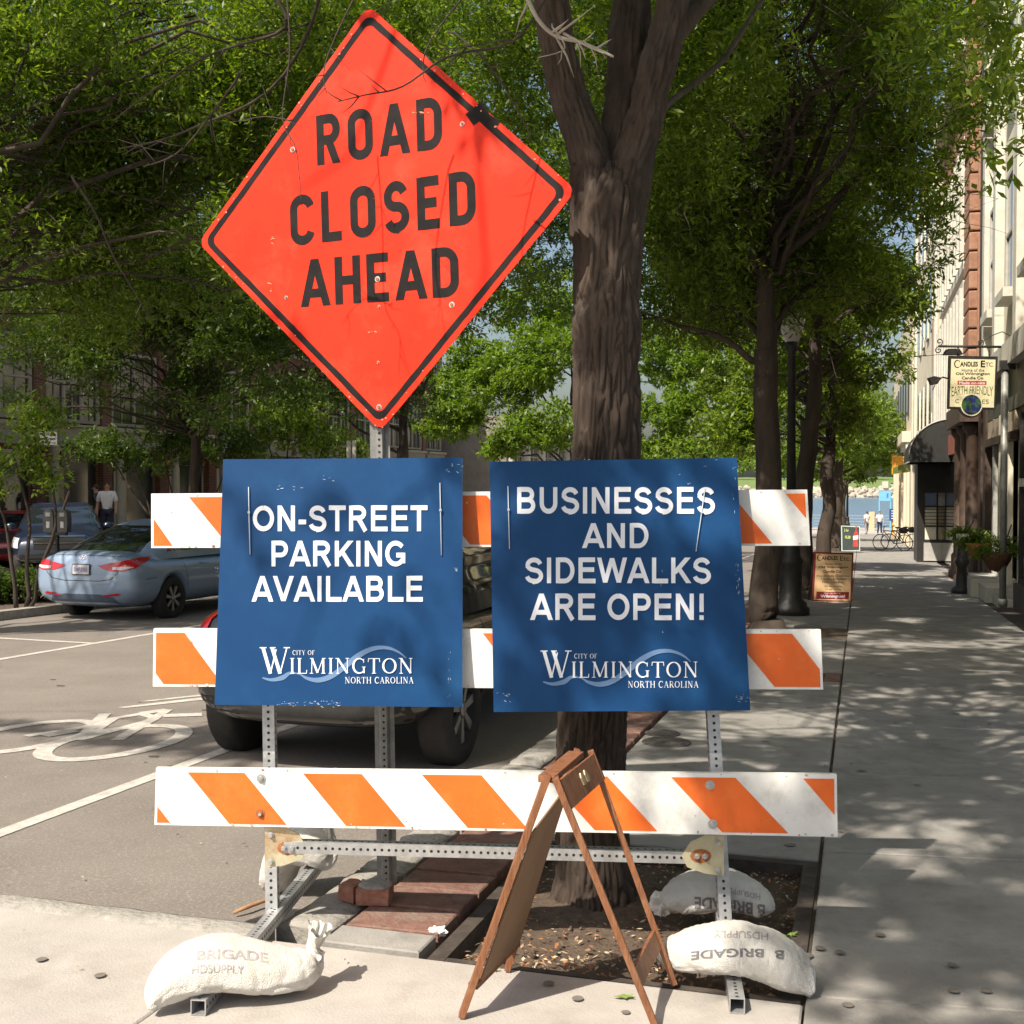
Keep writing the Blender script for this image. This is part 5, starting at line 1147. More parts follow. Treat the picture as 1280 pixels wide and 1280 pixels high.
# distant wood at the end of the street, over the water
cw = [(*S(a, b, h_), r_, r_, r_*.7) for a, b, h_, r_ in [(-60+i*9+random.uniform(-3, 3), 92+random.uniform(0, 8), random.uniform(2.5, 7.5), random.uniform(3, 4.6)) for i in range(5)]]
# small crape myrtles and shrubs on the far pavement
def small_tree(px, py, Y, name, lab, stems, cl, n, L, m, seed, cat='tree', grp=None):
    b = at(px, py, Y); b.z = S(*ab(b), 0).z; t = thing(name, lab, cat, b, 0, grp); mb = MB(); g_ = random.Random(seed)
    for s_ in range(stems):
        e = Vector(cl[s_ % len(cl)][:3]); o = b+Vector((g_.uniform(-.1, .1), g_.uniform(-.1, .1), 0)); limb(mb, [o, o.lerp(e, .5)+Vector((g_.uniform(-.15, .15), 0, 0)), e], .04, .012, 6, .5, 5, seed+s_)
    to_local(t, mb).build('trunk', BARK2, t)
    p_ = clump_pts(cl, n, seed, f=1.5)-np.array(b); leaf_mesh('crown', p_, L, L*.42, m, t, seed, 10, .3); return t
MG = 'small multi-stemmed trees on the far pavement'
small_tree(28, 700, 17.6, 'ornamental_tree', 'thin multi-stemmed young tree at the left frame edge before the parked cars', 3, px_cl([(15, 560, 17.6, .5, .4), (60, 590, 17.6, .35, .3), (-20, 600, 17.5, .5, .4), (40, 520, 17.8, .6, .35)]), 300, .10, LEAF_A, 5, grp=MG)
small_tree(230, 640, 26, 'ornamental_tree', 'bushy low tree before the brick building behind the sedan roof', 5, px_cl([(200, 560, 26, 1.0, .6), (250, 545, 26, 1.0, .6), (160, 570, 26, .7, .4), (120, 555, 26, .9, .4), (290, 560, 26, .8, .5), (225, 510, 26, 1.1, .6)]), 800, .13, LEAF_D, 6, grp=MG)
small_tree(345, 640, 30, 'ornamental_tree', 'low bushy tree showing left of the sign post foot above the blue sign', 4, px_cl([(330, 545, 30, 1.0, .6), (400, 550, 30, 1.0, .5), (360, 520, 30, 1.0, .6), (440, 560, 31, .8, .4)]), 620, .14, LEAF_A, 7, grp=MG)
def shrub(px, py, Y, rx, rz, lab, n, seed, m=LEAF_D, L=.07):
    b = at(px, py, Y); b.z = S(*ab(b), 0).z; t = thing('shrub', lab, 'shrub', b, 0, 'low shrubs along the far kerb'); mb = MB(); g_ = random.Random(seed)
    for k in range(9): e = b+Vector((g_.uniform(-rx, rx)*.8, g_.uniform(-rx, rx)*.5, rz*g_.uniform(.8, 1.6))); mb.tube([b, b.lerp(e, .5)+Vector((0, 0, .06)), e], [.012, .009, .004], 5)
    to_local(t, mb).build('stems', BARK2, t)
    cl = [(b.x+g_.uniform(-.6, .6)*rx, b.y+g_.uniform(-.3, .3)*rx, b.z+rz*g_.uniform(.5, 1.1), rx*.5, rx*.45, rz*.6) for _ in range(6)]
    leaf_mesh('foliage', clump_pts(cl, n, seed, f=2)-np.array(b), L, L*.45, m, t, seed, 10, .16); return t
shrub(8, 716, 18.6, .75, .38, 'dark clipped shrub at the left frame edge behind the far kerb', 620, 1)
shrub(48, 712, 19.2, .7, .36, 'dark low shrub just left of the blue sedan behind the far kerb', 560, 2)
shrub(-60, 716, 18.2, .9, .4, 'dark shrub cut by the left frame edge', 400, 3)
# ================================================ VEHICLES
def interp(tab, y):
    if y <= tab[0][0]: return tab[0][1:]
    for a, b in zip(tab, tab[1:]):
        if y <= b[0]:
            f = (y-a[0])/(b[0]-a[0]); f = f*f*(3-2*f)*.5+f*.5; return tuple(p+(q-p)*f for p, q in zip(a[1:], b[1:]))
    return tab[-1][1:]
def sgnp(v, e): return math.copysign(abs(v)**e, v)
def car(name, label, cat, loc, rz, body, gh, paint, wheels, win, extras=None, group=None, wr=.32, rims=ALLOY):
    t = thing(name, label, cat, loc, rz, group)
    ys = [body[0][0]+(body[-1][0]-body[0][0])*i/64 for i in range(65)]; ys[0:1] = [body[0][0], body[0][0]+.012, body[0][0]+.035]; ys[-1:] = [body[-1][0]-.03, body[-1][0]]
    K = 44; vs = []; fs = []
    for y in ys:
        w_, z0, z1 = interp(body, y); zc, hz = (z0+z1)/2, (z1-z0)/2
        for k in range(K):
            th = 2*math.pi*k/K; c, s_ = math.cos(th), math.sin(th)
            x = sgnp(c, .42)*w_; z = sgnp(s_, .50)*hz
            if s_ > 0: x *= 1-.10*(s_**2.0)                  # tumble home below the glass
            else: x *= 1-.10*(abs(s_)**2)
            if abs(z) < hz*.5: x *= 1+.012*math.cos(z/hz*math.pi)
            vs.append((x, y, zc+z+(.02 if s_ > .9 else 0)))
    n = len(ys)
    for i in range(n-1):
        for k in range(K): k2 = (k+1) % K; fs.append((i*K+k, i*K+k2, (i+1)*K+k2, (i+1)*K+k))
    fs += [tuple(range(K))[::-1], tuple((n-1)*K+k for k in range(K))]
    mb = MB(); mb.add(vs, fs, 0, True); b = mb.build('body', paint, t, fix=True)
    cut = MB()
    for wy in wheels:
        for sx in (-1, 1): cut.lathe([(wr+.055, sx*.45), (wr+.055, sx*1.3)], 36, (0, wy, wr), 'x')
    cb_ = cut.build('cut', HOLE, None, fix=True); cb_.matrix_world = t.matrix_basis.copy(); cb_.matrix_basis = t.matrix_basis.copy()
    bpy.context.view_layer.update()
    md = b.modifiers.new('b', 'BOOLEAN'); md.object = cb_; md.operation = 'DIFFERENCE'; md.solver = 'EXACT'
    dg = bpy.context.evaluated_depsgraph_get(); me = bpy.data.meshes.new_from_object(b.evaluated_get(dg))
    b.modifiers.clear(); b.data = me
    while len(b.data.materials) < 2: b.data.materials.append(HOLE)
    bpy.data.objects.remove(cb_)
    # greenhouse
    KK = 96; gv = []; lv = []
    NL = 16
    for i in range(NL+1):
        z = gh[0][0]+(gh[-1][0]-gh[0][0])*(i/NL)**.8; lv.append(z)
        yr, yf, w_ = interp(gh, z)
        for k in range(KK):
            th = 2*math.pi*k/KK; yc, ly = (yr+yf)/2, (yf-yr)/2
            yy = sgnp(math.sin(th), .42); xx = sgnp(math.cos(th), .5)
            gv.append((xx*w_, yc+yy*ly, z+(.0)))
    def quads(i): return [(i*KK+k, i*KK+(k+1) % KK, (i+1)*KK+(k+1) % KK, (i+1)*KK+k) for k in range(KK)]
    parts = {'cabin': [], 'rear_window': [], 'windscreen': [], 'side_window': []}
    z0, z1 = win['z']
    for i in range(NL):
        for q in quads(i):
            c = sum((Vector(gv[j]) for j in q), Vector())/4; nn = (Vector(gv[q[1]])-Vector(gv[q[0]])).cross(Vector(gv[q[3]])-Vector(gv[q[0]])).normalized()
            yr, yf, w_ = interp(gh, c.z); key = 'cabin'; zin = z0 < c.z < z1
            if zin and c.y < yr+(yf-yr)*.25 and abs(nn.y) > abs(nn.x) and abs(c.x) < w_*.93: key = 'rear_window'
            elif zin and c.y > yr+(yf-yr)*.75 and abs(nn.y) > abs(nn.x) and abs(c.x) < w_*.95: key = 'windscreen'
            elif zin and abs(nn.x) > abs(nn.y):
                for a_, b_ in win['side']:
                    f_ = (c.z-z0)/(z1-z0)
                    if a_[0]+(a_[1]-a_[0])*f_ < c.y < b_[0]+(b_[1]-b_[0])*f_: key = 'side_window'
            parts[key].append(q)
    parts['cabin'].append(tuple(NL*KK+k for k in range(KK)))
    for key, q in parts.items():
        if q:
            m2 = MB(); m2.add(gv, q, 0, True); o = m2.build(key, paint if key == 'cabin' else CGLASS, t)
            bm = bmesh.new(); bm.from_mesh(o.data); bmesh.ops.delete(bm, geom=[v for v in bm.verts if not v.link_faces], context='VERTS'); bmesh.ops.recalc_face_normals(bm, faces=bm.faces) if key == 'cabin' else None; bm.to_mesh(o.data); bm.free()
    # wheels
    for wy in wheels:
        for sx in (-1, 1):
            X = sx*win.get('track', .76); m2 = MB(); o_ = (X, wy, wr); h_ = .10
            m2.lathe([(wr*.62, sx*h_*.9), (wr*.70, sx*h_), (wr*.93, sx*h_*.96), (wr, sx*h_*.7), (wr, -sx*h_*.7), (wr*.93, -sx*h_), (wr*.4, -sx*h_)], 30, o_, 'x', 0, True, False); ty = m2.build('wheel', RUBBER, t, fix=True)
            m3 = MB(); m3.lathe([(wr*.66, sx*h_*.92), (wr*.60, sx*h_*.98), (wr*.58, sx*h_*.3), (.02, sx*h_*.2)], 30, o_, 'x', 1, True, False)
            for k in range(7):
                a_ = 2*math.pi*k/7+.2; rr = lambda r_, da: (X+sx*h_*.86, wy+math.cos(a_+da)*r_, wr+math.sin(a_+da)*r_)
                q = [rr(wr*.10, -.5), rr(wr*.61, -.14), rr(wr*.61, .14), rr(wr*.10, .5)]; m3.add(q+[(p[0]-sx*.03, p[1], p[2]) for p in q], [(0, 1, 2, 3), (4, 7, 6, 5), (0, 4, 5, 1), (1, 5, 6, 2), (2, 6, 7, 3), (3, 7, 4, 0)], 0)
            m3.lathe([(wr*.15, sx*h_*.9), (wr*.10, sx*h_*.97), (.004, sx*h_*.97)], 14, o_, 'x', 0)
            m3.build('rim', [rims, HOLE], ty, fix=True)
    bpy.context.view_layer.update()
    bvh = BVHTree.FromPolygons([v.co[:] for v in b.data.vertices]+[Vector(v) for v in []], [tuple(p.vertices) for p in b.data.polygons])
    if extras: extras(t, bvh)
    return t
def rear(bvh, poly, mi=0, mb=None, off=.004, step=.05, y=-4): return decal(bvh, poly, (0, y, 0), (1, 0, 0), (0, 0, 1), (0, 1, 0), step, off, mi, mb)
def front(bvh, poly, mi=0, mb=None, off=.004, step=.05): return decal(bvh, poly, (0, 4, 0), (1, 0, 0), (0, 0, 1), (0, -1, 0), step, off, mi, mb)
def side(bvh, sx, poly, mi=0, mb=None, off=.003, step=.06): return decal(bvh, poly, (sx*3, 0, 0), (0, 1, 0), (0, 0, 1), (-sx, 0, 0), step, off, mi, mb)
def rib(pts, w):
    vs, fs = ribbon(pts, w); n = len(vs)//2; return [(v.x, v.y) for v in vs[:n]]+[(v.x, v.y) for v in reversed(vs[n:])]
def decal_text(bvh, s, box, o, ux, uy, d, m, par, bold=0, name='lettering', off=.006):
    tv, tf = text2d(s, bold); tv = fit(tv, *box); mb = MB(); bm = bmesh.new(); vs = []
    for x, y in tv:
        p = Vector(o)+Vector(ux)*x+Vector(uy)*y; h_ = bvh.ray_cast(p, Vector(d)); vs.append((h_[0] if h_[0] else p)-Vector(d)*off)
    bm.free(); mb.add(vs, tf); return mb.build(name, m, par)
sed_body = [(-2.27, .60, .44, .78), (-2.245, .74, .36, .90), (-2.19, .815, .29, .985), (-2.08, .862, .25, 1.015), (-1.85, .885, .21, 1.015), (-1.4, .895, .19, .99), (0, .89, .18, .965), (1.0, .89, .18, .95), (1.55, .875, .19, .86), (1.95, .83, .22, .77), (2.17, .72, .28, .68), (2.25, .55, .36, .58)]
sed_gh = [(.90, -2.02, 1.30, .815), (1.00, -1.92, 1.10, .79), (1.10, -1.72, .88, .755), (1.25, -1.28, .52, .67), (1.36, -.92, .22, .59), (1.42, -.66, .02, .52), (1.45, -.42, -.18, .40)]
def sedan_extra(t, bvh):
    L_ = [(-.80, .845), (-.62, .875), (-.40, .915), (-.20, .945), (-.02, .955), (-.06, .90), (-.22, .81), (-.40, .765), (-.60, .77), (-.72, .80)]
    for sx in (-1, 1):
        ux = Vector((.85*sx, .5, 0)).normalized(); d = Vector((-.5*sx, .85, 0)).normalized(); o = -d*4
        # origin chosen so that the outline coordinate 0 lies on the flank
        f = lambda P: decal(bvh, P, o, ux, (0, 0, 1), d, .04, .006)
        sh = 1.0
        P = [(x*.92-.18+.0, z) for x, z in L_]
        lamp = f(P).build('tail_lamp', LRED, t)
        decal(bvh, [(x*.92-.18, z) for x, z in [(-.56, .79), (-.42, .785), (-.24, .82), (-.30, .835), (-.44, .83), (-.56, .825)]], o, ux, (0, 0, 1), d, .03, .010).build('clear_lens', LCLR, lamp)
    pl = rear(bvh, [(-.155, .705), (.155, .705), (.155, .86), (-.155, .86)], off=.012).build('licence_plate', mat('plate_frame', (.02, .02, .02), (.03, .03, .03)), t)
    rear(bvh, [(-.14, .718), (.14, .718), (.14, .848), (-.14, .848)], off=.016).build('plate_face', PLATE, pl)
    decal_text(bvh, 'DAF-2163', (-.115, .115, .755, .815), (0, -4, 0), (1, 0, 0), (0, 0, 1), (0, 1, 0), PLATEB, pl, .02, off=.022)
    em = MB()                                          # oval badge with a slanted H
    for P in (rib([(.062*math.cos(a), .955+.031*math.sin(a)) for a in [i*math.pi/9 for i in range(19)]], .008), rib([(-.032, .930), (-.012, .982)], .013), rib([(.012, .929), (.032, .981)], .013), rib([(-.022, .952), (.0, .962), (.022, .957)], .010)):
        rear(bvh, P, mb=em, off=.008, step=.2)
    em.build('badge', CHROME, t)
    seam = MB()
    rear(bvh, rib([(-.64, .82), (-.60, .74), (-.50, .655), (-.3, .625), (.3, .625), (.50, .655), (.60, .74), (.64, .82)], .009), mb=seam, off=.002); rear(bvh, rib([(-.74, .955), (-.4, .985), (.4, .985), (.74, .955)], .006), mb=seam, off=.002)
    for sx in (1,): 
        side(bvh, 1, rib([(-.95, .28), (-1.0, .6), (-1.06, .96)], .007), mb=seam); side(bvh, 1, rib([(.12, .25), (.1, .95)], .007), mb=seam); side(bvh, 1, rib([(1.05, .3), (1.1, .9)], .007), mb=seam); side(bvh, 1, rib([(-2.0, .64), (-1.75, .66)], .006), mb=seam)
    seam.build('panel_gaps', HOLE, t)
    rear(bvh, [(-.62, .27), (.62, .27), (.52, .40), (.3, .435), (-.3, .435), (-.52, .40)], off=.003).build('lower_bumper', mat('paint_dark_blue', (.07, .10, .16), (.08, .11, .17), 30, .5), t)  # lower bumper in a darker blue
    for sx in (-1, 1): rear(bvh, [(sx*.36, .405), (sx*.62, .43), (sx*.66, .445), (sx*.60, .46), (sx*.38, .43)][::sx], off=.008).build('reflector', LRED, t)
    side(bvh, 1, rib([(-.6, .80), (-.42, .80)], .03), off=.012).build('door_handle', PBLUE, t)
    side(bvh, 1, rib([(.45, .80), (.62, .80)], .03), off=.012).build('door_handle', PBLUE, t)
    decal_text(bvh, 'ELANTRA', (-.70, -.50, .905, .925), (0, -4, 0), (1, 0, 0), (0, 0, 1), (0, 1, 0), CHROME, t, .01, 'model_script', .006); decal_text(bvh, 'LIMITED', (.44, .58, .69, .71), (0, -4, 0), (1, 0, 0), (0, 0, 1), (0, 1, 0), CHROME, t, .01, 'model_script', .006)
    m2 = MB(); m2.add([(-.03, -.45, 1.44), (.03, -.45, 1.44), (.012, -.60, 1.50), (-.012, -.60, 1.50), (-.03, -.62, 1.42), (.03, -.62, 1.42)], [(0, 1, 2, 3), (2, 5, 4, 3), (0, 3, 4), (1, 5, 2)]); m2.build('aerial_fin', PBLUE, t)
pR = gp(222, 772, RD); pa, pb = ab(pR)
car('sedan', 'light blue four-door sedan parked at the far kerb, seen from behind', 'car', S(pa-.86, pb+1.30, RD+.01), -TH-R(2), sed_body, sed_gh, PBLUE, (-1.33, 1.35), dict(z=(1.005, 1.375), side=[((-1.32, -.78), (-.30, -.32)), ((-.20, -.22), (.80, .22))], track=.79), sedan_extra)
suv_body = [(y, w_*.91, a_, b_*.96) for y, w_, a_, b_ in [(-2.08, .60, .42, .86), (-2.06, .72, .38, 1.0), (-1.99, .80, .34, 1.08), (-1.82, .875, .30, 1.11), (-1.6, .925, .27, 1.11), (-1.2, .935, .25, 1.10), (0, .93, .25, 1.07), (1.1, .93, .25, 1.05), (1.7, .90, .27, .98), (2.1, .82, .31, .86), (2.25, .66, .38, .70)]]
suv_gh = [(z_*.965, a_+.26, b_, w_*.90) for z_, a_, b_, w_ in [(.98, -2.22, 1.35, .87), (1.10, -2.17, 1.15, .85), (1.35, -2.02, .75, .77), (1.55, -1.86, .42, .69), (1.64, -1.7, .2, .62), (1.68, -1.5, -.0, .5)]]
def suv_extra(t, bvh):
    for sx in (-1, 1):
        ux = Vector((.85*sx, .5, 0)).normalized(); d = Vector((-.5*sx, .85, 0)).normalized(); o = -d*4
        lamp = decal(bvh, [(-.52, .82), (-.36, .80), (-.20, .84), (-.20, .99), (-.30, 1.05), (-.50, 1.03)], o, ux, (0, 0, 1), d, .04, .008).build('tail_lamp', LRED, t)
        decal(bvh, [(-.40, .80), (-.22, .82), (-.22, .86), (-.40, .85)], o, ux, (0, 0, 1), d, .04, .012).build('clear_lens', LCLR, lamp)
    seam = MB(); rear(bvh, rib([(-.66, .95), (-.6, .6), (-.4, .52), (.4, .52), (.6, .6), (.66, .95)], .01), mb=seam); side(bvh, 1, rib([(-.95, .33), (-.98, 1.04)], .008), mb=seam); side(bvh, 1, rib([(.1, .33), (.1, 1.02)], .008), mb=seam); seam.build('panel_gaps', HOLE, t)
    for y_ in (-.62, .42): side(bvh, 1, rib([(y_, .88), (y_+.2, .88)], .03), off=.015).build('door_handle', PBLK, t)
    rear(bvh, [(-.15, .70), (.15, .70), (.15, .84), (-.15, .84)], off=.01).build('licence_plate', PLATE, t)
    rear(bvh, [(-.7, .36), (.7, .36), (.7, .50), (-.7, .50)], off=.003).build('lower_bumper', RUBBER, t)
pass
suv = car('suv', 'black sport utility vehicle parked at the near kerb behind the blue signs', 'car', S(-3.25, 7.10+1.36, RD+.01), -TH, suv_body, suv_gh, PBLK, (-1.36, 1.40), dict(z=(1.09, 1.50), side=[((-1.75, -1.6), (-1.28, -1.30)), ((-1.20, -1.20), (-.25, -.28)), ((-.15, -.15), (.98, .35))], track=.735), suv_extra, wr=.36)
pk_body = [(-2.75, .80, .5, .98), (-2.7, .88, .42, 1.12), (-2.6, .92, .38, 1.16), (0, .92, .35, 1.14), (1.0, .92, .36, 1.12), (2.0, .90, .36, 1.06), (2.4, .86, .38, .98), (2.55, .76, .44, .88)]
pk_gh = [(1.05, -1.0, 1.35, .86), (1.14, -.95, 1.2, .83), (1.3, -.88, .85, .76), (1.48, -.76, .45, .67), (1.56, -.6, .2, .59), (1.59, -.45, .05, .48)]
def front_extra(t, bvh, paint=None):
    for sx in (-1, 1):
        ux = Vector((.85*sx, -.5, 0)).normalized(); d = Vector((-.5*sx, -.85, 0)).normalized(); o = -d*4
        decal(bvh, [(-.62, .70), (-.30, .72), (-.22, .92), (-.58, .90)][::1], o, ux, (0, 0, 1), d, .05, .008).build('headlamp', LCLR, t)
    front(bvh, [(-.48, .68), (.48, .68), (.5, .90), (-.5, .90)], off=.005).build('grille', HOLE, t)
    bars = MB(); front(bvh, rib([(-.5, .93), (.5, .93)], .03), mb=bars, off=.012); front(bvh, rib([(-.48, .80), (.48, .80)], .02), mb=bars, off=.012)
    front(bvh, rib([(.07*math.cos(a), .985+.03*math.sin(a)) for a in [i*math.pi/8 for i in range(17)]], .012), mb=bars, off=.012, step=.3)
    bars.build('grille_bars', CHROME, t)
    front(bvh, [(-.75, .42), (.75, .42), (.75, .56), (-.75, .56)], off=.006).build('bumper', HOLE, t)
    for sx in (-1, 1): MB().ball((sx*.99, .95, 1.10), .10, 8, 5, 0, (1.2, .6, .8)).build('wing_mirror', PNAVY, t)
def veh(px, py, Y): p = at(px, py, Y); p.z = S(*ab(p), 0).z; return p
car('pickup_truck', 'dark blue pickup truck facing the camera beyond the shrubs, left of the sedan roof', 'truck', veh(76, 640, 26.5)+Vector((0, 0, .05)), math.pi+R(20), pk_body, pk_gh, PNAVY, (-1.7, 1.6), dict(z=(1.14, 1.50), side=[((-.85, -.72), (-.0, -.05)), ((.08, .05), (1.0, .35))], track=.80), front_extra, wr=.36)
car('hatchback', 'red car at the left frame edge behind the dark blue pickup', 'car', veh(22, 640, 31.4), math.pi+R(14), sed_body, sed_gh, PRED, (-1.33, 1.35), dict(z=(1.02, 1.38), side=[((-1.32, -.78), (-.30, -.32)), ((-.20, -.22), (.80, .22))], track=.78), front_extra)
car('sedan', 'dark sedan showing only its roof behind the pickup truck', 'car', veh(90, 640, 33.5), math.pi+R(24), sed_body, sed_gh, PBLK, (-1.33, 1.35), dict(z=(1.02, 1.38), side=[((-1.32, -.78), (-.30, -.32)), ((-.20, -.22), (.80, .22))], track=.78), None)

# ================================================ LEFT SIDE OF THE STREET
sheet('far_pavement', [[(-24, 4), (-11.93, 4), (-11.93, 96), (-24, 96)]], CONC, -.0)
sheet('side_street', [[(-21.5, 19.5), (-14.2, 19.5), (-14.2, 34), (-21.5, 34)]], ASPH, .006)
sheet('shrub_bed', [[(-13.4, 13), (-12.1, 13), (-12.1, 24), (-13.4, 24)]], SOIL, .01)
BT = -22.4
def brickmat(name, c1, c2, mortar, sx=1):
    m = bpy.data.materials.new(name); m.use_nodes = True; N = m.node_tree.nodes; L = m.node_tree.links; b = N['Principled BSDF']
    tc = N.new('ShaderNodeTexCoord'); sp = N.new('ShaderNodeSeparateXYZ'); cb_ = N.new('ShaderNodeCombineXYZ'); ad = N.new('ShaderNodeMath'); ad.operation = 'ADD'
    L.new(tc.outputs['Object'], sp.inputs[0]); L.new(sp.outputs[0], ad.inputs[0]); L.new(sp.outputs[1], ad.inputs[1]); L.new(ad.outputs[0], cb_.inputs[0]); L.new(sp.outputs[2], cb_.inputs[1])
    br = N.new('ShaderNodeTexBrick'); br.inputs['Scale'].default_value = 1; br.inputs['Brick Width'].default_value = .22; br.inputs['Row Height'].default_value = .075; br.inputs['Mortar Size'].default_value = .008
    br.inputs['Color1'].default_value = (*c1, 1); br.inputs['Color2'].default_value = (*c2, 1); br.inputs['Mortar'].default_value = (*mortar, 1)
    L.new(cb_.outputs[0], br.inputs['Vector']); L.new(br.outputs[0], b.inputs['Base Color']); b.inputs['Roughness'].default_value = .9
    bp = N.new('ShaderNodeBump'); bp.inputs['Distance'].default_value = .01; bp.invert = True; L.new(br.outputs[1], bp.inputs['Height']); L.new(bp.outputs[0], b.inputs['Normal']); return m
BKL = brickmat('brick_wall_dark', (.16, .06, .04), (.22, .09, .06), (.2, .17, .14))
BKR = brickmat('brick_wall_rust', (.32, .10, .055), (.38, .14, .08), (.3, .24, .2))
def win_left(t, b0, b1, z0, z1, x=.0, mull=2, frame=LCREAM, rows=2):
    """window in the plane x of thing t (local y along the street, faces +x)"""
    f = MB(); q = .09
    f.box(x, x+.10, b0, b0+q, z0, z1); f.box(x, x+.10, b1-q, b1, z0, z1); f.box(x, x+.11, b0+q, b1-q, z1-q, z1); f.box(x, x+.11, b0+q, b1-q, z0, z0+q)
    for k in range(1, mull): y = b0+(b1-b0)*k/mull; f.box(x, x+.09, y-q*.5, y+q*.5, z0+q, z1-q)
    for k in range(1, rows): z = z0+(z1-z0)*k/rows; f.box(x+.01, x+.075, b0+q, b1-q, z-.03, z+.03)
    for k in range(mull):
        y = b0+(b1-b0)*(k+.5)/mull; f.box(x+.015, x+.05, y-.012, y+.012, z0+q, z1-q)
    fo = f.build('window', frame, t)
    for k in range(mull):
        ya, yb = b0+(b1-b0)*k/mull+q*.5, b0+(b1-b0)*(k+1)/mull-q*.5; MB().box(x+.004, x+.02, ya+.0, yb-.0, z0+q, z1-q).build('pane', WGLASS, fo)
g0 = S(BT, 20, 0).z-.35
bl = thing('brick_building', 'dark brick building across the street with cream-framed tall windows behind the parked cars', 'building', (V*BT+U*0)+Vector((0, 0, g0)), -TH)
wl = MB(); wl.box(-8, -.02, 12, 62, -1, 10.5); wl.build('wall', BKL, bl)
bb_ = 13.0; bays = []
while bb_ < 60: bays.append(bb_); bb_ += 3.05
for i, b0 in enumerate(bays):
    MB().box(-.05, .16, b0-.22, b0+.22, -.8, 10.2).build('brick_pier', BKL, bl)
    win_left(bl, b0+.3, b0+2.75, 4.15, 6.5, .0, 3 if i % 2 else 2)
    win_left(bl, b0+.4, b0+2.65, 7.5, 9.4, .0, 2)
    MB().box(0, .28, b0+.22, b0+2.83, 3.45, 3.95).build('cornice_panel', LCREAM, bl)
    MB().box(.0, .40, b0+.22, b0+2.83, 3.96, 4.08).build('ledge', LCREAM, bl)
    MB().box(.0, .12, b0+.35, b0+1.0, 0, 2.9).build('cream_panel', LCREAM if i % 2 == 0 else TANP, bl)
    MB().box(-.0, .05, b0+1.0, b0+2.6, 0, 3.3).build('shopfront_glass', WGLASS, bl)
    MB().lathe([(.17, 0), (.17, .12), (.13, .16), (.12, 3.2), (.17, 3.3), (.17, 3.44)], 12, (.55, b0+.05, 0)).build('column', LCREAM, bl)
MB().box(.05, .75, 12, 62, 3.44, 3.46).build('soffit', LCREAM, bl)
MB().box(-.2, .45, 12, 62, 10.2, 10.6).build('parapet', LCREAM, bl)
# small shop sign on a bracket before the left building
sg_ = thing('shop_sign', 'small dark-framed ice cream sign hanging before the brick building', 'sign', at(61, 547, 29.2), 0)
k_ = 29.2/F; o_ = at(61, 547, 29.2)
sf_ = lambda x, y, t: o_+Vector(((x-61)*k_, -t, -(y-547)*k_))
m2 = MB(); m2.prism([(48, 537), (73, 537), (73, 558), (48, 558)][::-1], sf_, -.06); to_local(sg_, m2).build('board', BLKFR, sg_, fix=True)
m2 = MB(); m2.prism([(49.5, 539), (71.5, 539), (71.5, 556), (49.5, 556)][::-1], lambda x, y, t: sf_(x, y, t+.012), -.01); to_local(sg_, m2).build('sign_face', mat('dim_grey', (.16, .16, .15), (.2, .2, .19)), sg_, fix=True)  # face grey darkened, shade put into its colour
m2 = MB(); put_text(m2, 'Kilwins', (55, 66, 544.5, 540.5), lambda x, y, t: sf_(x, y, .018)); put_text(m2, 'Ice Cream', (51.5, 69.5, 550, 546), lambda x, y, t: sf_(x, y, .018), .02); put_text(m2, 'Chocolates & Fudge', (51, 70, 555, 552), lambda x, y, t: sf_(x, y, .018)); to_local(sg_, m2).build('lettering', BLACK, sg_)
m2 = MB(); m2.tube([sf_(50, 533, .0), sf_(100, 533, -1.0)], .015, 6); m2.tube([sf_(54, 537, 0), sf_(54, 533, 0)], .01, 5); m2.tube([sf_(68, 537, 0), sf_(68, 533, 0)], .01, 5); to_local(sg_, m2).build('bracket', BLKFR, sg_)
# lower pale building further along
b2 = thing('far_building', 'pale grey building with dark windows in the distance behind the gap between the blue signs', 'building', (V*-19+U*0)+Vector((0, 0, -2.2)), -TH)
MB().box(-8, 0, 63, 95, -1, 7.5).build('wall', mat('grey_wall', (.20, .18, .16), (.26, .24, .21), 2), b2)
for i in range(9):
    for z in (1.0, 4.3): win_left(b2, 64+i*3.4, 66+i*3.4, z, z+2, .01, 2)
    MB().box(0, .3, 63.2+i*3.4, 63.6+i*3.4, 0, 7).build('pilaster', WSTONE, b2)
# parking meter (double head) and leaning timber
def meter(px, py, Y, lab, heads=2):
    b = at(px, py, Y); b.z = S(*ab(b), 0).z; t = thing('parking_meter', lab, 'parking meter', b, -TH, 'parking meters on the far kerb')
    MB().lathe([(.06, 0), (.06, .02), (.032, .03), (.03, 1.12), (.001, 1.12)], 12).build('post', BLKFR, t)
    if heads == 2: MB().box(-.17, .17, -.03, .03, 1.08, 1.13).build('yoke', BLKFR, t)
    for s_ in ((-.13, .13) if heads == 2 else (0,)):
        m2 = MB(); prof = [(-.085, 1.13), (.085, 1.13), (.095, 1.30), (.09, 1.40)]+[(.09*math.cos(a), 1.40+.09*math.sin(a)) for a in [i*math.pi/8 for i in range(1, 8)]]+[(-.09, 1.40), (-.095, 1.30)]
        m2.prism(prof, lambda a, b_, t_: (s_+a, t_-.055, b_), .11); h_ = m2.build('meter_head', mat('meter_grey', (.05, .055, .06), (.08, .085, .09), 8, .4), t, fix=True)
        MB().box(s_-.045, s_+.045, -.062, -.056, 1.38, 1.44).build('display_window', GREYP, h_); MB().box(s_-.03, s_+.03, -.06, -.056, 1.2, 1.30).build('coin_plate', LCLR, h_)
    return t
meter(72, 700, 18.6, 'double-headed dark parking meter in front of the dark blue pickup')
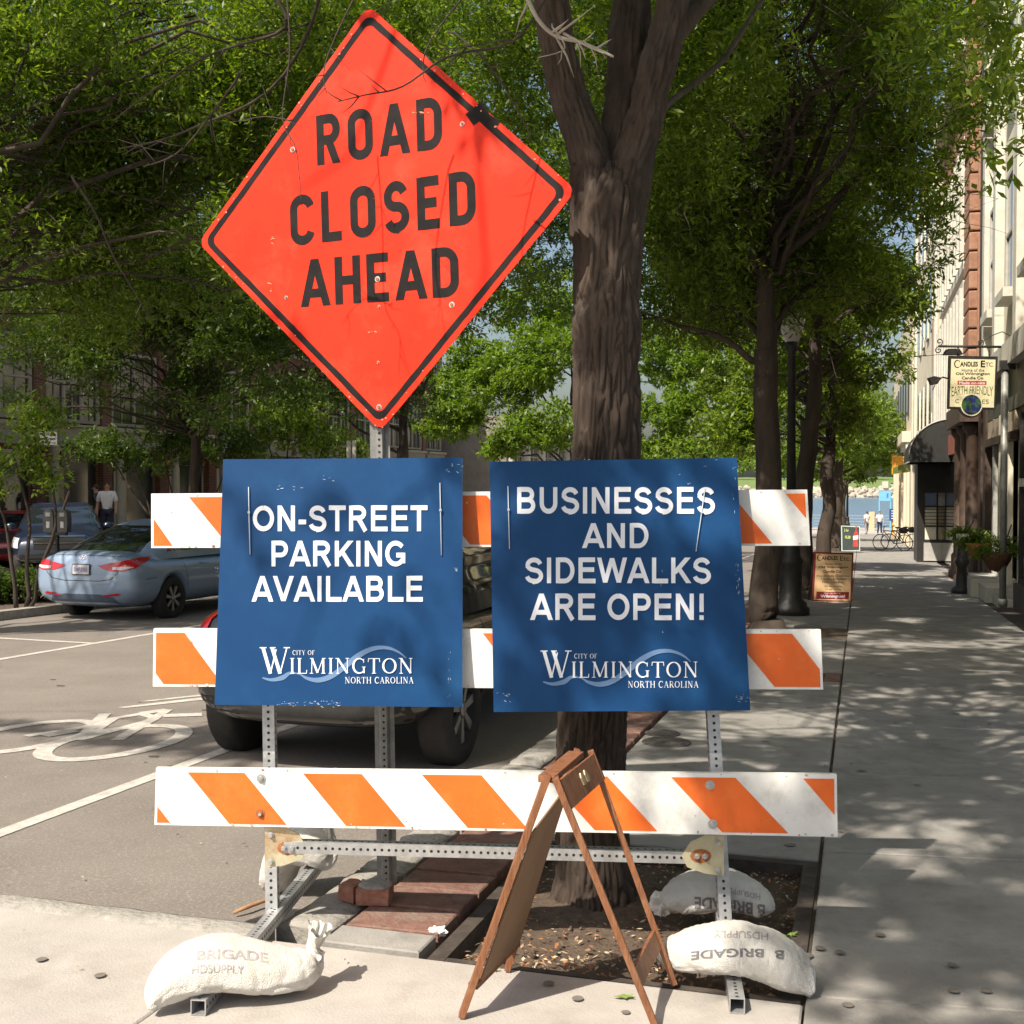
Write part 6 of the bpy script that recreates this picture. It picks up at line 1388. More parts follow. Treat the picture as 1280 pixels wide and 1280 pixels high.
m2 = MB(); m2.tube([at(60, 690, 18.9), at(70, 665, 18.8), at(82, 628, 18.7), at(87, 613, 18.7)], [.03, .028, .022, .018], 7)
tag(m2.build('leaning_stick', mat('stick_grey', (.14, .09, .06), (.2, .13, .09), 10, .9)), 'leaning brown wooden stake beside the parking meter', 'stake')
# sign back left of the diamond's post
b = at(440, 600, 24); b.z = S(*ab(b), RD).z; t = thing('street_sign_post', 'thin post with two small white sign blades seen just above the left blue sign', 'sign', b, 0)
MB().lathe([(.03, 0), (.03, b.z*0+at(440, 553, 24).z-b.z), (.001, at(440, 553, 24).z-b.z)], 8).build('post', GREYP, t)
for x0, x1 in ((434, 439.3), (441, 446)):
    a_, c_ = at(x0, 573, 24), at(x1, 551, 24); m2 = MB(); m2.box(a_.x, c_.x, 23.9, 23.93, a_.z, c_.z); to_local(t, m2).build('sign_blade', WSTONE, t, bevel=.01)

# ================================================ RIGHT SIDE BUILDINGS
# local frame of each building: x across (away from street +), y along street
def bldg(name, lab, b_ref, z=0): return thing(name, lab, 'building', U*0+Vector((0, 0, S(0, b_ref, 0).z)), -TH)
WX = 2.42
bA = bldg('shop_building', 'nearest building on the right with black shopfront below and cream stucco above', 22)
MB().box(WX+.35, 9, 9, 26.2, -.6, 4.4).build('core_wall', OLIVE, bA)
MB().box(WX+.10, 9, 9, 26.2, 4.4, 13).build('upper_wall', CREAM, bA)
MB().box(WX-.14, WX+.14, 9, 26.2, 4.02, 4.42).build('shopfront_cornice', WSTONE, bA)
MB().box(WX+.02, WX+.36, 9, 26.18, 3.30, 4.02).build('sign_band', OLIVE, bA)
MB().box(WX-.02, WX+.34, 9, 20.9, -.4, .42).build('stall_riser', mat('dark_grey_stone', (.06, .055, .05), (.1, .09, .085), 6, .8), bA)
for b0, b1 in ((9.2, 11.6), (11.8, 14.2), (14.4, 16.8), (17.0, 18.9), (19.1, 20.8)):
    f = MB(); f.box(WX+.05, WX+.15, b0-.1, b0, .42, 3.3); f.box(WX+.05, WX+.15, b1, b1+.1, .42, 3.3); f.box(WX+.06, WX+.14, b0, b1, 3.2, 3.3); f.box(WX+.06, WX+.14, b0, b1, .42, .5); f.box(WX+.04, WX+.14, b0, b1, 2.02, 2.1)
    fo = f.build('shop_window', BLKFR if b0 > 14 else GREYP, bA); MB().box(WX+.09, WX+.11, b0, b1, .5, 2.02).build('pane', WGLASS, fo); MB().box(WX+.09, WX+.11, b0, b1, 2.1, 3.2).build('pane', WGLASS, fo)
MB().box(WX+.0, WX+.05, 9.0, 20.5, 2.0, 2.13).build('glazing_bar', GREYP, bA)
# recessed entrance with cream posts, b 21.2 - 26
MB().box(WX-.02, WX+.10, 25.7, 26.15, .0, 4.0).build('door_pilaster', DBROWN, bA)
MB().box(WX+.0, WX+.12, 23.1, 23.45, .3, 3.3).build('cream_post', PCREAM, bA); MB().box(WX+.02, WX+.10, 22.1, 22.25, .3, 3.3).build('cream_post', PCREAM, bA)
MB().box(WX+.02, WX+.10, 24.5, 24.72, .3, 3.3).build('cream_post', GREYP, bA)
MB().box(WX+.02, WX+.12, 21.2, 25.7, 2.95, 3.28).build('transom_panel', TANP, bA); MB().box(WX-.05, WX+.06, 21.2, 25.7, 2.78, 2.92).build('transom_ledge', DBROWN, bA)
d_ = MB().box(WX+.22, WX+.27, 23.45, 24.5, .3, 2.8).build('door', BLKFR, bA); MB().box(WX+.2, WX+.22, 23.6, 24.35, .9, 2.6).build('pane', WGLASS, d_)
MB().box(WX+.18, WX+.22, 21.3, 22.1, .3, 2.8).build('side_panel', CREAM, bA)
for (b0, b1, x_, z_) in ((21.0, 21.9, .12, .14), (22.0, 23.2, .22, .24), (23.2, 24.3, .36, .3), (24.3, 25.7, .24, .24)):
    MB().box(WX-x_-.12, WX+.3, b0, b1-.02, -.5, z_).build('stone_step', WSTONE, bA, bevel=.02)
# upper floor of A: pilasters, windows, white sills
for b0 in (11, 14.2, 17.4, 20.6, 23.8, 25.85): MB().box(WX-.06, WX+.10, b0, b0+.42, 4.42, 12.6).build('pilaster', WSTONE, bA)
for b0 in (12.2, 15.4, 18.6, 21.8, 24.5):
    for z in (5.4, 9.2):
        f = MB(); f.box(WX+.02, WX+.10, b0, b0+.08, z, z+2.1); f.box(WX+.02, WX+.10, b0+1.05, b0+1.13, z, z+2.1); f.box(WX+.02, WX+.10, b0+.08, b0+1.05, z+2.02, z+2.1); f.box(WX+.03, WX+.09, b0+.08, b0+1.05, z+1.02, z+1.08)
        fo = f.build('window', GREYP, bA); MB().box(WX+.06, WX+.095, b0+.08, b0+1.05, z, z+2.02).build('pane', WGLASS, fo); MB().box(WX-.14, WX+.1, b0-.1, b0+1.23, z-.16, z).build('sill', WSTONE, fo)
MB().box(WX-.35, WX+.12, 9, 26.2, 12.6, 13.2).build('cornice', WSTONE, bA)
# silver downpipe
dp = thing('downpipe', 'weathered silver-grey pole in front of the black shopfront', 'pipe', S(2.25, 21.0, 0), -TH)
m2 = MB(); m2.tube([(0, 0, 0), (0, 0, 3.95)], .055, 12); m2.lathe([(.075, 0), (.075, .1), (.056, .12)], 12); m2.build('pipe', mat('silver_paint', (.27, .27, .25), (.38, .38, .35), 9, .5, .2, 20, metal=.3, dirt=(.3, .27, .22), dirt_scale=9), dp); MB().box(-.08, .16, -.08, .08, 3.9, 4.05).build('cap_bracket', BLKFR, dp)
# building B rusticated brown
bB = bldg('rusticated_building', 'narrow reddish brown rusticated facade next to the cream stucco building', 29)
MB().box(WX+.12, 9, 26.25, 31.3, -.6, 13.5).build('wall', RBRICK, bB)
for z in range(22):
    for b0 in (28.7, ): MB().box(WX-.12, WX+.12, b0, b0+1.5, 4.0+z*.44, 4.0+z*.44+.40).build('stone_block', RUSTIC, bB, bevel=.03)
MB().box(WX-.05, WX+.11, 26.3, 26.9, -.4, 13.2).build('dark_pilaster', DBROWN, bB)
for b0 in (27.0, 28.6, 30.3):
    MB().lathe([(.26, -.4), (.26, .1), (.20, .16), (.20, .5), (.15, .56), (.14, 3.3), (.22, 3.42), (.22, 3.55)], 14, (WX-.12, b0+.3, 0)).build('column', DBROWN, bB)
MB().box(WX-.42, WX+.11, 26.95, 31.2, 3.55, 3.98).build('entablature', DBROWN, bB)
MB().box(WX+.05, WX+.11, 27, 31, .2, 3.5).build('shop_glass', WGLASS, bB)
for z in (5.0, 8.6): f = MB().box(WX+.05, WX+.11, 27.1, 28.4, z, z+2.6).build('window', WGLASS, bB); MB().box(WX-.02, WX+.10, 27.7, 27.8, z, z+2.6).build('mullion', RUSTIC, f)
# building C white mullioned windows
bC = bldg('white_window_building', 'rust red building with rows of tall white window mullions above the black awning', 36)
MB().box(WX+.12, 9, 31.35, 41.5, -.4, 13.5).build('wall', BKR, bC)
for z0, z1 in ((4.1, 7.3), (8.0, 10.9)):
    f = MB(); f.box(WX-.02, WX+.11, 31.7, 41.1, z0-.22, z0); f.box(WX-.02, WX+.11, 31.7, 41.1, z1, z1+.2); f.box(WX+.0, WX+.11, 31.7, 41.1, (z0+z1)/2-.2, (z0+z1)/2+.2)
    fo = f.build('window_band', WSTONE, bC)
    for k in range(9): b0 = 31.7+k*1.15; MB().box(WX-.10, WX+.10, b0, b0+.26, z0, z1).build('mullion', WSTONE, fo)
    MB().box(WX+.06, WX+.115, 31.7, 41.1, z0, z1).build('panes', WGLASS, fo)
MB().box(WX+.0, WX+.11, 31.5, 41.4, 0, 3.2).build('shop_glass', WGLASS, bC)
MB().box(WX-.08, WX+.11, 31.5, 41.4, 3.2, 3.75).build('shop_fascia', mat('red_fascia', (.28, .08, .05), (.34, .11, .07), 5), bC)
MB().box(WX-.2, WX+.11, 31.4, 41.5, 13.2, 13.8).build('cornice', WSTONE, bC)
# D cream
bD = bldg('cream_building', 'tall cream building beyond the black awning with pale quoins', 50)
MB().box(WX-.02, 9, 41.6, 58, -.4, 15).build('wall', CREAM, bD); MB().box(WX-.14, WX-.03, 41.7, 42.6, -.2, 15).build('pilaster', WSTONE, bD); MB().box(WX-.14, WX-.03, 56.9, 57.9, -.2, 15).build('pilaster', WSTONE, bD)
for b0 in (44, 47, 50, 53):
    for z in (4.4, 8.2, 11.6): f = MB().box(WX-.10, WX-.03, b0, b0+1.3, z, z+2.2).build('window', WSTONE, bD); MB().box(WX-.11, WX-.10, b0+.12, b0+1.18, z+.1, z+2.1).build('pane', WGLASS, f)
MB().box(WX-.25, WX-.03, 41.65, 57.9, 3.6, 3.9).build('string_course', WSTONE, bD); MB().box(WX-.12, WX-.03, 41.9, 43.4, 5.2, 8.4).build('brick_panel', BKR, bD)
for b0 in (46, 50, 54): MB().box(WX-.08, WX-.03, b0, b0+2, .1, 3.3).build('shop_glass', WGLASS, bD)
# E beige
bE = bldg('beige_building', 'farthest beige building on the right with a stepped cornice near the river', 70)
MB().box(WX-.20, 9, 58.1, 90, -.4, 12).build('wall', BEIGE, bE); MB().box(WX-.62, WX-.21, 58.2, 89.9, 5.2, 5.7).build('cornice', BEIGE, bE); MB().box(WX-.45, WX-.21, 58.3, 89.8, 4.9, 5.2).build('cornice_moulding', WSTONE, bE)
for b0 in range(60, 88, 4): MB().box(WX-.34, WX-.21, b0, b0+.8, -.2, 4.9).build('pilaster', BEIGE, bE); f = MB().box(WX-.27, WX-.21, b0+1.4, b0+3.2, 1, 4).build('window', WGLASS, bE); MB().box(WX-.27, WX-.21, b0+1.4, b0+3.2, 6.6, 9).build('window', WGLASS, bE)
# awning
aw = thing('awning', 'black curved awning over the doorway beneath the cream facade', 'awning', S(2.42, 35.5, 0), -TH); m2 = MB(); N_ = 10
pr = [(-1.12*math.sin(i/N_*math.pi/2), 3.15+1.05*math.cos(i/N_*math.pi/2)) for i in range(N_+1)]+[(-1.12, 3.0)]
n_p = len(pr); m2.v = [(x, y, z) for y in (0, 4.6) for x, z in pr]; m2.f = [(i, i+1, n_p+i+1, n_p+i) for i in range(n_p-1)]; m2.m = [0]*(n_p-1); m2.sm = [True]*(n_p-2)+[False]
m2.add([(x, 0, z) for x, z in pr]+[(0, 0, 3.0)], [tuple(range(n_p+1))]); m2.add([(x, 4.6, z) for x, z in pr]+[(0, 4.6, 3.0)], [tuple(range(n_p+1))[::-1]])
m2.build('canopy', AWN, aw); m2 = MB(); m2.tube([(pr[i][0]-.01, -.01, pr[i][1]+.01) for i in range(n_p-1)], .02, 6); m2.tube([(-1.12, 0, 3.0), (-1.12, 4.6, 3.0)], .025, 6); m2.build('frame', GREYP, aw)
# vestibule with glazed door panes
ve = thing('doorway_vestibule', 'black glazed doorway vestibule under the black awning', 'doorway', S(1.70, 39.6, 0), -TH)
MB().box(0, 1.2, .02, 2.4, -.1, 3.1).build('black_box', BLKFR, ve)
f = MB(); f.box(0, .22, -.06, .0, 0, 3.0); f.box(.98, 1.2, -.06, 0, 0, 3.0); f.box(.22, .98, -.06, 0, 2.2, 3.0); f.box(.22, .98, -.06, 0, 0, .72); f.box(.57, .62, -.06, 0, .72, 2.2); f.box(.22, .98, -.058, 0, 1.74, 1.79); f.box(.22, .98, -.058, 0, 1.12, 1.17); fo = f.build('door_frame', BLKFR, ve)
for x0, x1, mm in ((.22, .57, (PCREAM, BGLASS)), (.62, .98, (TANP, WGLASS))):
    for z0, z1, k in ((.72, 1.12, 0), (1.17, 1.74, 0), (1.79, 2.2, 1)): MB().box(x0, x1, -.03, -.01, z0, z1).build('pane', mm[k], fo)
m2 = MB()
for k in range(5): m2.box(.22, .98, -.05, -.035, 1.23+k*.11, 1.25+k*.11)
m2.build('louvre_bars', BLKFR, fo); MB().box(.2, 1.0, -.10, -.07, .05, .62).build('grey_kick_panel', GREYP, fo)
MB().box(1.1, 1.95, -3.2, -3.1, -.1, .9).build('low_partition', GREYP, ve)
# yellow banner sign beyond the awning
ys = thing('banner_sign', 'small orange and yellow sign just left of the black awning', 'sign', at(1126, 595, 46), 0); m2 = MB(); o_ = at(1126, 595, 46); k_ = 46/F
f_ = lambda x, y, t: o_+Vector(((x-1126)*k_, -t, -(y-595)*k_))
m2.prism([(1115, 568), (1136, 572), (1138, 590), (1115, 593)][::-1], f_, -.06); to_local(ys, m2).build('panel', YELS, ys, fix=True); m2 = MB(); m2.prism([(1116, 585), (1137, 577), (1138, 589), (1116, 592)][::-1], lambda x, y, t: f_(x, y, t+.01), -.02); to_local(ys, m2).build('green_swoosh', DGREEN, ys, fix=True)
m2 = MB(); m2.tube([f_(1115, 569, 0), f_(1150, 569, -.3)], .02, 6); to_local(ys, m2).build('arm', BLKFR, ys)
# flood lamp on arm
fl_ = thing('wall_lamp', 'small dark floodlight on an arm left of the hanging candle sign', 'lamp', at(1190, 470, 29.5), 0); o_ = at(1171, 474, 29.3); k_ = 29.3/F
f_ = lambda x, y, t: o_+Vector(((x-1171)*k_, -t, -(y-474)*k_))
m2 = MB(); m2.prism([(1162, 472), (1168, 470), (1177, 472), (1172, 480), (1166, 481)][::-1], f_, -.2); to_local(fl_, m2).build('lamp_head', BLKFR, fl_, fix=True); m2 = MB(); m2.tube([f_(1172, 476, 0), f_(1180, 471, -.1), f_(1195, 474, -.2)], .02, 6); m2.tube([f_(1169, 481, 0), f_(1168, 487, -.1)], .012, 5); to_local(fl_, m2).build('arm', BLKFR, fl_)
# hanging candle sign
Yh = 20.3; k_ = Yh/F; o_ = at(1214, 480, Yh); hs = thing('hanging_sign', 'cream hanging candle shop sign with a round globe picture on a scrolled black bracket', 'sign', o_, 0)
hf = lambda x, y, t=0: o_+Vector(((x-1214)*k_, -t, -(y-480)*k_))
circ = lambda cx, cy, r, a0, a1, n=14: [(cx+r*math.cos(R(a0+(a1-a0)*i/n)), cy+r*math.sin(R(a0+(a1-a0)*i/n))) for i in range(n+1)]
def plate(poly, t0, t1, m, nm, par): m2 = MB(); m2.prism(poly, lambda x, y, t: hf(x, y, t), 0); m2 = MB(); m2.prism([p for p in poly], lambda x, y, t: hf(x, y, t0+t), t1-t0); return to_local(hs, m2).build(nm, m, par, fix=True)
outl = [(1185.5, 445), (1246, 446), (1244, 512), (1229, 512.5)]+circ(1213.5, 507, 15, 20, 160)+[(1198, 511.5), (1184.5, 511)]
plate(outl, -.03, .03, BLKFR, 'board', hs)
face = plate([(1188, 449), (1243, 450), (1241.5, 509.5), (1186.5, 508.5)], .03, .036, SIGNC, 'sign_face', hs)
plate(circ(1213.5, 506.5, 13.6, 0, 345, 23), .036, .040, SIGNC, 'disc', hs); plate(circ(1213.5, 506.0, 12.4, 0, 345, 23), .040, .043, GLOBE, 'globe_picture', hs)
plate([(1196, 476), (1232, 476.5), (1232, 481.5), (1196, 481)], .036, .038, MRED, 'red_bar', hs)
m2 = MB(); pt = lambda s, bx, bo=.0: put_text(m2, s, bx, lambda x, y, t: hf(x, y, .0385), bo)
up_ = lambda x, y, o: hf(x, -y, .0385+o*.2)
glyph_line(m2, 'C', SG, 1191, 1199, -460, -450.5, up_)
pt('ANDLES', (1199, 1221, 458.5, 452.5), .03); pt('E', (1224.5, 1230, 459.5, 451), .03); pt('TC.', (1230.5, 1241, 458.5, 453.5)); pt('Home of the', (1201, 1229, 465, 461)); pt('Old Wilmington', (1193.5, 1236, 470, 465.8), .02); pt('Candle Co.', (1201, 1229, 474.5, 470.8), .02)
to_local(hs, m2).build('lettering', BLACK, hs); m2 = MB(); pt('Made on-site', (1198, 1230, 480.6, 477.2), .02); to_local(hs, m2).build('lettering', PRINTW, hs)
m2 = MB()
tv, tf = text2d('EARTH FRIENDLY', .0); tv = fit(tv, 1188.5, 1240, 0, 1); m2.add([hf(x, (497-8.5*math.cos((x-1214)/26*1.3)*.55)-y*(9+3*abs(x-1214)/26), .0385) for x, y in tv], tf); pt('C', (1193, 1198, 504, 499)); pt('ANDL', (1198, 1206, 504, 499)) if False else None; pt('ES', (1226.5, 1235, 505, 499.5)); to_local(hs, m2).build('lettering', DGREEN, hs)
m2 = MB(); m2.tube([hf(1173, 433), hf(1265, 434)], .022, 8)
for cx, cy, s_ in ((1174, 427.5, 1), (1173, 438, -1), (1225, 428.5, 1)): m2.tube([hf(cx+(4.6-3.6*i/16)*math.cos(i/16*7.4-s_*1.5), cy-s_*(4.6-3.6*i/16)*math.sin(i/16*7.4-1.5)) for i in range(17)], .010, 6)
m2.tube([hf(1222, 432), hf(1236, 421), hf(1252, 415), hf(1262, 420)], .009, 6); m2.tube([hf(1197, 446), hf(1197, 433)], .012, 6); m2.tube([hf(1236, 446), hf(1236, 433)], .012, 6)
to_local(hs, m2).build('bracket', BLKFR, hs)
m2 = MB(); m2.prism([(1182, 443), (1186, 436), (1199, 436), (1204, 443)][::-1], lambda x, y, t: hf(x, y, t), -.18); to_local(hs, m2).build('bracket_lamp', BLKFR, hs, fix=True)
# wall baskets
def basket(px, py, Y, lab, s, m, seed):
    o = at(px, py, Y); t = thing('hanging_basket', lab, 'plant basket', o, 0, 'plant baskets by the shop entrance')
    MB().lathe([(.02, -.24*s), (.12*s, -.20*s), (.20*s, -.06*s), (.23*s, .04*s), (.21*s, .05*s), (.01, .03*s)], 16).build('basket', m, t)
    m2 = MB(); m2.tube([(0, 0, 0), (.25, .2, .3), (.45, .5, .5)], .012, 5); m2.build('bracket', BLKFR, t)
    leaf_mesh('leaves', clump_pts([(0, 0, .12*s, .34*s, .26*s, .16*s), (-.2*s, 0, .08*s, .3*s, .2*s, .10*s)], 90, seed)*1.0, .09, .03, LEAF_B, t, seed, 9, .2); return t
basket(1222, 682, 21.5, 'orange-brown plant basket with trailing green leaves by the shop doorway', .95, TERRA, 3)
basket(1246, 695, 19.6, 'dark brown plant basket with green leaves nearest the silver pole', 1.1, mat('dark_basket', (.10, .05, .025), (.15, .08, .04), 30, .95, .8, 60), 4)
basket(1205, 672, 24.6, 'leafy green planter basket farthest along the brown columns', .8, mat('dark_basket', (.1, .05, .02)), 5)
# urn-like bollard planters at foot of entrance
for px, Y, lab in ((1203, 22.6, 'dark cast pedestal at the foot of the brown columns beside the stone steps'),):
    o = at(px, 700, Y); o.z = S(*ab(o), 0).z; t = thing('pedestal', lab, 'pedestal', o, 0); MB().lathe([(.2, 0), (.2, .08), (.12, .14), (.10, .5), (.15, .6), (.10, .68), (.09, .95), (.14, 1.0), (.001, 1.0)], 14).build('body', BLKFR, t); MB().lathe([(.11, 1.0), (.12, 1.14), (.001, 1.14)], 12).build('pale_cup', WSTONE, t)
# tan sandwich board
def aboard(name, lab, corners, Y, frame, facem, thick, back=.3):
    TL, TR, BR, BL = corners; o = at((BL[0]+BR[0])/2, BL[1], Y); t = thing(name, lab, 'sandwich board', o, 0); lean = .16
    def fn(x, y, tt=0): 
        p = at(x, y, Y); hgt = p.z-at(x, BL[1], Y).z; p = at(x, y, Y+hgt*lean); return p+Vector((0, -tt, 0))
    m2 = MB(); m2.prism([TL, TR, BR, BL][::-1], lambda x, y, t: fn(x, y, t), -.03); to_local(t, m2).build('frame', frame, t, fix=True)
    i = (TR[0]-TL[0])*.045; q = [(TL[0]+i, TL[1]+i), (TR[0]-i, TR[1]+i), (BR[0]-i, BR[1]-i), (BL[0]+i, BL[1]-i)]
    m2 = MB(); m2.prism(q[::-1], lambda x, y, t: fn(x, y, t+.004), -.01); to_local(t, m2).build('sign_face', facem, t, fix=True)
    m2 = MB(); w2 = (fn(*BR)-fn(*BL)); a0, a1 = fn(*TL), fn(*TR); dz = fn(*TL).z-fn(*BL).z; m2.hexa([fn(*BL)+Vector((0, back, 0)), fn(*BR)+Vector((0, back, 0)), fn(*BR)+Vector((0, back+.02, 0)), fn(*BL)+Vector((0, back+.02, 0)), a0+Vector((0, .035, 0)), a1+Vector((0, .035, 0)), a1+Vector((0, .055, 0)), a0+Vector((0, .055, 0))]); to_local(t, m2).build('rear_panel', BLKFR, t, fix=True)
    return t, fn
sbd, fn = aboard('sandwich_sign', 'tan candle shop sandwich board with dark red frame standing by the tree row', ((1018, 690), (1067, 691), (1065, 753), (1015, 752)), 20.2, DRED, SIGNT, .03)
m2 = MB(); T_ = lambda s, bx, bo=0: put_text(m2, s, bx, lambda x, y, t: fn(x, y, .006), bo)
glyph_line(m2, 'C', SG, 1021, 1027, -701, -693, lambda x, y, o: fn(x, -y, .006+o*.2))
T_('ANDLES', (1027, 1047, 700, 695), .02); T_('Etc.', (1050, 1063, 701, 695)); T_('Home of the', (1032, 1052, 706.5, 703.5)); T_('Old Wilmington', (1023, 1060, 711, 707.5), .02); T_('Candle Co.', (1029, 1052, 716, 712.5), .02)
to_local(sbd, m2).build('lettering', BLACK, sbd); m2 = MB(); T_('Handmade Beeswax', (1021, 1062, 721, 718.5)); T_('Candles & Holders', (1026, 1058, 725, 722)); T_('Fine Candles', (1028, 1054, 729, 726)); T_('All Incredible', (1030, 1052, 734, 731.5)); T_('Fragrances', (1032, 1051, 738, 735.5)); to_local(sbd, m2).build('lettering', DBROWN, sbd)
m2 = MB(); m2.prism([(1020.5, 739.5), (1061, 740), (1060.5, 749), (1020, 748.5)][::-1], lambda x, y, t: fn(x, y, t+.008), -.004); to_local(sbd, m2).build('red_bar', DRED, sbd, fix=True)
m2 = MB(); T_2 = lambda s, bx, bo=0: put_text(m2, s, bx, lambda x, y, t: fn(x, y, .0095), bo); T_2('Made right here in', (1030, 1050, 742.6, 740.6)); T_2('Wilmington!', (1025.5, 1056, 748, 743.3), .02); to_local(sbd, m2).build('lettering', PRINTW, sbd)
m2 = MB(); m2.prism([(1015.5, 751.5), (1032, 751.5), (1032, 753.2), (1015.5, 753.2)][::-1], lambda x, y, t: fn(x, y, t+.05), -.05); to_local(sbd, m2).build('white_foot', WSTONE, sbd, fix=True)
# chalkboard
cbd, fn = aboard('chalkboard_sign', 'pale green framed chalkboard with a red bottle picture, behind the tan sandwich board', ((1051.5, 657), (1075, 658), (1075, 688.5), (1052, 689)), 46, MINT, CHALK, .03)
def flat(par, poly, m, nm, off): m2 = MB(); m2.prism(poly[::-1], lambda x, y, t: fn(x, y, t+off), -.004); return to_local(par, m2).build(nm, m, par, fix=True)
flat(cbd, [(1069.4, 657.5), (1070.8, 657.5), (1071, 663), (1072.8, 668), (1072.8, 672), (1072, 676), (1072.8, 683.5), (1066, 683.5), (1066.6, 676), (1066, 672), (1067, 667), (1069.2, 663)], mat('bottle_red', (.45, .07, .05), (.35, .04, .03), 5, .5), 'bottle_picture', .006)
flat(cbd, [(1066.2, 670), (1072.8, 669), (1072.6, 674), (1066.4, 675)], PRINTW, 'bottle_label', .009)
m2 = MB(); put_text(m2, '2 for', (1055, 1061, 664.5, 661), lambda x, y, t: fn(x, y, .008), .03); put_text(m2, '$5.00', (1056, 1063, 674, 669.5), lambda x, y, t: fn(x, y, .008), .03); to_local(cbd, m2).build('chalk_lettering', mat('chalk_yellow', (.45, .55, .10), (.5, .6, .15)), cbd)
# lamp posts
def lamp(loc, lab, hgt, s, grp):
    t = thing('street_lamp', lab, 'street lamp', loc, 0, grp)
    MB().lathe([(.28*s, 0), (.28*s, .10), (.24*s, .14), (.24*s, .18), (.17*s, .24), (.165*s, .75), (.19*s, .80), (.14*s, .88), (.12*s, 1.25), (.13*s, 1.28), (.075*s, 1.34)], 20).build('base', BLKFR, t)
    MB().lathe([(.075*s, 1.3), (.055*s, hgt), (.09*s, hgt+.05), (.10*s, hgt+.15)], 14).build('shaft', BLKFR, t)
    MB().lathe([(.10*s, hgt+.15), (.19*s, hgt+.40), (.20*s, hgt+.65), (.01, hgt+.70)], 14).build('globe', LCLR, t); MB().lathe([(.22*s, hgt+.62), (.16*s, hgt+.76), (.03, hgt+.92), (.005, hgt+1.0)], 14).build('cap', BLKFR, t); return t
lamp(gp(988, 768), 'black lamp post with a fat fluted base between the second and third tree trunks', 3.9, 1.0, 'black street lamps')
lamp(S(-.95, 86, 0), 'distant lamp post near the river railing', 3.6, 1.1, 'black street lamps')
# bicycles by the far wall
def bike(loc, rz, lab):
    t = thing('bicycle', lab, 'bicycle', loc, rz, 'bicycles parked by the wall')
    for y in (-.5, .5):
        m2 = MB(); m2.tube([(0, y+.33*math.cos(a), .34+.33*math.sin(a)) for a in [i*math.pi/12 for i in range(25)]], .018, 6, caps=False)
        for k in range(8): m2.tube([(0, y, .34), (0, y+.32*math.cos(k*.785), .34+.32*math.sin(k*.785))], .003, 3)
        m2.build('wheel', RUBBER, t)
    m2 = MB(); A_, B_, C_, D_, E_ = (0, -.5, .34), (0, -.05, .30), (0, -.18, .80), (0, .38, .82), (0, .5, .34)
    for p, q in ((A_, B_), (A_, C_), (B_, C_), (C_, D_), (B_, D_), (D_, E_), (C_, (0, -.2, .93)), (D_, (0, .36, 1.0))): m2.tube([p, q], .018, 6)
    m2.build('frame', BLKFR, t); MB().ball((0, -.2, .96), .1, 8, 5, 0, (.7, 1.2, .35)).build('saddle', RUBBER, t); m2 = MB(); m2.tube([(-.28, .28, 1.02), (0, .38, 1.0), (.28, .28, 1.02)], .016, 6); m2.build('handlebar', BLKFR, t); m2 = MB(); m2.ball((0, -.45, .85), .17, 8, 6, 0, (1, 1.2, .8)); m2.build('rear_bag', RUBBER, t); return t
bike(S(1.25, 51.5, 0), -TH+R(70), 'dark bicycle parked across the pavement by the cream building'); bike(S(1.65, 53.5, 0), -TH+R(95), 'second dark bicycle leaning behind the first by the wall')

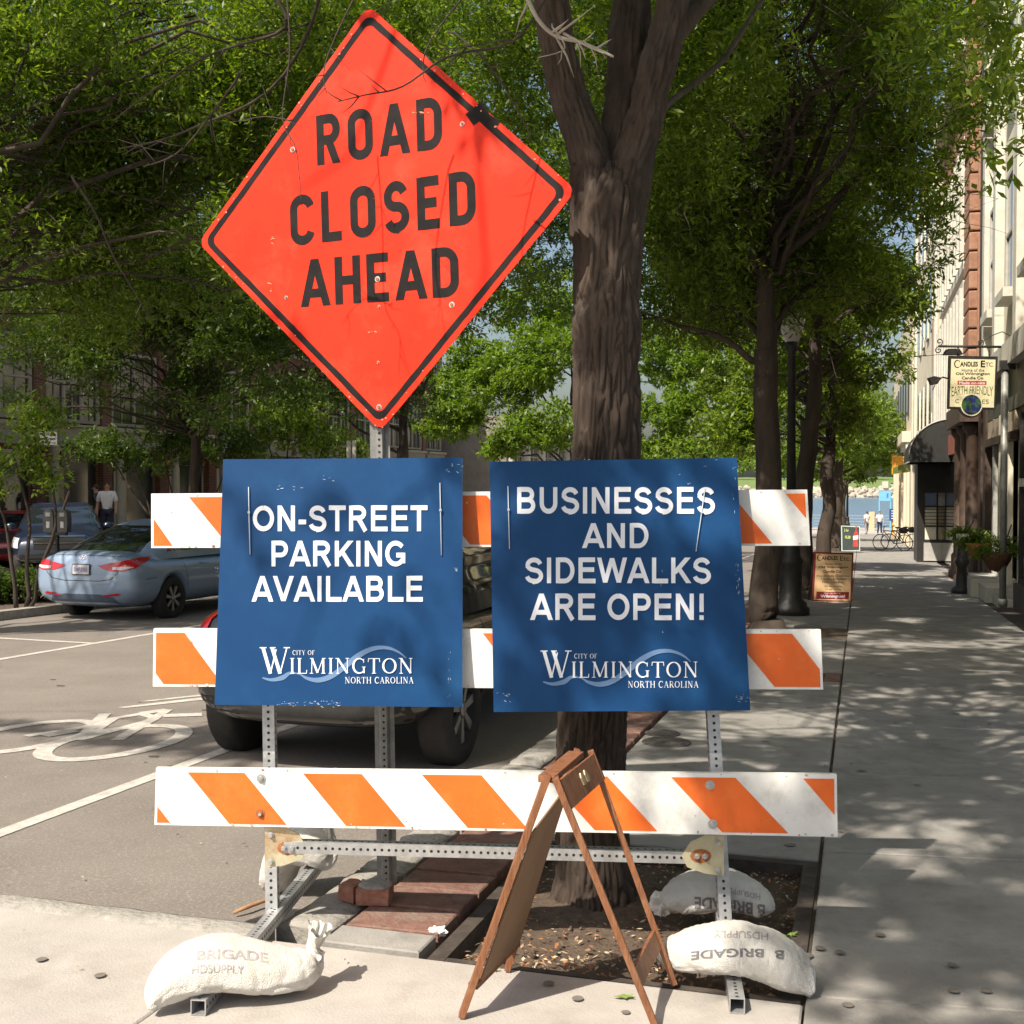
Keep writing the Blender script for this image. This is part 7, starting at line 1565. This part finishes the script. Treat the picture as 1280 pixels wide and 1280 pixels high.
# ================================================ PEOPLE
def person(loc, rz, h_, lab, top, trou, pose, hair=HAIR, s=1.0, carry=None):
    t = thing('person', lab, 'person', loc, rz); s = h_/1.75
    J = {'pel': (0, 0, .95), 'wai': (0, 0, 1.10), 'che': (0, .01, 1.33), 'nec': (0, 0, 1.48), 'hd0': (0, .01, 1.56), 'hd1': (0, .02, 1.66), 'hd2': (0, .015, 1.73)}
    Rr = {'pel': .135, 'wai': .115, 'che': .135, 'nec': .052, 'hd0': .070, 'hd1': .085, 'hd2': .05}
    E_ = [('pel', 'wai'), ('wai', 'che'), ('che', 'nec'), ('nec', 'hd0'), ('hd0', 'hd1'), ('hd1', 'hd2')]
    def a(n, p, r, fr): J[n] = p; Rr[n] = r; E_.append((fr, n))
    for sx in (-1, 1):
        q = pose[0] if sx < 0 else pose[1]
        a(f'sh{sx}', (sx*.19, 0, 1.42), .062, 'che'); a(f'el{sx}', (sx*q['el'][0], q['el'][1], q['el'][2]), .042, f'sh{sx}'); a(f'wr{sx}', (sx*q['wr'][0], q['wr'][1], q['wr'][2]), .028, f'el{sx}')
        wv = Vector(J[f'wr{sx}']); d = (wv-Vector(J[f'el{sx}'])).normalized(); pm = wv+d*.06; a(f'pm{sx}', tuple(pm), .034, f'wr{sx}')
        for i, ln in enumerate((.065, .078, .082, .074)):
            off = Vector((0, (i-1.5)*.02, 0)); p1 = pm+off+d*ln*.55; p2 = p1+(d+Vector((-sx*.35, 0, 0))).normalized()*ln*.5; a(f'f{sx}{i}', tuple(p1), .0095, f'pm{sx}'); a(f'g{sx}{i}', tuple(p2), .008, f'f{sx}{i}')
        p1 = wv+Vector((-sx*.01, .035, 0))+d*.02; p2 = p1+d*.035+Vector((0, .015, 0)); a(f't{sx}', tuple(p1), .012, f'wr{sx}'); a(f'u{sx}', tuple(p2), .009, f't{sx}')
        a(f'hp{sx}', (sx*.095, 0, .90), .095, 'pel'); a(f'kn{sx}', (sx*.10, q['kn'], .50), .062, f'hp{sx}'); a(f'an{sx}', (sx*.10, q['an'], .09), .042, f'kn{sx}'); a(f'to{sx}', (sx*.115, q['an']+.16, .035), .034, f'an{sx}')
    def skin(name, keys, extra, m, par, mn=None):
        keys = list(keys); ed = [(keys.index(x), keys.index(y)) for x, y in E_ if x in keys and y in keys]
        me = bpy.data.meshes.new(name); me.from_pydata([tuple(c*s for c in J[k]) for k in keys], ed, []); o = bpy.data.objects.new(name, me); col.objects.link(o)
        md = o.modifiers.new('s', 'SKIN'); md.use_smooth_shade = True
        for i, k in enumerate(keys): r_ = (Rr[k]+extra)*s; me.skin_vertices[0].data[i].radius = (r_, r_*(.72 if k in ('pel', 'wai', 'che') else 1)); me.skin_vertices[0].data[i].use_root = (i == 0)
        md2 = o.modifiers.new('d', 'SUBSURF'); md2.levels = 1; md2.render_levels = 1
        bpy.context.view_layer.update(); m2 = bpy.data.meshes.new_from_object(o.evaluated_get(bpy.context.evaluated_depsgraph_get())); o.modifiers.clear(); o.data = m2; m2.materials.clear(); m2.materials.append(m)
        for p in m2.polygons: p.use_smooth = True
        o.parent = par; return o
    b_ = skin('body', J.keys(), 0, SKIN, t)
    skin('shirt', ['wai', 'pel', 'che', 'sh-1', 'sh1', 'el-1', 'el1'] if True else [], .032, top, t)
    skin('trousers', ['pel', 'hp-1', 'hp1', 'kn-1', 'kn1', 'an-1', 'an1'], .018, trou, t)
    MB().ball((0, -.012*s, 1.675*s), .092*s, 12, 8, 0, (.92, 1.0, .95)).build('hair', hair, t)
    f = MB(); f.ball((0, .105*s, 1.625*s), .014*s, 6, 4, 0, (1, 1.2, 1.5))
    for sx in (-1, 1): f.ball((sx*.085*s, .01, 1.63*s), .02*s, 6, 4, 0, (.5, 1, 1.4))
    f.build('nose_and_ears', SKIN, t); f = MB()
    for sx in (-1, 1): f.ball((sx*.03*s, .092*s, 1.645*s), .010*s, 6, 4)
    f.box(-.02*s, .02*s, .090*s, .094*s, 1.585*s, 1.592*s); f.build('eyes_and_mouth', HOLE, t)
    for sx in (-1, 1): q = pose[0] if sx < 0 else pose[1]; MB().ball((sx*.11*s, (q['an']+.07)*s, .04*s), .06*s, 8, 5, 0, (.75, 2.0, .65)).build('shoe', RUBBER, t)
    return t
walk = [dict(el=(.25, .02, 1.15), wr=(.24, .14, .93), kn=.06, an=.12), dict(el=(.26, -.06, 1.16), wr=(.27, -.02, .90), kn=.0, an=-.14)]
walk2 = [dict(el=(.25, -.08, 1.16), wr=(.25, -.04, .92), kn=-.0, an=-.12), dict(el=(.25, .06, 1.16), wr=(.23, .2, .98), kn=.07, an=.14)]
def pat(px, py, Y): o = at(px, py, Y); o.z = S(*ab(o), .0).z; return o
person(pat(1099.5, 667, 88), math.pi-TH*0, 1.74, 'person in white shirt and dark trousers walking towards the camera far down the pavement', SHIRT, JEANS, walk)
person(pat(1083.5, 666, 90), R(20), 1.74, 'person in white shirt and light trousers walking away, left of the other pedestrian', SHIRT, TROUS, walk2)
pp_ = pat(134, 640, 33.5); pp_.z += .55; person(pp_, R(200), 1.72, 'person in a white shirt standing behind the parked pickup by the brick building', SHIRT, JEANS, walk)
pp_ = pat(120, 640, 34); pp_.z += .55; person(pp_, R(100), 1.66, 'dark-clothed person leaning beside the one in a white shirt', BLKFR, JEANS, walk2)
tag(MB().hexa([S(-22.4, 26.5, -.3), S(-20.6, 26.5, -.3), S(-20.6, 40, -.3), S(-22.4, 40, -.3), S(-22.4, 26.5, .55), S(-20.6, 26.5, .55), S(-20.6, 40, .8), S(-22.4, 40, .8)]).build('porch_floor', DBRICK), kind='structure')

# ================================================ RIVER END
zr = S(0, 96, 0).z
tag(MB().hexa([S(-60, 96, -3), S(60, 96, -3), S(60, 108, -3), S(-60, 108, -3)]+[V*a+U*b+Vector((0, 0, zr)) for a, b in ((-60, 96), (60, 96), (60, 108), (-60, 108))]).build('riverwalk', CONC3), kind='structure')
WZ = -4.6
tag(MB().add([V*a+U*b+Vector((0, 0, WZ)) for a, b in ((-1500, 104), (1500, 104), (1500, 565), (-1500, 565))], [(0, 1, 2, 3)]).build('river', WATER), kind='structure')
rl = thing('railing', 'blue-grey horizontal rail fence with tan posts along the river', 'fence', V*0+U*103+Vector((0, 0, zr)), -TH)
for k in range(5): MB().box(-30, 30, -.03, .03, .18+k*.25, .28+k*.25).build('rail', RAILB, rl)
for k in range(24): MB().box(-30+k*2.55, -29.55+k*2.55, -.2, .25, -.1, 1.55).build('post', TANWOOD, rl)
# kiosk frame and blue boards
o = at(1106, 640, 98); o.z = zr; kx = 98/F; t = thing('information_kiosk', 'light blue information board on two tall blue poles at the river edge', 'information board', o, 0)
for dx in (-7, 7): MB().box(dx*kx-.04, dx*kx+.04, -.04, .04, 0, at(0, 612, 98).z-zr).build('pole', SKYBL, t)
za, zb = at(0, 626, 98).z-zr, at(0, 613, 98).z-zr; MB().box(-7*kx, 7*kx, -.06, -.04, za, zb).build('board', SKYBL, t); MB().box(-7.5*kx, 7.5*kx, -.08, .06, zb, zb+.2).build('white_top', WSTONE, t); MB().box(2*kx, 4*kx, -.07, -.06, za+.25, zb-.25).build('map_patch', mat('map_blue', (.08, .25, .5), (.05, .15, .4)), t); MB().box(-3*kx, 3*kx, -.2, .2, zb+.2, zb+.75).build('white_cap', WSTONE, t)
o = at(1116.5, 655, 80); o.z = S(*ab(o), 0).z; kx = 80/F; t = thing('sidewalk_sign', 'navy blue sandwich sign with pale text by the far beige wall', 'sign', o, 0)
za, zb = at(0, 651, 80).z-o.z, at(0, 636, 80).z-o.z; bo = MB().box(-4.7*kx, 4.7*kx, -.03, .03, za, zb).build('panel', NAVYS, t); 
for k in range(4): MB().box(-2.6*kx, 2.6*kx, -.034, -.031, zb-.17-k*.17, zb-.11-k*.17).build('text_line', PRINTW, t)
MB().box(-1.2*kx, 1.2*kx, .04, .14, 0, zb*.85).build('yellow_stand', YELS, t)
# bright bits of outdoor seating and umbrellas
# far bank
def bank():
    mb = MB(); n = 160; prof = [(552, WZ-1), (556, WZ+1.2), (560, WZ+3.2), (566, WZ+4.2), (590, WZ+5.2), (640, WZ+8), (760, WZ+10)]
    for i in range(n+1):
        a = -700+1400*i/n
        for j, (b, z) in enumerate(prof): nn = noise.noise(Vector((a*.05, b*.05, 3)))*(1.3 if j < 4 else 2); mb.v.append(tuple(V*a+U*(b+nn*2)+Vector((0, 0, z+nn*.6))))
    W_ = len(prof)
    for i in range(n):
        for j in range(W_-1): mb.f.append((i*W_+j, (i+1)*W_+j, (i+1)*W_+j+1, i*W_+j+1)); mb.m.append(0 if j < 3 else 1); mb.sm.append(j >= 3)
    return tag(mb.build('far_bank', [ROCK, GRASS]), kind='structure')
bank()
mb = MB(); g = random.Random(5)
for i in range(260):
    a = g.uniform(-60, 110); b = g.uniform(553, 561); s_ = g.uniform(.6, 1.9); c = V*a+U*b+Vector((0, 0, WZ+(b-552)*.5)); k0 = len(mb.v); mb.ball((0, 0, 0), s_, 6, 4)
    for i_ in range(k0, len(mb.v)): q = Vector(mb.v[i_]); mb.v[i_] = tuple(c+q*(1+.35*noise.noise(q+Vector((i, 0, 0)))))
mb.sm = [False]*len(mb.f); tag(mb.build('riprap_rocks', mat('riprap', (.30, .26, .21), (.45, .40, .33), .5, .95)), 'tumbled pale rocks lining the far river bank', kind='stuff')
t = thing('far_car', 'white car on the grass of the far river bank', 'car', V*((1112-1077)/F*575+0)+U*572+Vector((0, 0, WZ+4.9)), R(80)); MB().box(-2.2, 2.2, -.9, .9, .4, 1.0).build('body', WSTONE, t, bevel=.15); MB().hexa([(-1.5, -.8, 1.0), (1.2, -.8, 1.0), (1.2, .8, 1.0), (-1.5, .8, 1.0), (-1.0, -.65, 1.55), (.6, -.65, 1.55), (.6, .65, 1.55), (-1.0, .65, 1.55)]).build('cabin', CGLASS, t); m2 = MB()
for x in (-1.3, 1.3):
    for y in (-.85, .85): m2.lathe([(.34, -.1), (.34, .1)], 12, (x, y, .34), 'y')
m2.build('wheels', RUBBER, t)
fw = [(*(V*(-260+i*19+random.uniform(-6, 6))+U*random.uniform(640, 720)+Vector((0, 0, WZ+random.uniform(14, 24)))), random.uniform(10, 14), random.uniform(8, 12), random.uniform(8, 12)) for i in range(30)]
fwp = clump_pts(fw, 5200, 9, f=.09); o = leaf_mesh('far_wood', fwp, 2.4, 1.3, LEAF_B, None, 9, 9, 4.5); tag(o, 'continuous wood on the far side of the river', kind='stuff')

# oil stains, patches and cracks on the road
mb = MB(); g = random.Random(12)
for (a, b, la) in ((-2.6, 4.4, 1.6), (-5.2, 5.2, 2.4), (-7.0, 8, 3), (-3.2, 5.9, 1.0), (-6, 4.3, 1.4)):
    pts = [(a, b)]; th = g.uniform(0, 6.28)
    for k in range(int(la/.05)): th += g.gauss(0, .35); th = th*.98+.3*.02; pts.append((pts[-1][0]+.05*math.cos(th), pts[-1][1]+.05*math.sin(th)))
    pts = [p for p in pts if p[1] > 3.95 and -11 < p[0] < -2.1]
    if len(pts) > 3 and False:
        vs, fs = ribbon(pts, .006); mb.add([S(v.x, v.y, RD+.0068) for v in vs], fs)
for i in range(26):
    a, b, r_ = g.uniform(-8, -2.3), g.uniform(4.1, 9.5), g.uniform(.01, .05)
    mb.add([S(a+r_*math.cos(t)*g.uniform(.8, 1.3), b+r_*.7*math.sin(t), RD+.0036+i*1e-5) for t in [k*math.pi/5 for k in range(10)]], [tuple(range(10))])
tag(mb.build('oil_drips', mat('tar', (.07, .06, .055), (.11, .1, .09), 30, .8)), 'small dark oil drips on the asphalt', kind='stuff')
